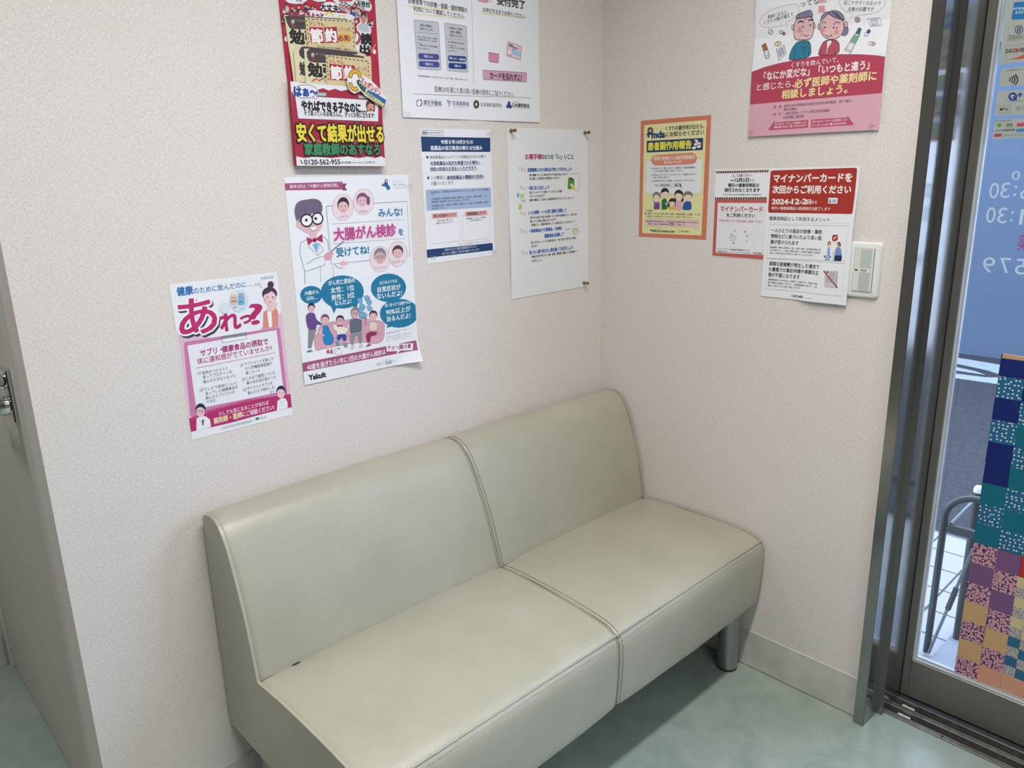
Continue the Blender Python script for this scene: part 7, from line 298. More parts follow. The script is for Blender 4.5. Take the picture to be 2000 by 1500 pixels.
"leaf_top":{"name":"leaf_top","wall":"A","c":-0.83,"z":1.53,"w":0,"h":0,"tilt":0.0,"items":[["p","header_strip","#4d4141",[-95.8,72.7,-86.3,75.7,-54.5,77.2,38.9,82.6,39.3,80.1,28.1,62.5,-66.5,53.3,-78.3,52.6,-88.1,53.1,-92.5,60.5]],["e","header_strip","#9a958e",[-80.5,65.1,4,0.4,-0.5,-4.5]],["e","header_strip","#c8c4bc",[-80.4,65.6,2.4,0.24,-0.3,-2.6]],["p","header_strip","#8a4048",[-84,59.4,-77.4,60.5,-76.2,55.3,-84,54]],["t","lettering","#2a2422","勉強",-58.2,39.4,63.1,25.2,0.0,0.04],["t","header_strip","#b9b0a8","ゲームのように",-65.7,68.7,20.8,4.5,0.0,0.01],["s","folded_card","#1f1c1a",[-48.8,72.8,-44.7,73],1.7],["s","folded_card","#1f1c1a",[-39.9,73.3,-35.7,73.6],1.7],["s","folded_card","#1f1c1a",[-31,73.9,-26.7,74.2],1.7],["s","folded_card","#1f1c1a",[-21.9,74.5,-17.7,74.7],1.7],["s","folded_card","#1f1c1a",[-12.8,75.1,-8.5,75.3],1.7],["s","folded_card","#1f1c1a",[-3.6,75.6,0.7,75.9],1.7],["s","folded_card","#1f1c1a",[5.6,76.2,10,76.5],1.7],["s","folded_card","#1f1c1a",[14.9,76.8,19.4,77.1],1.7],["s","folded_card","#1f1c1a",[24.3,77.4,28.8,77.7],1.7],["s","folded_card","#1f1c1a",[33.8,78,38.3,78.3],1.8],["s","folded_card","#1f1c1a",[43.4,78.6,47.9,78.9],1.8],["s","folded_card","#1f1c1a",[-52.4,70.8,-52.3,67.3],1.7],["s","folded_card","#1f1c1a",[-52.2,63.4,-52.1,59.9],1.7],["s","folded_card","#1f1c1a",[-52,55.9,-51.9,52.3],1.7],["s","folded_card","#1f1c1a",[-51.8,48.4,-51.7,44.8],1.7],["s","folded_card","#1f1c1a",[-51.6,40.8,-51.5,37.3],1.7],["s","folded_card","#1f1c1a",[-51.4,33.3,-51.4,29.7],1.7],["s","folded_card","#1f1c1a",[51.4,77,51.3,73],1.8],["s","folded_card","#1f1c1a",[51.2,68.5,51,64.6],1.8],["s","folded_card","#1f1c1a",[50.9,60,50.8,56],1.8],["s","folded_card","#1f1c1a",[50.6,51.5,50.5,47.5],1.8],["s","folded_card","#1f1c1a",[50.3,43,50.2,39],1.8],["s","folded_card","#1f1c1a",[50,34.4,49.9,30.4],1.8],["t","folded_card","#b03a3a","少しでも…",-27.1,65.9,41.9,8.1,0.0,0.02],["p","folded_card","#b02340",[-47.4,59.1,-18,61,-16.4,32.9,-46.6,30.7]],["p","folded_card","#b02340",[-16.1,61.2,13,65.3,14.4,36.6,-14.9,33.5]],["t","folded_card","#f3eeee","節",-32.7,44.6,25.3,24,4.9,0.05],["t","folded_card","#f3eeee","約",-1.7,48.4,24.1,22.7,5.3,0.05],["t","folded_card","#b03a3a","したい方、",31.3,62.6,32.8,8.3,4.7,0.01],["p","folded_card","#ddb968",[13.2,46.8,18.4,54.4,30.1,56.6,45.6,56,48.3,50,42.8,40.1,28.3,37,16.7,36.8]],["t","folded_card","#a8322e","必見!",28.3,46.3,27.9,10.5,4.2,0.04],["t","folded_card","#2f2a26","あれも気になるけど勉強もして家計も…",6.4,25.1,79.7,4.2,0.0,0.02],["r","folded_card","#b03a3a",[22.2,27.1,7.1,0.6,-0.4,-4.4],0.7,0,360]],"out":[-97.2,75.2,54.3,83.2,56,25,54.7,-4.2,-91.9,-14.4],"depth":0.0065,"card":[-54.7,75.4,54.7,81.9,53,24.4,-53.1,20.6,-55.1,36.5]},
"leaf_back":{"name":"leaf_back","wall":"A","c":-0.83,"z":1.53,"w":0,"h":0,"tilt":0.0,"items":[["p","header_strip","#4d4141",[-85.5,10.5,-79.6,13.3,54.5,19.2,55.5,16.3,-74.2,0.5,-83.8,5.4]]],"out":[-93.7,12.2,-84.8,11.5,57.5,10.4,62.4,-37.2,-91.1,-41.9],"depth":0.0085},
"leaf_mid":{"name":"leaf_mid","wall":"A","c":-0.83,"z":1.53,"w":0,"h":0,"tilt":0.0,"items":[["p","header_strip","#4d4141",[-75.6,13.4,-69.7,21.5,-62.7,23.1,53.5,22.4,57,19.2,-52.3,0.9,-68.4,0.7,-74.7,5.9]],["t","lettering","#2a2422","勉強",-63.9,-17.3,26.4,23.4,0.0,0.04]],"out":[-86.5,11.6,-66,23.7,54.9,23.1,74.9,19.6,74,-36.7,-87.1,-42.4],"depth":0.0105},
"leaf_front":{"name":"leaf_front","wall":"A","c":-0.83,"z":1.53,"w":0,"h":0,"tilt":0.0,"items":[["p","header_strip","#4d4141",[-60.2,13.5,-51.4,20.9,-35.2,20.3,68.1,15.3,71.6,10.5,-18.7,-3.6,-47.1,-4.7,-57.3,-2.6,-60,3.9]],["e","header_strip","#9a958e",[-47.5,8.8,4,0.3,-0.5,-4.5]],["e","header_strip","#c8c4bc",[-47.4,9.2,2.3,0.18,-0.3,-2.5]],["p","header_strip","#8a4048",[-50.9,3.2,-44.4,4.2,-43.2,-1.1,-50.9,-2.1]],["t","lettering","#2a2422","勉強",-28.9,-18.1,63.6,24.8,0.0,0.04],["t","header_strip","#b9b0a8","ゲームのように",-14.3,10.9,54.4,4.2,0.0,0.01],["s","folded_card","#1f1c1a",[-14.4,8.5,-10.1,8.4],1.8],["s","folded_card","#1f1c1a",[-5.3,8.2,-1.0,8.1],1.8],["s","folded_card","#1f1c1a",[3.9,8,8.3,7.9],1.8],["s","folded_card","#1f1c1a",[13.2,7.7,17.6,7.6],1.8],["s","folded_card","#1f1c1a",[22.6,7.5,27,7.4],1.8],["s","folded_card","#1f1c1a",[32,7.2,36.5,7.1],1.8],["s","folded_card","#1f1c1a",[41.5,7,46,6.8],1.8],["s","folded_card","#1f1c1a",[51.1,6.7,55.7,6.6],1.8],["s","folded_card","#1f1c1a",[60.8,6.5,65.4,6.3],1.8],["s","folded_card","#1f1c1a",[70.6,6.2,75.2,6.1],1.9],["s","folded_card","#1f1c1a",[-17.8,7,-17.9,3.4],1.8],["s","folded_card","#1f1c1a",[-18,-0.7,-18,-4.3],1.8],["s","folded_card","#1f1c1a",[-18.1,-8.3,-18.1,-12],1.8],["s","folded_card","#1f1c1a",[-18.2,-16,-18.2,-19.7],1.8],["s","folded_card","#1f1c1a",[-18.3,-23.8,-18.3,-27.4],1.8],["s","folded_card","#1f1c1a",[-18.4,-31.5,-18.5,-35.2],1.8],["s","folded_card","#1f1c1a",[77.2,4.2,77,0.7],1.9],["s","folded_card","#1f1c1a",[76.8,-3.3,76.6,-6.8],1.9],["s","folded_card","#1f1c1a",[76.4,-10.8,76.2,-14.4],1.9],["s","folded_card","#1f1c1a",[76,-18.4,75.8,-21.9],1.9],["s","folded_card","#1f1c1a",[75.6,-25.9,75.4,-29.5],1.9],["s","folded_card","#1f1c1a",[75.1,-33.5,74.9,-37.1],1.9],["t","folded_card","#b03a3a","少しでも…",6.4,-0.3,40.1,8.5,0.0,0.02],["p","folded_card","#b02340",[-13.5,-4.7,15,-5.2,15.7,-34.1,-14.5,-34.4]],["p","folded_card","#b02340",[16.9,-4.5,43.6,-4.2,44.8,-32.9,17.4,-34.2]],["t","folded_card","#f3eeee","節",0.3,-20.6,24.1,24.1,0.0,0.05],["t","folded_card","#f3eeee","約",30.6,-18.4,23.6,23.4,0.0,0.05],["t","folded_card","#b03a3a","したい方、",60,-9.1,30,7.7,0.0,0.01],["p","folded_card","#ddb968",[44.5,-22.3,51.4,-15.8,69.3,-15.6,74,-21.5,67.1,-27,47.8,-28.2]],["s","lettering","#c2603c",[-54,-38.7,-43,-33.6,-38.6,-37.3,-27.4,-31.7,-25.1,-38.5],2.8]],"out":[-65.1,18.8,-37.6,20.1,69.4,14.9,85,16.6,82.7,-41.6,-68,-44.8],"depth":0.0125,"card":[-20.3,10.9,85.2,12,82.5,-43.7,-22.6,-46.3]},
"pocket":{"name":"pocket","wall":"A","c":-0.8235,"z":1.44,"w":0,"h":0,"tilt":0.0,"items":[["p","red_print","#a62a42",[-108.6,29.2,-55.6,29.7,-49.9,36.3,-39.4,39,-26.9,35.4,-13.5,39.3,2,35.8,15.7,39.3,31.7,36.1,96.1,36,95.1,-93.5,86.1,-88.8,71.2,-92.7,54.3,-89.4,31.4,-92.6,4,-89.3,-33.9,-92.3,-70.1,-89.1,-93.3,-92.1,-112.4,-88.4]],["p","red_print","#e6e6ec",[-101.8,23.3,87.8,21.8,84.4,-19.9,-99.1,-19.1]],["s","red_print","#5a2a34",[-101.7,23.3,87.8,21.8,84.4,-19.9,-99.1,-19.1,-101.7,23.3],0.7],["p","red_print","#a9c4b8",[-53,30.4,-33.8,30.8,-34.4,24.7,-52.3,24.7]],["p","red_print","#a9c4b8",[40.7,29.5,61.5,29.6,61.6,24.2,41.1,24.4]],["e","speech_bubble","#eceaf0",[-78.6,31.1,27.9,1.4,-1.4,-13.5]],["p","speech_bubble","#eceaf0",[-63.7,25.1,-53.1,29.8,-54.8,17.8,-66.8,19.6]],["r","speech_bubble","#3a3238",[-78.6,31.1,25.9,1.3,-1.3,-12.2],0.8,0,360],["s","speech_bubble","#3a3238",[-55.5,26.5,-55.3,18.2,-65.3,21.2],0.8],["t","speech_bubble","#22509c","はぁ～",-77.9,30.2,49.7,16.6,0.0,0.06],["t","lettering","#221d20","やればできる子なのに…",-16.6,5.1,146.4,18,0.0,0.06],["t","lettering","#3a332c","そう思っているお母さんに、きっとお役に立ちます!",-5.2,-8.2,161,9.7,0.0,0.03],["e","illustration","#5a4030",[67.7,12.1,11.3,0.4,-0.9,-10.9]],["p","illustration","#5a4030",[57.7,10.6,58.4,-0.6,61.8,-0.9,62.8,10.8]],["p","illustration","#5a4030",[72.7,11.2,71.7,-0.16,77.1,-0.4,78.9,13.7]],["p","illustration","#d99a86",[59.3,9.6,66,15.4,75.7,13.6,75.2,3.4,67.4,-1.4,59.8,2.8]],["s","illustration","#4a2a2a",[61.4,8.5,64.7,7.3],0.8],["s","illustration","#4a2a2a",[69.5,7.5,73.3,9],0.8],["e","illustration","#7a2a2a",[66.9,3.3,2.6,0.09,-0.15,-1.8]],["s","shop_lettering","#d99aa4",[-101.6,-64,-93.6,-58.7],1.6],["s","shop_lettering","#d99aa4",[-94.4,-63.9,-86.3,-58.7],1.6],["s","shop_lettering","#d99aa4",[-87.1,-63.9,-79,-58.6],1.6],["s","shop_lettering","#d99aa4",[-79.8,-63.8,-71.6,-58.5],1.7],["s","shop_lettering","#d99aa4",[-72.4,-63.7,-64.2,-58.4],1.7],["s","shop_lettering","#d99aa4",[-65,-63.7,-56.8,-58.3],1.7],["s","shop_lettering","#d99aa4",[-57.5,-63.6,-49.2,-58.2],1.7],["s","shop_lettering","#d99aa4",[-50,-63.5,-41.7,-58.2],1.7],["s","shop_lettering","#d99aa4",[-42.5,-63.5,-34.1,-58.1],1.7],["s","shop_lettering","#d99aa4",[-34.8,-63.4,-26.4,-58],1.7],["s","shop_lettering","#d99aa4",[-27.2,-63.3,-18.7,-57.9],1.7],["s","shop_lettering","#d99aa4",[-19.5,-63.3,-10.9,-57.8],1.7],["s","shop_lettering","#d99aa4",[-11.7,-63.2,-3.1,-57.7],1.7],["s","shop_lettering","#d99aa4",[-3.9,-63.1,4.7,-57.7],1.7],["s","shop_lettering","#d99aa4",[4,-63.1,12.7,-57.6],1.7],["s","shop_lettering","#d99aa4",[11.9,-63,20.6,-57.5],1.8],["s","shop_lettering","#d99aa4",[19.9,-62.9,28.6,-57.4],1.8],["s","shop_lettering","#d99aa4",[27.9,-62.9,36.7,-57.3],1.8],["s","shop_lettering","#d99aa4",[36,-62.8,44.9,-57.2],1.8],["s","shop_lettering","#d99aa4",[44.1,-62.7,53,-57.1],1.8],["s","shop_lettering","#d99aa4",[52.3,-62.6,61.3,-57],1.8],["s","shop_lettering","#d99aa4",[60.5,-62.6,69.6,-57],1.8],["s","shop_lettering","#d99aa4",[68.8,-62.5,77.9,-56.9],1.8],["s","shop_lettering","#d99aa4",[77.2,-62.4,86.4,-56.8],1.8],["t","shop_lettering","#1e1a1c","安くて結果が出せる",-6.5,-44.5,199.1,33.5,0.0,0.13],["t","shop_lettering","#e8d63e","安くて結果が出せる",-6.5,-44.5,199.1,33.5,0.0,0.04],["t","shop_lettering","#1e1a1c","家庭教師のあすなろ",-5.3,-75.5,174.5,22.1,0.0,0.11],["t","shop_lettering","#3f8c5c","家庭教師のあすなろ",-5.3,-75.5,174.5,22.1,0.0,0.04],["t","lettering","#26262e","0120-562-955",-54.5,-99.8,80.2,9.4,0.0,0.03],["s","lettering","#26262e",[-101.7,-95.6,-101,-100.8,-97.4,-102.1],2.1],["t","lettering","#3a3a44","受付時間 9:00～23:00 土日祝OK",28.5,-101.3,81,4.6,0.0,0.02]],"out":[-108.6,47.8,-86.3,46.6,96.2,44.3,95.7,-109.4,-111.3,-106.3],"depth":0.016},
"emblem":{"name":"emblem","wall":"A","c":-0.76,"z":1.43,"w":0,"h":0,"tilt":0.0,"items":[["r","lettering","#1f1c1e",[-31.8,70.4,11.6,0.7,-1.3,-14.2],8.7,184,356],["r","lettering","#e2ab2e",[-31.8,70.4,11.6,0.7,-1.3,-14.2],6.4,188,352],["r","lettering","#1f1c1e",[-31.8,64.3,11.6,0.7,-1.3,-14.2],8.7,58,176],["r","lettering","#e2ab2e",[-31.8,64.3,11.6,0.7,-1.3,-14.2],6.4,62,172],["p","lettering","#1f1c1e",[-28.4,67,-21.8,69.5,-15.8,65.2,-6.5,54.5,-12.5,45,-19.7,50.8,-27.7,60.5]],["p","lettering","#2e6b3a",[-26.9,66.4,-21.9,68.1,-17,63.9,-8.9,54.2,-12.9,47,-18.9,51.8,-26.2,60.6]],["t","lettering","#f4eef0","スッポンドン",4,56.7,51.7,13.5,-28.8,0.15],["t","lettering","#b8323e","スッポンドン",4,56.7,51.7,13.5,-28.8,0.05],["p","lettering","#2a70ae",[-4.2,51,13.5,45.2,40.4,32.8,33.1,17.8,2.3,36.4,-6,45.3]],["t","lettering","#23262e","つながる家庭教師",10.9,34.3,50.3,7.3,-29.3,0.1],["t","lettering","#efe48a","つながる家庭教師",10.9,34.3,50.3,7.3,-29.3,0.04]],"out":[-43.1,83.7,-30.2,89.1,-20.5,85.2,-15.3,78.5,5.2,70.5,22.3,57.1,43.1,36.3,33.7,16.7,12,27.4,-11.6,39.9,-19.9,48.2,-35.6,41.8,-45.3,46.4,-50.8,60.2,-49.2,71.3],"depth":0.0215},
"cardbrand":{"name":"cardbrand","wall":"G","c":0.92,"z":1.45,"w":0,"h":0,"tilt":0.0,"items":[["p","blue_logo","#2a78b4",[-6.7,163.3,31.4,161.2,35.9,128.2,-7,132.1]],["t","blue_logo","#c8dcea","AMERICAN",12.2,149.7,37.9,4.6,-7.6,0.02],["t","blue_logo","#c8dcea","EXPRESS",15.3,142.6,33.1,4.6,-6.4,0.02],["o","lettering","#7d8580",[-10.2,120.8,43.7,117.6,45.7,90.7,-9.1,93],1.4,0.5],["r","lettering","#42587e",[8.6,111.7,6.7,-0.9,0.9,-6.7],1.6,0,360],["s","lettering","#2c4068",[6.4,115.9,7.1,107.9],2.1],["s","lettering","#2c4068",[9.7,115.4,11.1,107.4],2.1],["t","lettering","#5a6260","Diners Club",13.2,101.3,40.1,6.1,0.0,0.01],["t","lettering","#5a6260","INTERNATIONAL",12.4,96.1,38.3,3.2,0.0,0.01],["o","lettering","#7d8580",[-10.9,84.7,48.4,82.3,50.3,56.3,-10.5,57.9],1.1,0.5],["p","lettering","#cf5a30",[0.9,58,18.7,62,33.9,70.5,35.7,57.3]],["t","lettering","#2c2f30","DISC",-0.7,74,16.6,7.3,0.0,0.03],["e","lettering","#cc4a30",[10.6,73.6,3.2,-0.4,0.5,-3.8]],["t","lettering","#2c2f30","VER",20.7,73.4,13.3,7.2,0.0,0.03]],"out":[-21.9,171.9,40,168.3,55.8,51.4,-18.2,50.6],"depth":0},
"contactless":{"name":"contactless","wall":"G","c":0.92,"z":1.45,"w":0,"h":0,"tilt":0.0,"items":[["r","lettering","#23282a",[1.2,19.8,4.1,-0.4,0.7,-5.5],2.1,-42,42],["r","lettering","#23282a",[1.2,19.8,8.6,-0.8,1.1,-8.6],2.1,-42,42],["r","lettering","#23282a",[1.2,19.8,13,-1.2,1.5,-11.7],2.1,-42,42],["r","lettering","#23282a",[1.2,19.8,17.5,-1.7,1.9,-14.8],2.1,-42,42],["t","lettering","#5a605c","タッチ決済対応カード・スマートフォン",24.5,37.1,60.4,2.5,0.0,0.02]],"out":[-12.5,41.9,57.1,41.6,58.7,6.4,-12.6,7.8],"depth":0},
"quickpay":{"name":"quickpay","wall":"G","c":0.92,"z":1.45,"w":0,"h":0,"tilt":0.0,"items":[["r","lettering","#2b3a8c",[14.3,-13.5,6.1,-0.5,0.8,-6.2],3.4,0,360],["s","lettering","#2b3a8c",[14.9,-13.1,21.5,-20],2.8],["s","lettering","#2b3a8c",[22.5,-10.9,30.8,-10.8],2.5],["s","lettering","#2b3a8c",[26.4,-6.5,26.5,-15.2],2.5],["t","lettering","#5a5e6a","QUICPay",18,-22.5,27,2.8,0.0,0.01],["o","lettering","#6a706c",[-8.2,-29.3,13.3,-29.8,13.7,-43.3,-7.9,-43],1.1,0.5],["e","lettering","#2c2f30",[-3.3,-36.6,2.3,-0.16,0.3,-2.6]],["t","lettering","#3a3e3e","Pay",4.9,-36.7,10.6,6.7,0.0,0.02],["r","lettering","#4a5a60",[27.4,-36.8,2.2,-0.16,0.4,-2.8],1.1,40,340],["t","lettering","#7a807e","Pay",37.6,-37.5,11.6,6.3,0.0,0.01]],"out":[-14.5,-0.7,63.2,-2.9,67.1,-49.5,-13.4,-47.5],"depth":0},
"transit":{"name":"transit","wall":"G","c":0.92,"z":1.45,"w":0,"h":0,"tilt":0.0,"items":[["t","lettering","#4a504c","電子マネーをご利用いただけます",3.6,-59.1,28.4,2.3,0.0,0.03],["p","lettering","#63a046",[-8.7,-66.8,-3.2,-62.4,2.5,-66.7,-2.4,-72.3]],["q","lettering","#3c5a4c",[9.6,-64.5,21.3,-64.8,21.4,-71.4,10.2,-71.2],2.5],["r","lettering","#b8c8bc",[13.5,-67.8,2.1,-0.12,0.3,-2.1],0.9,0,360],["r","lettering","#b8c8bc",[17.9,-67.9,2.1,-0.12,0.3,-2],0.9,0,360],["q","lettering","#c04a6a",[28.4,-65.2,55.3,-65.3,55.4,-71.9,28.6,-71.8],1.1],["t","lettering","#3a8a9a","Suica",-2.2,-77.2,12.1,4.2,0.0,0.03],["t","lettering","#4a504c","manaca",15.6,-77.6,21.5,4.1,0.0,0.03],["q","lettering","#3a8ac0",[28.8,-76.3,50.2,-75.9,50.3,-82.2,28.9,-82.2],1.4],["q","lettering","#b04a58",[-10,-83.9,3.9,-83.9,4,-89.9,-9.6,-90],1.8],["t","lettering","#6aa0b0","nimoca",16.1,-87.3,17.4,3.8,0.0,0.03],["t","lettering","#5a9ac0","SUGOCA",38,-87.4,20.7,3.7,0.0,0.03]],"out":[-11.7,-56.9,70.4,-56,72.1,-93.1,-11.7,-94.4],"depth":0},
"glassletter":{"c":0.95,"z":1.18,"letters":[["0",-26.8,72.4,17.3,31.7,"#dfe6ee"],["3",-6.4,73,17,31.4,"#dfe6ee"],["6",29.7,70.9,16.4,31,"#dfe6ee"],["0",-26.6,22.3,17.4,32.2,"#dfe6ee"],["3",-5.4,21.8,17.1,31.9,"#dfe6ee"],["1",29.8,19.6,5.9,31.4,"#dfe6ee"],["9",-17.6,-82.1,22.7,32.9,"#dfe6ee"],["7",12,-81.4,19.9,32.5,"#dfe6ee"],["5",41.5,-81.8,19.4,32.1,"#dfe6ee"],[":",11.9,71.8,4.3,21,"#dfe6ee"],[":",12.1,20.4,4.3,21.3,"#dfe6ee"],["薬",40.8,-31.5,22.7,33.5,"#b83a78"],["0",8.8,102.3,14.8,17.9,"#dfe6ee"],["0",37,99,14.4,17.7,"#dfe6ee"]]}}''')
TXT = {}
def text_geo(s, bold, res):
    """filled outlines of a line of lettering, struck several times a hair apart for heavier weights"""
    key = (s, bold, res)
    if key not in TXT:
        base = (s, 0, res)
        if base not in TXT:
            c = bpy.data.curves.new('lettering', 'FONT'); c.body = s; c.size = 1; c.resolution_u = res; c.fill_mode = 'FRONT'
            o = bpy.data.objects.new('lettering', c); COL.objects.link(o); bpy.context.view_layer.update()
            me = bpy.data.meshes.new_from_object(o.evaluated_get(bpy.context.evaluated_depsgraph_get()))
            vs = [(v.co.x, v.co.y) for v in me.vertices]; fs = [tuple(p.vertices) for p in me.polygons]
            bpy.data.objects.remove(o); bpy.data.curves.remove(c); bpy.data.meshes.remove(me)
            TXT[base] = (vs, fs, 0)
        if bold <= .006: TXT[key] = TXT[base]
        else:
            vs, fs = TXT[base][:2]; V, F = [], []; n = 4 if bold < .025 else 8 if bold < .035 else 16
            rings = [bold] if bold < .06 else [bold, bold*.5]
            for r in rings:
                for k in range(n):
                    a = 2*math.pi*(k+.5)/n; o = len(V); V += [(x+r*math.cos(a), y+r*math.sin(a)) for x, y in vs]; F += [tuple(i+o for i in f) for f in fs]
            TXT[key] = (V, F, len(vs))
    return TXT[key]
def clip_poly(p, a, b, c):
    """keep a*x+b*y<=c"""
    out = []; n = len(p)
    for i in range(n):
        P, Q = p[i], p[(i+1) % n]; dp, dq = a*P[0]+b*P[1]-c, a*Q[0]+b*Q[1]-c
        if dp <= 0: out.append(P)
        if dp*dq < 0:
            t = dp/(dp-dq); out.append((P[0]+(Q[0]-P[0])*t, P[1]+(Q[1]-P[1])*t))
    return out
def flat(it, W, H, mirror=False):
    """print item -> (verts mm, faces)"""
    k = it[0]
    if k == 't':
        _, _, _, s, cu, cv, w, h, ang, bold = it
        vs, fs, _ = text_geo(s, bold, 3 if h > 9 else 1)
        if not vs: return [], []
        b0 = text_geo(s, 0, 3 if h > 9 else 1)[0]
        x0, x1 = min(v[0] for v in b0), max(v[0] for v in b0); y0, y1 = min(v[1] for v in b0), max(v[1] for v in b0)
        sx = w/max(x1-x0, 1e-4)
        if all(ord(c) < 256 for c in s): sy = h/max(y1-y0, .55); cy = (y0+y1)/2
        elif y1-y0 > .62: sy = h/max(y1-y0, .86); cy = (y0+y1)/2
        else: sy = h/.9; cy = .37
        ca, sa = math.cos(math.radians(ang)), math.sin(math.radians(ang)); xm = (x0+x1)/2
        out = []
        for x, y in vs:
            X, Y = (x-xm)*sx, (y-cy)*sy
            out.append((cu+X*ca-Y*sa, cv+X*sa+Y*ca))
        return out, fs
    if k == 'p':
        p = list(zip(it[3][::2], it[3][1::2]))
        if it[1] == 'illustration' and len(p) >= 7: p = rounded(p)
    elif k == 'e':
        c = it[3]; p = [(c[0]+c[2]*math.cos(t)+c[4]*math.sin(t), c[1]+c[3]*math.cos(t)+c[5]*math.sin(t)) for t in [2*math.pi*i/24 for i in range(24)]]
    elif k in 'qo':
        Q = [Vector(v) for v in zip(it[3][::2], it[3][1::2])]; p = []
        for i in range(4):
            a, b, c = Q[i-1], Q[i], Q[(i+1) % 4]; r = min(it[4], (a-b).length*.49, (c-b).length*.49); p0 = b+(a-b).normalized()*r; p1 = b+(c-b).normalized()*r
            for j in range(6):
                t = j/5; v = p0*(1-t)**2+b*2*t*(1-t)+p1*t*t; p.append((v.x, v.y))
        if k == 'o': return strip(p+[p[0]], it[5])
    elif k == 's':
        p = list(zip(it[3][::2], it[3][1::2]))
        if it[1] in ('illustration', 'speech_bubble') and len(p) >= 8 and math.dist(p[0], p[-1]) < .02: p = rounded(p[:-1]); p.append(p[0])
        return strip(p, it[4])
    elif k == 'r':
        c = it[3]; n = 30; ts = [math.radians(it[5]+(it[6]-it[5])*i/n) for i in range(n+1)]
        return strip([(c[0]+c[2]*math.cos(t)+c[4]*math.sin(t), c[1]+c[3]*math.cos(t)+c[5]*math.sin(t)) for t in ts], it[4])
    if W:
        for a, b, c in ((1, 0, W/2), (-1, 0, W/2), (0, 1, H/2), (0, -1, H/2)): p = clip_poly(p, a, b, c)
    return p, ([tuple(range(len(p)))] if len(p) > 2 else [])
def rounded(P):
    """two rounds of corner cutting on a closed outline"""
    for _ in range(2):
        Q = []
        for i in range(len(P)):
            a, b = P[i], P[(i+1) % len(P)]
            Q += [(a[0]*.78+b[0]*.22, a[1]*.78+b[1]*.22), (a[0]*.22+b[0]*.78, a[1]*.22+b[1]*.78)]
        P = Q
    return P
def strip(P, w):
    n = len(P); vs = []; closed = n > 3 and math.dist(P[0], P[-1]) < 1e-6
    for i, p in enumerate(P):
        a = P[i-1] if i else (P[-2] if closed else P[0]); b = P[i+1] if i < n-1 else (P[1] if closed else P[-1])
        dx, dy = b[0]-a[0], b[1]-a[1]; L = math.hypot(dx, dy) or 1; nx, ny = -dy/L*w/2, dx/L*w/2
        # lengthen at sharp corners
        vs += [(p[0]+nx, p[1]+ny), (p[0]-nx, p[1]-ny)]
    return vs, [(2*i, 2*i+1, 2*i+3, 2*i+2) for i in range(n-1)]
def wall_matrix(wall, c, z, tilt, off):
    if wall == 'A': X, Y, Zv, loc = Vector((1, 0, 0)), Vector((0, 0, 1)), Vector((0, -1, 0)), Vector((c, -off, z))
    else: X, Y, Zv, loc = Vector((0, -1, 0)), Vector((0, 0, 1)), Vector((-1, 0, 0)), Vector((-off, -c, z))
    ct, st = math.cos(tilt), math.sin(tilt); X2 = X*ct+Y*st; Y2 = Y*ct-X*st
    m = Matrix.Identity(4)
    for i in range(3): m[i][0], m[i][1], m[i][2], m[i][3] = X2[i], Y2[i], Zv[i], loc[i]
    return m
STEP = .09
def prints(root, items, W, H, z0, deform=None, cuts=(), k=1.0, only=None, lim=None):
    """lay the print on the sheet: one mesh per part, layered by overlap"""
    boxes = []; parts = {}
    for it in items:
        vs, fs = flat(it, W, H)
        if not fs: continue
        b = (min(v[0] for v in vs), min(v[1] for v in vs), max(v[0] for v in vs), max(v[1] for v in vs))
        lev = 1
        for q, l in boxes:
            if l >= lev and b[0] < q[2] and b[2] > q[0] and b[1] < q[3] and b[3] > q[1]: lev = l+1
        boxes.append((b, lev))
        per = text_geo(it[3], it[9], 3 if it[7] > 9 else 1)[2] if it[0] == 't' else 0
        parts.setdefault(it[1], []).append((vs, fs, it[2], lev, per))
    for name, lst in parts.items():
        bm = bmesh.new(); mats = []; idx = {}
        for vs, fs, colr, lev, per in lst:
            if colr not in idx: idx[colr] = len(mats); mats.append(ink(colr, k))
            dzs = min(.006, .07/max(1, len(vs)/per)) if per else 0
            bv = [bm.verts.new((x/1000, y/1000, (z0+lev*STEP+(i//per)*dzs if per else z0+lev*STEP)/1000)) for i, (x, y) in enumerate(vs)]
            for f in fs:
                try: fc = bm.faces.new([bv[i] for i in f])
                except ValueError: continue
                fc.material_index = idx[colr]
        finish(bm, deform, cuts)
        for f in bm.faces:
            if f.normal.z < 0: f.normal_flip()
        mesh(name, bm, mats, root)
def finish(bm, deform, cuts):
    for (nx, ny, d) in cuts:
        vs = [v for v in bm.verts]
        bmesh.ops.bisect_plane(bm, geom=bm.verts[:]+bm.edges[:]+bm.faces[:], plane_co=(nx*d/1000, ny*d/1000, 0), plane_no=(nx, ny, 0), dist=1e-7)
    if deform:
        for v in bm.verts: v.co.z += deform(v.co.x*1000, v.co.y*1000)/1000
    bm.normal_update()
def slab(pts, t, m, name, root, deform=None, cuts=(), z=0):
    """flat sheet of thickness t mm with outline pts (mm)"""
    bm = bmesh.new(); f = bm.faces.new([bm.verts.new((x/1000, y/1000, (z+t)/1000)) for x, y in pts])
    bm.normal_update()
    if f.normal.z < 0: f.normal_flip()
    top = list(bm.faces); r = bmesh.ops.extrude_face_region(bm, geom=top)
    for v in [g for g in r['geom'] if isinstance(g, bmesh.types.BMVert)]: v.co.z = z/1000
    bmesh.ops.recalc_face_normals(bm, faces=bm.faces); finish(bm, deform, cuts)
    return mesh(name, bm, m, root)
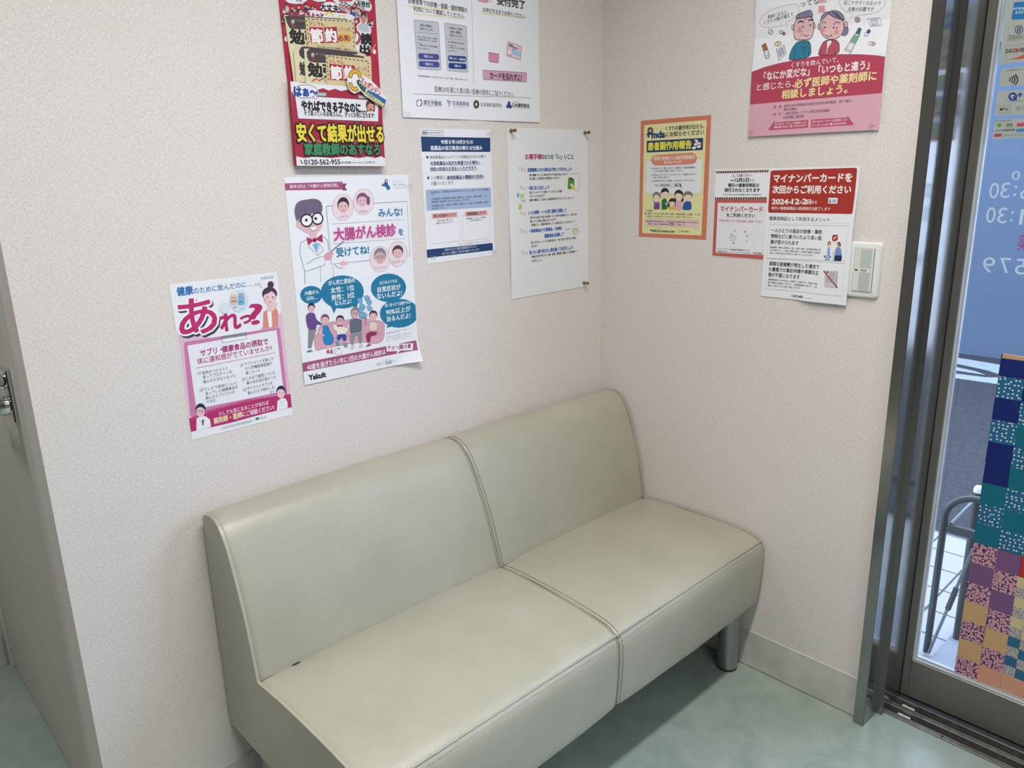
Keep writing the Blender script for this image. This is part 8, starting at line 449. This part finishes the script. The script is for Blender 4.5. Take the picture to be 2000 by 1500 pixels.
def poster(key, name, label, cat='poster', paper=None, deform=None, cuts=(), off=.0004, k=1.0, grp=None):
    d = PR[key]; root = empty(name, mat=wall_matrix(d['wall'], d['c'], d['z'], d['tilt'], off)); tag(root, label, cat, grp)
    W, H = d['w']*1000, d['h']*1000
    slab([(-W/2, -H/2), (W/2, -H/2), (W/2, H/2), (-W/2, H/2)], .25, paper or M_paper, 'paper_sheet', root, deform, cuts)
    prints(root, d['items'], W, H, .25, deform, cuts, k)
    return root
def ss(t): t = max(0, min(1, t)); return t*t*(3-2*t)
def bend(*terms):
    """sum of folds and curls, each straight between its knots along one direction: (nx, ny, knots, heights)"""
    def f(u, v):
        z = 0
        for nx, ny, K, Hh in terms:
            s_ = nx*u+ny*v
            if s_ <= K[0]: z += Hh[0]
            elif s_ >= K[-1]: z += Hh[-1]
            else:
                for i in range(len(K)-1):
                    if s_ <= K[i+1]: z += Hh[i]+(Hh[i+1]-Hh[i])*(s_-K[i])/(K[i+1]-K[i]); break
        return z
    return dict(deform=f, cuts=[(nx, ny, q) for nx, ny, K, Hh in terms for q in K])
poster('dx', 'notice_poster', 'large white notice with two grey screens and a pink box, cut by the top edge', **bend((1, 0, (-75, 0, 75), (2.6, .4, 2.6))))
K1 = list(range(205, 262, 7)); K2 = list(range(-210, -110, 20))
poster('big', 'screening_poster', 'tall poster with a cartoon boy in glasses and blue speech bubbles, lower right corner curling',
       **bend((.6, -.8, K1, [16*((q-205)/52)**2 for q in K1]), (0, 1, K2, [1.8*ss((-q-120)/90) for q in K2])))
poster('are', 'supplement_poster', 'pink and white poster with big magenta lettering and a clipboard, lowest on the back wall')
poster('blue', 'generic_notice', 'white notice with a navy heading band and a light blue panel, held by clear pins', 'notice')
K3 = list(range(-210, 90, 25))
poster('pin', 'handbook_notice', 'plain white sheet with small blue headings, held by brown wooden pins', 'notice',
       paper=mottled('matt_paper', (.79, .805, .83), (.82, .835, .86), 5, .6), **bend((0, 1, K3, [2.5*math.exp(-((q+110)/90)**2) for q in K3])))
poster('orange', 'report_poster', 'yellow poster with an orange border and a cartoon family on the right wall', paper=ink('#d07c61'))
poster('redL', 'warning_leaflet', 'small sheet with black hazard stripes and a red lower half, left of the red-headed poster', 'notice')
K4 = (40, 55, 68, 80, 92)
poster('redR', 'card_poster', 'white poster with a red heading block, its right edge lying over the light switch', **bend((.9, -.43, K4, [1.2+8.2*ss((q-40)/52) for q in K4])))
poster('pink', 'medicine_poster', 'large poster with a cartoon elderly couple above a deep pink band', **bend((0, 1, (-60, 0, 60), (5, 0, 5))))
# --- the red leaflet dispenser
def piece(key, name, label, cat, t, paper, sheet='paper_sheet', parent=None, grp=None, cardcol=None):
    d = PR[key]; pts = list(zip(d['out'][::2], d['out'][1::2]))
    if parent: root = parent
    else: root = empty(name, mat=wall_matrix(d['wall'], d['c'], d['z'], 0, d['depth'])); tag(root, label, cat, grp)
    sh = slab(pts, t, paper, sheet, root, z=-t)
    items = d['items']
    if 'card' in d:
        cp = list(zip(d['card'][::2], d['card'][1::2])); slab(cp, .5, cardcol, 'folded_card', root, z=.9)
        prints(root, [i for i in items if i[1] != 'folded_card'], 0, 0, 0)
        prints(root, [['p' if False else i[0], 'card_lettering']+i[2:] for i in items if i[1] == 'folded_card'], 0, 0, 1.4)
    else: prints(root, items, 0, 0, 0)
    return root
M_red = ink('#b22844'); M_cream = ink('#ddd5b2'); M_card = ink('#d8c79a'); M_off = mottled('white_card', (.78, .78, .80), (.82, .82, .84), 9, .45)
holder = piece('holder', 'leaflet_dispenser', 'red cardboard leaflet dispenser with yellow and green lettering hanging on the back wall', 'leaflet dispenser', 3.6, M_red, 'backboard')
pk = PR['pocket']
pocket = empty('pocket'); pocket.parent = holder; pocket.matrix_parent_inverse = Matrix.Identity(4)
pocket.location = (0, (pk['z']-PR['holder']['z']), .012)
slab(list(zip(pk['out'][::2], pk['out'][1::2])), .6, M_off, 'pocket_panel', pocket, z=-.6); prints(pocket, pk['items'], 0, 0, 0)
side = bmesh.new()
P_ = [(pk['out'][i]/1000, pk['out'][i+1]/1000) for i in range(0, len(pk['out']), 2)]
def wallstrip(a, b):
    q = [side.verts.new((x, y, z)) for x, y in (a, b) for z in (-.0115, -.0007)]
    side.faces.new((q[0], q[1], q[3], q[2]))
wallstrip(P_[0], P_[-1]); wallstrip(P_[2], P_[3]); wallstrip(P_[3], P_[4])
ex = bmesh.ops.extrude_face_region(side, geom=side.faces[:])
for v in [g for g in ex['geom'] if isinstance(g, bmesh.types.BMVert)]: v.co.x *= .996; v.co.y = v.co.y*.996+.0002
bmesh.ops.recalc_face_normals(side, faces=side.faces); mesh('pocket_side', side, M_red, pocket)
piece('leaf_top', 'leaflet', 'cream leaflet with a dashed coupon card in the upper slot of the red dispenser', 'leaflet', .4, M_cream, grp='cream leaflets in the red dispenser', cardcol=M_card)
piece('leaf_back', 'leaflet', 'rearmost leaflet of the lower fan, only its left edge and dark top strip showing', 'leaflet', .4, M_cream, grp='cream leaflets in the red dispenser')
piece('leaf_mid', 'leaflet', 'middle leaflet of the lower fan, half hidden behind the front one', 'leaflet', .4, M_cream, grp='cream leaflets in the red dispenser')
piece('leaf_front', 'leaflet', 'front leaflet of the lower fan with a coupon card, behind the yellow ring emblem', 'leaflet', .4, M_cream, grp='cream leaflets in the red dispenser', cardcol=M_card)
em = PR['emblem']; eh = empty('cutout_emblem'); eh.parent = holder; eh.location = ((em['c']-PR['holder']['c']), em['z']-PR['holder']['z'], .0175)
slab(list(zip(em['out'][::2], em['out'][1::2])), 1.0, M_off, 'emblem_card', eh, z=-1.0); prints(eh, em['items'], 0, 0, 0)
# --- stickers and lettering on the glass
M_stk = mottled('sticker_film', (.40, .43, .40), (.43, .46, .43), 10, .45)
for key, name, lab in (('cardbrand', 'sticker', 'large grey card-logo sticker with a blue logo, topmost on the door glass'), ('contactless', 'sticker', 'small grey sticker with a four-wave contactless mark on the door glass'),
                       ('quickpay', 'sticker', 'grey sticker with a blue round payment mark and plus sign on the door glass'), ('transit', 'sticker', 'small grey sticker with rows of tiny coloured logos, lowest on the door glass')):
    d = PR[key]; root = empty(name, mat=wall_matrix('B', d['c'], d['z'], 0, -(GX-.0020))); tag(root, lab, 'sticker', 'payment stickers on the door glass')
    pts = clip_poly(list(zip(d['out'][::2], d['out'][1::2])), 0, 1, 1e4)
    slab(pts, .2, M_stk, 'film', root, z=-.2); prints(root, d['items'], 0, 0, 0)
d = PR['glassletter']
M_vinyl = mottled('white_vinyl', (.72, .80, .88), (.76, .84, .92), 20, .5); M_vpink = mottled('pink_vinyl', (.45, .06, .20), (.50, .08, .24), 20, .5)
bmw = {M_vinyl: bmesh.new(), M_vpink: bmesh.new()}
for s, cu, cv, wd, ht, colr in d['letters']:
    vs, fs, per = text_geo(s, .0 if s != '薬' else .0, 4); m_ = M_vpink if s == '薬' else M_vinyl; bm = bmw[m_]
    x0, x1 = min(v[0] for v in vs), max(v[0] for v in vs); y0, y1 = min(v[1] for v in vs), max(v[1] for v in vs)
    bv = [bm.verts.new((GX+.0019, -(d['c']+(cu-((x-x0)/(x1-x0)-.5)*wd)/1000), d['z']+(cv+((y-y0)/(y1-y0)-.5)*ht)/1000)) for x, y in vs]
    for f in fs: bm.faces.new([bv[i] for i in f])
for m_, bm in bmw.items(): mesh('glass_lettering', d2(bm), m_, pane)
# ------------------------------------------------------------------ pins and tape
def make_pin(kind):
    root = empty('push_pin')
    if kind == 'wood':
        mesh('pin_head', lathe(bmesh.new(), [(.0045, .001), (.0048, .003), (.0032, .005), (.0028, .010), (.0040, .0125), (.0046, .015), (.0042, .0175), (.002, .0185)], 'z', 16), M_wood, root, True)
    else:
        mesh('pin_head', lathe(bmesh.new(), [(.0052, .0008), (.0056, .002), (.0036, .0035), (.0030, .0085), (.0046, .0105), (.0048, .0125), (.002, .0132)], 'z', 16), M_clear, root, True)
    mesh('pin_needle', lathe(bmesh.new(), [(.0002, -.008), (.0006, -.006), (.0006, .0015)], 'z', 8), M_steel, root)
    return root
def dup(root):
    r = root.copy(); COL.objects.link(r)
    for ch in root.children:
        c = ch.copy(); COL.objects.link(c); c.parent = r
    return r
PINS = {'wood': [('A', -.2108-.1345, 1.2076+.2025, 'brown wooden push pin at the top left of the plain white sheet'), ('A', -.2108+.1375, 1.2076+.2025, 'brown wooden push pin at the top right of the plain white sheet'), ('A', -.2108+.135, 1.2076-.1985, 'brown wooden push pin at the lower right of the plain white sheet')],
        'clear': [('A', -.6118, 1.4007, 'clear push pin at the top left corner of the navy-headed notice'), ('A', -.4187, 1.4012, 'clear push pin at the top right corner of the navy-headed notice'),
                  ('A', -.6049, 1.1264, 'clear push pin at the bottom left corner of the navy-headed notice'), ('A', -.4147, 1.1245, 'clear push pin at the bottom right corner of the navy-headed notice'),
                  ('A', -.6605, 1.2875, 'clear push pin at the upper right corner of the tall poster with the cartoon boy'), ('A', -.6575, 1.4385, 'clear push pin at the lower left corner of the large white notice'),
                  ('B', .4567, 1.3887, 'clear push pin at the lower left corner of the poster with the cartoon elderly couple'), ('B', .732, 1.3889, 'clear push pin at the lower right corner of the poster with the cartoon elderly couple')]}
for kind, lst in PINS.items():
    proto = None
    for wall, c, z, lab in lst:
        p = proto and dup(proto)
        if not p: p = proto = make_pin(kind)
        p.matrix_world = wall_matrix(wall, c, z, rnd.uniform(-.3, .3), .0012 if lab.find('cartoon elderly') < 0 else .006)
        tag(p, lab, 'push pin', 'brown wooden push pins' if kind == 'wood' else 'clear plastic push pins')
for wall, c, z, w_, h_, lab in (('A', -.4622, 1.430, .014, .010, 'clear tape at the bottom centre of the large white notice'), ('A', -.9955, .846, .011, .009, 'clear tape on the lower right corner of the pink and white poster'),
                                 ('A', -1.188, .842, .011, .009, 'clear tape on the lower left corner of the pink and white poster')):
    t = empty('adhesive_tape', mat=wall_matrix(wall, c, z, .1, .0016)); tag(t, lab, 'tape', 'pieces of clear tape')
    slab([(-w_, -h_), (w_, -h_), (w_, h_), (-w_, h_)], .08, M_tape, 'tape_strip', t)
# ------------------------------------------------------------------ light switch
sw = empty('light_switch', mat=wall_matrix('B', .7425, 1.091, 0, .0005)); tag(sw, 'white wall light switch partly covered by the red-headed poster', 'light switch')
def rrect(hx, hy, r, n=6):
    P = []
    for sx, sy, a0 in ((1, 1, 0), (-1, 1, 90), (-1, -1, 180), (1, -1, 270)):
        for k in range(n+1): a = math.radians(a0+90*k/n); P.append((sx*(hx-r)+r*math.cos(a), sy*(hy-r)+r*math.sin(a)))
    return P
bm = bmesh.new(); rings = []
for ins, z, r in ((0, 0, .008), (0, .0025, .008), (.0008, .0048, .0075), (.0025, .0066, .007), (.0050, .0075, .006)):
    rings.append([bm.verts.new((x, y, z)) for x, y in rrect(.035-ins, .060-ins, r)])
for A_, C2 in zip(rings, rings[1:]):
    for i in range(len(A_)): bm.faces.new((A_[i], A_[(i+1) % len(A_)], C2[(i+1) % len(A_)], C2[i]))
bm.faces.new(rings[-1]); bm.faces.new(rings[0][::-1]); bmesh.ops.recalc_face_normals(bm, faces=bm.faces)
mesh('cover_plate', bm, M_plate, sw, True)
mesh('switch_gap', B(-.0215, .0215, -.0465, .0465, .0072, .0078), M_dark, sw)
rk = mesh('rocker', B(-.0209, .0209, -.0459, .0459, .0075, .0098, .0010, 2), M_switch, sw)
for z0, z1 in ((-.0445, -.0045), (.0045, .0445)): mesh('grey_bar', B(-.007, .0160, z0, z1, .0097, .0100), M_grey, rk)
mesh('indicator_mark', B(-.0175, -.0110, -.0013, .0013, .0097, .0100), ink('#1c1a2a'), rk)
mesh('label_plate', B(-.0075, .0130, -.0043, .0043, .0097, .0101, .0001, 1), M_plate, rk)
prints(rk, [['t', 'label_lettering', '#4a4c4a', '待合室', 1.5, 0, 13, 4.6, 0, .02]], 0, 0, 10.15)
# ------------------------------------------------------------------ bench
XL, XR = -1.2035, -.008
bench = empty('bench', (-.6, -.28, 0)); tag(bench, 'cream vinyl two-seat waiting bench with back, standing in the corner', 'bench')
def bl(bm): return lp(bm, bench)
BACK = [(-.010, .25), (-.010, .672), (-.017, .687), (-.030, .6935), (-.048, .6965), (-.068, .695), (-.086, .686), (-.100, .671), (-.112, .650), (-.122, .626), (-.132, .598), (-.142, .567), (-.151, .535), (-.159, .502), (-.166, .468), (-.172, .434), (-.177, .405), (-.179, .388), (-.178, .25)]
SEAT = [(-.02, .212), (-.02, .384), (-.10, .388), (-.170, .391), (-.20, .3955), (-.26, .400), (-.34, .402), (-.42, .4015), (-.48, .399), (-.520, .395), (-.541, .389), (-.553, .381), (-.5595, .370), (-.5625, .355), (-.563, .320), (-.561, .280), (-.558, .240), (-.556, .216), (-.552, .209), (-.54, .2075)]
def seam_back(z): t = max(0, min(1, (z-.39)/.31)); return -.579-.028*t
def seam_seat(y): t = max(0, min(1, (-y-.17)/.39)); return -.577-.020*t
def arclen(P):
    s = [0]
    for a, b in zip(P, P[1:]): s.append(s[-1]+math.dist(a, b))
    return s
def resample(P, step):
    s = arclen(P); n = max(2, round(s[-1]/step)); out = []; j = 0
    for i in range(n+1):
        t = s[-1]*i/n
        while j < len(P)-2 and s[j+1] < t: j += 1
        f = (t-s[j])/max(1e-9, s[j+1]-s[j]); out.append((P[j][0]+(P[j+1][0]-P[j][0])*f, P[j][1]+(P[j+1][1]-P[j][1])*f))
    return out
def smooth_poly(P, it=2):
    for _ in range(it):
        Q = [P[0]]
        for a, b in zip(P, P[1:]): Q += [(a[0]*.75+b[0]*.25, a[1]*.75+b[1]*.25), (a[0]*.25+b[0]*.75, a[1]*.25+b[1]*.75)]
        P = Q+[P[-1]]
    return P
def cushion(name, prof, seamx, crown):
    """upholstered block lofted along x; prof is an open outline closed along its hidden side"""
    P = resample(smooth_poly(prof), .008); n = len(P)
    xs = []
    for d in (0, .0015, .004, .008, .014, .03, .06, .12, .2, .3, .4, .5): xs += [XL+d, XR-d]
    for d in (.0, .0015, .003, .005, .008, .012, .02, .04): xs += [-.588-d-.02, -.588+d+.02]
    xs += [-.588+q*.002 for q in range(-10, 11)]
    xs = sorted(set(round(q, 5) for q in xs)); bm = bmesh.new(); rows = []
    cy = sum(p[0] for p in P)/n; cz = sum(p[1] for p in P)/n
    for X in xs:
        row = []
        for i, (y, z) in enumerate(P):
            a, b = P[max(i-1, 0)], P[min(i+1, n-1)]; dy, dz = b[0]-a[0], b[1]-a[1]; L = math.hypot(dy, dz) or 1
            ny, nz = dz/L, -dy/L
            if ny*(y-cy)+nz*(z-cz) < 0: ny, nz = -ny, -nz
            d = min(X-XL, XR-X); ins = -.0060*max(0, 1-d/.012)**2
            t = (X-XL)/(XR-XL); sx = seamx(y, z); half = (X-XL)/(sx-XL) if X < sx else (XR-X)/(XR-sx)
            bulge = crown*math.sin(math.pi*max(0, min(1, half)))**.7
            groove = -.0022*math.exp(-((X-sx)/.0032)**2)-.0008*math.exp(-((abs(X-sx)-.007)/.0018)**2)
            o = ins+bulge+groove
            wv = .0007*math.sin(X*23+y*31)*math.sin(z*27+X*11)
            row.append(bm.verts.new((X, y+ny*(o+wv), z+nz*(o+wv))))
        rows.append(row)
    for A, C in zip(rows, rows[1:]):
        for i in range(n-1): bm.faces.new((A[i], A[i+1], C[i+1], C[i]))
        bm.faces.new((A[n-1], A[0], C[0], C[n-1]))
    bm.faces.new(rows[0]); bm.faces.new(rows[-1][::-1]); bmesh.ops.recalc_face_normals(bm, faces=bm.faces)
    return bm, P
bm, PB = cushion('backrest', BACK, lambda y, z: seam_back(z), .004); backrest = mesh('backrest', bl(bm), M_leather, bench, True)
bm, PS = cushion('seat', SEAT, lambda y, z: seam_seat(y), .005); seat = mesh('seat', bl(bm), M_leather, bench, True)
# side panels: flat L-shaped ends
def side_outline(ins):
    fb = [p for p in smooth_poly(BACK) if p[1] > .394 and p[0] < -.009]; fs = [p for p in smooth_poly(SEAT) if p[0] < -.185]
    pts = [(-.012, .209), (-.012, .66)]+fb+fs
    return pts
for xs_, sgn in ((XL, -1), (XR, 1)):
    out = side_outline(0); cyz = (-.2, .36); bm = bmesh.new()
    ring0 = [bm.verts.new((xs_-sgn*.004, y, z)) for y, z in out]; ring1 = [bm.verts.new((xs_+sgn*.0015, y+(cyz[0]-y)*.008, z+(cyz[1]-z)*.008)) for y, z in out]
    n = len(out)
    for i in range(n): bm.faces.new((ring0[i], ring0[(i+1) % n], ring1[(i+1) % n], ring1[i]))
    bm.faces.new(ring1); bm.faces.new(ring0[::-1]); bmesh.ops.recalc_face_normals(bm, faces=bm.faces); bmesh.ops.triangulate(bm, faces=[f for f in bm.faces if len(f.verts) > 4])
    mesh('side_panel', bl(bm), M_leather, bench)
def line_tube(pts, r, m, parent, name, dash=None, n=6):
    bm = bmesh.new(); P = [Vector(p) for p in pts]
    if not dash: tube(bm, P, r, n)
    else:
        s = [0]
        for a, b in zip(P, P[1:]): s.append(s[-1]+(b-a).length)
        def at(t):
            for i in range(len(P)-1):
                if t <= s[i+1]: return P[i].lerp(P[i+1], (t-s[i])/max(1e-9, s[i+1]-s[i]))
            return P[-1]
        t = 0
        while t+dash[0] < s[-1]: tube(bm, [at(t), at(t+dash[0]*.5), at(t+dash[0])], r, 5); t += dash[0]+dash[1]
    return mesh(name, bl(bm), m, parent, True)
fb = [p for p in PB if p[1] > .392 and p[0] < -.016 ]; fsv = [p for p in PS if p[0] < -.176]
def out_pts(P, x, o, cy, cz, crown=0):
    R = []
    for i, (y, z) in enumerate(P):
        a, b = P[max(i-1, 0)], P[min(i+1, len(P)-1)]; dy, dz = b[0]-a[0], b[1]-a[1]; L = math.hypot(dy, dz) or 1; ny, nz = dz/L, -dy/L
        if ny*(y-cy)+nz*(z-cz) < 0: ny, nz = -ny, -nz
        R.append((x(y, z), y+ny*o, z+nz*o))
    return R
for xe_ in (XL+.001, XR-.001):
    line_tube(out_pts(fb, lambda y, z: xe_, -.0035, -.05, .45), .0020, M_pipe, backrest, 'piping', n=8)
    line_tube(out_pts([p for p in PS if p[0] < -.176 and p[1] > .372], lambda y, z: xe_, -.0035, -.25, .3), .0020, M_pipe, seat, 'piping', n=8)
fy, fz = -.5515, .3835
pts = [(XL+.002+(XR-XL-.004)*i/60, fy-.0012-.003*math.sin(math.pi*i/60)**.5, fz+.0005+.002*math.sin(math.pi*i/60)**.5) for i in range(61)]
line_tube(pts, .0022, M_leather, seat, 'piping', n=8)
line_tube([(a, b-.0062, c-.0085) for a, b, c in pts], .0005, M_leather, seat, 'stitching', (.006, .003))
for off in (-.0075, .0075):
    line_tube(out_pts(fb, lambda y, z: seam_back(z)+off, .0013, -.05, .45), .00055, M_thread, backrest, 'stitching', (.0055, .0022))
    line_tube(out_pts(fsv, lambda y, z: seam_seat(y)+off, .0013, -.25, .3), .00055, M_thread, seat, 'stitching', (.0055, .0022))
line_tube(out_pts(fb, lambda y, z: seam_back(z), -.0016, -.05, .45), .0007, M_thread, backrest, 'seam')
line_tube(out_pts(fsv, lambda y, z: seam_seat(y), -.0016, -.25, .3), .0007, M_thread, seat, 'seam')
line_tube([(XL+.006+(XR-XL-.012)*i/40, -.1805-.004*math.sin(math.pi*i/40), .3935) for i in range(41)], .0013, M_thread, backrest, 'crease_shade')  # dark tube stands in for the shadow where seat meets back
# torn opening between seat and back near the left end
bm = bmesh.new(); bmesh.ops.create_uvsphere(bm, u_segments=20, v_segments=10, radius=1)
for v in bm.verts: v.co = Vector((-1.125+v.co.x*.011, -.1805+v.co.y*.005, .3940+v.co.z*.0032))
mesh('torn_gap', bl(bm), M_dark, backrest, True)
for lx, ly in ((-.045, -.495), (-.045, -.07), (-1.145, -.07), (-1.145, -.495)):
    lg = mesh('leg', bl(lathe(bmesh.new(), [(.0262, .006), (.0268, .008), (.0268, .2085)], 'z', 32, (lx, ly, 0))), M_leg, bench, True)
    mesh('foot_pad', bl(lathe(bmesh.new(), [(.0255, 0), (.0265, .001), (.0265, .006), (.025, .0065)], 'z', 32, (lx, ly, 0))), M_black, lg, True)
# ------------------------------------------------------------------ patchwork panel inside the door glass
pw = empty('patchwork_panel', (.162, -1.24, .12)); tag(pw, 'patchwork panel of coloured square fabrics leaning inside the door glass', 'patchwork panel')
C_ = {'n': ink('#13256c'), 't': ink('#0f6a7c'), 'v': ink('#785580'), 'o': ink('#c9a377'), 'w': ink('#d39a80'), 'r': ink('#b03238'), 'g': ink('#2f6688'), 'y': ink('#cdbf92'),
      'b': blossom('blue_print', tuple(lin('#14638c')), (.72, .70, .66), 110, .20, .03, .55), 'p': blossom('rose_print', tuple(lin('#332f6a')), tuple(lin('#d3999e')), 175, .41, .14),
      'f': blossom('pale_floral', tuple(lin('#a9b2ae')), tuple(lin('#a06a74')), 170, .26, .1), 'k': blossom('red_black_print', tuple(lin('#1d1a1e')), tuple(lin('#c8a49a')), 150, .4)}
ZR = [.9043, .8644, .816, .7655, .7145, .6660, .6167, .5665, .5185, .4695, .4190, .3685, .3190, .2690, .2190, .1700, .1195]
YC = [-.983, -1.0325, -1.079, -1.128, -1.177, -1.226, -1.275, -1.324, -1.373, -1.422, -1.471, -1.520, -1.569, -1.618, -1.667, -1.704]
COLS = ['nbnbnntbtpvpopop', 'nnbtbtbtbvpvpopw', 'nntbtbbtbr_____w', 'bntntbtbtk_____r', 'nbtbntbtbr_____w', 'bntbtnbtbpvpopop', 'nbnbtbtbtvpvpopo', 'bntbnbtbtpvpopow', 'nbtntbtbtvpvopop', 'bnbtbtbtbpvpopow', 'nbnbtntbtvpvopop', 'bnbtnbtbbpvpopow', 'nbtbtbtbtvpvopop', 'bntbtntbbpvpopow', 'nbnbtbtbtvpvopop']
mats = list(C_.values()); mi = {k: i for i, k in enumerate(C_)}
bm = bmesh.new()
def sq(y0, y1, z0, z1, ch, j=.0006):
    v = [bm.verts.new((.1602+rnd.uniform(-.0003, .0003), y+rnd.uniform(-j, j), z+rnd.uniform(-j, j))) for y, z in ((y0, z0), (y1, z0), (y1, z1), (y0, z1))]
    f = bm.faces.new(v); f.material_index = mi[ch]
for ci, cs in enumerate(COLS):
    for ri, ch in enumerate(cs):
        y0, y1, z1, z0 = YC[ci], YC[ci+1], ZR[ri], ZR[ri+1]
        if ch != '_': sq(y0, y1, z0, z1, ch)
        else:
            for a in range(2):
                for b_ in range(2):
                    pal = ('fy' if ri < 13 else 'fg'); sq(y0+(y1-y0)*a/2, y0+(y1-y0)*(a+1)/2, z0+(z1-z0)*b_/2, z0+(z1-z0)*(b_+1)/2, pal[(a+b_) % 2], .0003)
for i in range(15): sq(YC[i]-.003*(i == 0), YC[i+1], .9043, .913, 'oyow'[i % 4])
ex = bmesh.ops.extrude_face_region(bm, geom=bm.faces[:])
for v in [g for g in ex['geom'] if isinstance(g, bmesh.types.BMVert)]: v.co.x += .0022
bmesh.ops.recalc_face_normals(bm, faces=bm.faces)
mesh('quilt_face', lp(bm, pw), mats, pw)
mesh('backing_board', lp(B(.1627, .1660, YC[-1], -.983, .1285, .912), pw), ink('#3a3a44'), pw)
# ------------------------------------------------------------------ outside
G = -.06
struct('ground_pavement', B(.205, 1.34, -9, 7, G-.1, G), M_tile, 'white tiled pavement outside the door')
struct('ground_road', B(1.34, 4.56, -9, 7, G-.12, G-.002), M_asph, 'asphalt street beyond the pavement')
bm = B(4.56, 4.9, -1.25, 7, G-.1, 2.02); box(bm, 4.70, 4.9, -1.25, 7, 2.02, 2.95); struct('wall_street', bm, M_fac, 'plain pale wall across the street')
bm = bmesh.new()
for k in range(8): box(bm, 4.66, 4.70, -.9+k*1.0, -.3+k*1.0, 2.1, 2.8)
struct('window_1', bm, mottled('dark_windows', (.05, .06, .07), (.08, .09, .1), 3, .15), 'dark windows in the wall across the street')
bm = B(4.5, 4.6, -9, -1.30, G-.1, 1.55)
for z in (1.72, 1.90, 2.10): box(bm, 4.5, 4.56, -9, -1.30, z, z+.05)
struct('wall_added_white', bm, M_white, 'unseen white wall added across the street to reflect in the jamb')  # unseen wall and rails, added as the bright reflection in the door jamb
struct('wall_added_dark', B(5.2, 5.5, -9, -1.25, G-.1, 2.95), mottled('dark_reflected_wall', (.10, .11, .14), (.13, .14, .17), .5, .6), 'unseen dark building added behind the white wall for the jamb reflection')  # unseen block, added to darken the upper part of the jamb reflection
bm = bmesh.new()
def mark(P): bm.faces.new([bm.verts.new((x, y, G-.0015)) for x, y in P])
mark([(4.34, .60), (4.40, .35), (4.36, .02), (4.20, -.30), (4.02, -.45), (4.02, -.12), (4.14, .05), (4.22, .30), (4.20, .55)])
mark([(4.02, -.45), (3.86, -.42), (3.80, -.10), (3.78, .20), (3.80, .50), (3.92, .52), (3.90, .22), (3.93, 0), (4.02, -.12)])
mark([(4.10, .55), (4.11, .28), (4.06, .10), (4.00, .02), (4.00, .18), (4.02, .34), (4.01, .55)])
ex = bmesh.ops.extrude_face_region(bm, geom=bm.faces[:])
for v in [g for g in ex['geom'] if isinstance(g, bmesh.types.BMVert)]: v.co.z += .0025
bmesh.ops.recalc_face_normals(bm, faces=bm.faces); struct('road_marking', bm, M_mark, 'worn white road marking on the street')
st = empty('sign_stand', (.53, -1.06, G)); tag(st, 'black steel tube stand on the pavement outside the glass', 'stand')
def sb(bm): return lp(bm, st)
def arch(x, yl, yr, zt, r0):
    P = [(x, yl, G+.01), (x, yl, zt-r0)]
    for k in range(1, 9): a = math.pi/2*k/8; P.append((x, yl-r0*(1-math.cos(a)), zt-r0+r0*math.sin(a)))
    for k in range(0, 9): a = math.pi/2*k/8; P.append((x, yr+r0*(1-math.sin(a)), zt-r0+r0*math.cos(a)))
    P.append((x, yr, G+.01)); return P
mesh('front_arch', sb(tube(bmesh.new(), arch(.48, -.829, -1.28, .447, .075), .0095, 14)), M_stand, st, True)
for y in (-.872, -1.24):
    p = mesh('rear_post', sb(tube(bmesh.new(), [(.60, y, G), (.60, y, .425)], .0125, 14)), M_stand, st, True)
    mesh('post_cap', sb(lathe(bmesh.new(), [(.0135, .422), (.0138, .432), (.010, .439), (.003, .441)], 'z', 16, (.60, y, 0))), mottled('white_cap', (.7, .72, .72), (.75, .77, .77), 30, .4), p, True)
mesh('cross_bar', sb(box(B(.472, .488, -1.27, -.838, .335, .358, .002), .592, .608, -1.24, -.872, .30, .32, .002)), M_stand, st)
bm = bmesh.new(); tube(bm, [(.48, -.846, .360), (.60, -.872, .412)], .0035, 8); tube(bm, [(.48, -1.26, .360), (.60, -1.24, .412)], .0035, 8); mesh('side_stay', sb(bm), M_rod, st, True)
bs = mesh('folding_stay', sb(tube(bmesh.new(), [(.47, -.838, -.045), (.49, -.905, .30)], .0042, 10)), M_rod, st, True)
mesh('stay_sleeve', sb(tube(bmesh.new(), [(.4795, -.868, .105), (.4830, -.881, .175)], .0075, 10)), M_stand, bs, True)
mesh('base_plate', sb(B(.30, .70, -1.30, -.852, G, G+.018, .004)), mottled('grey_base_plate', (.17, .19, .22), (.19, .21, .24), 5, .5), st)
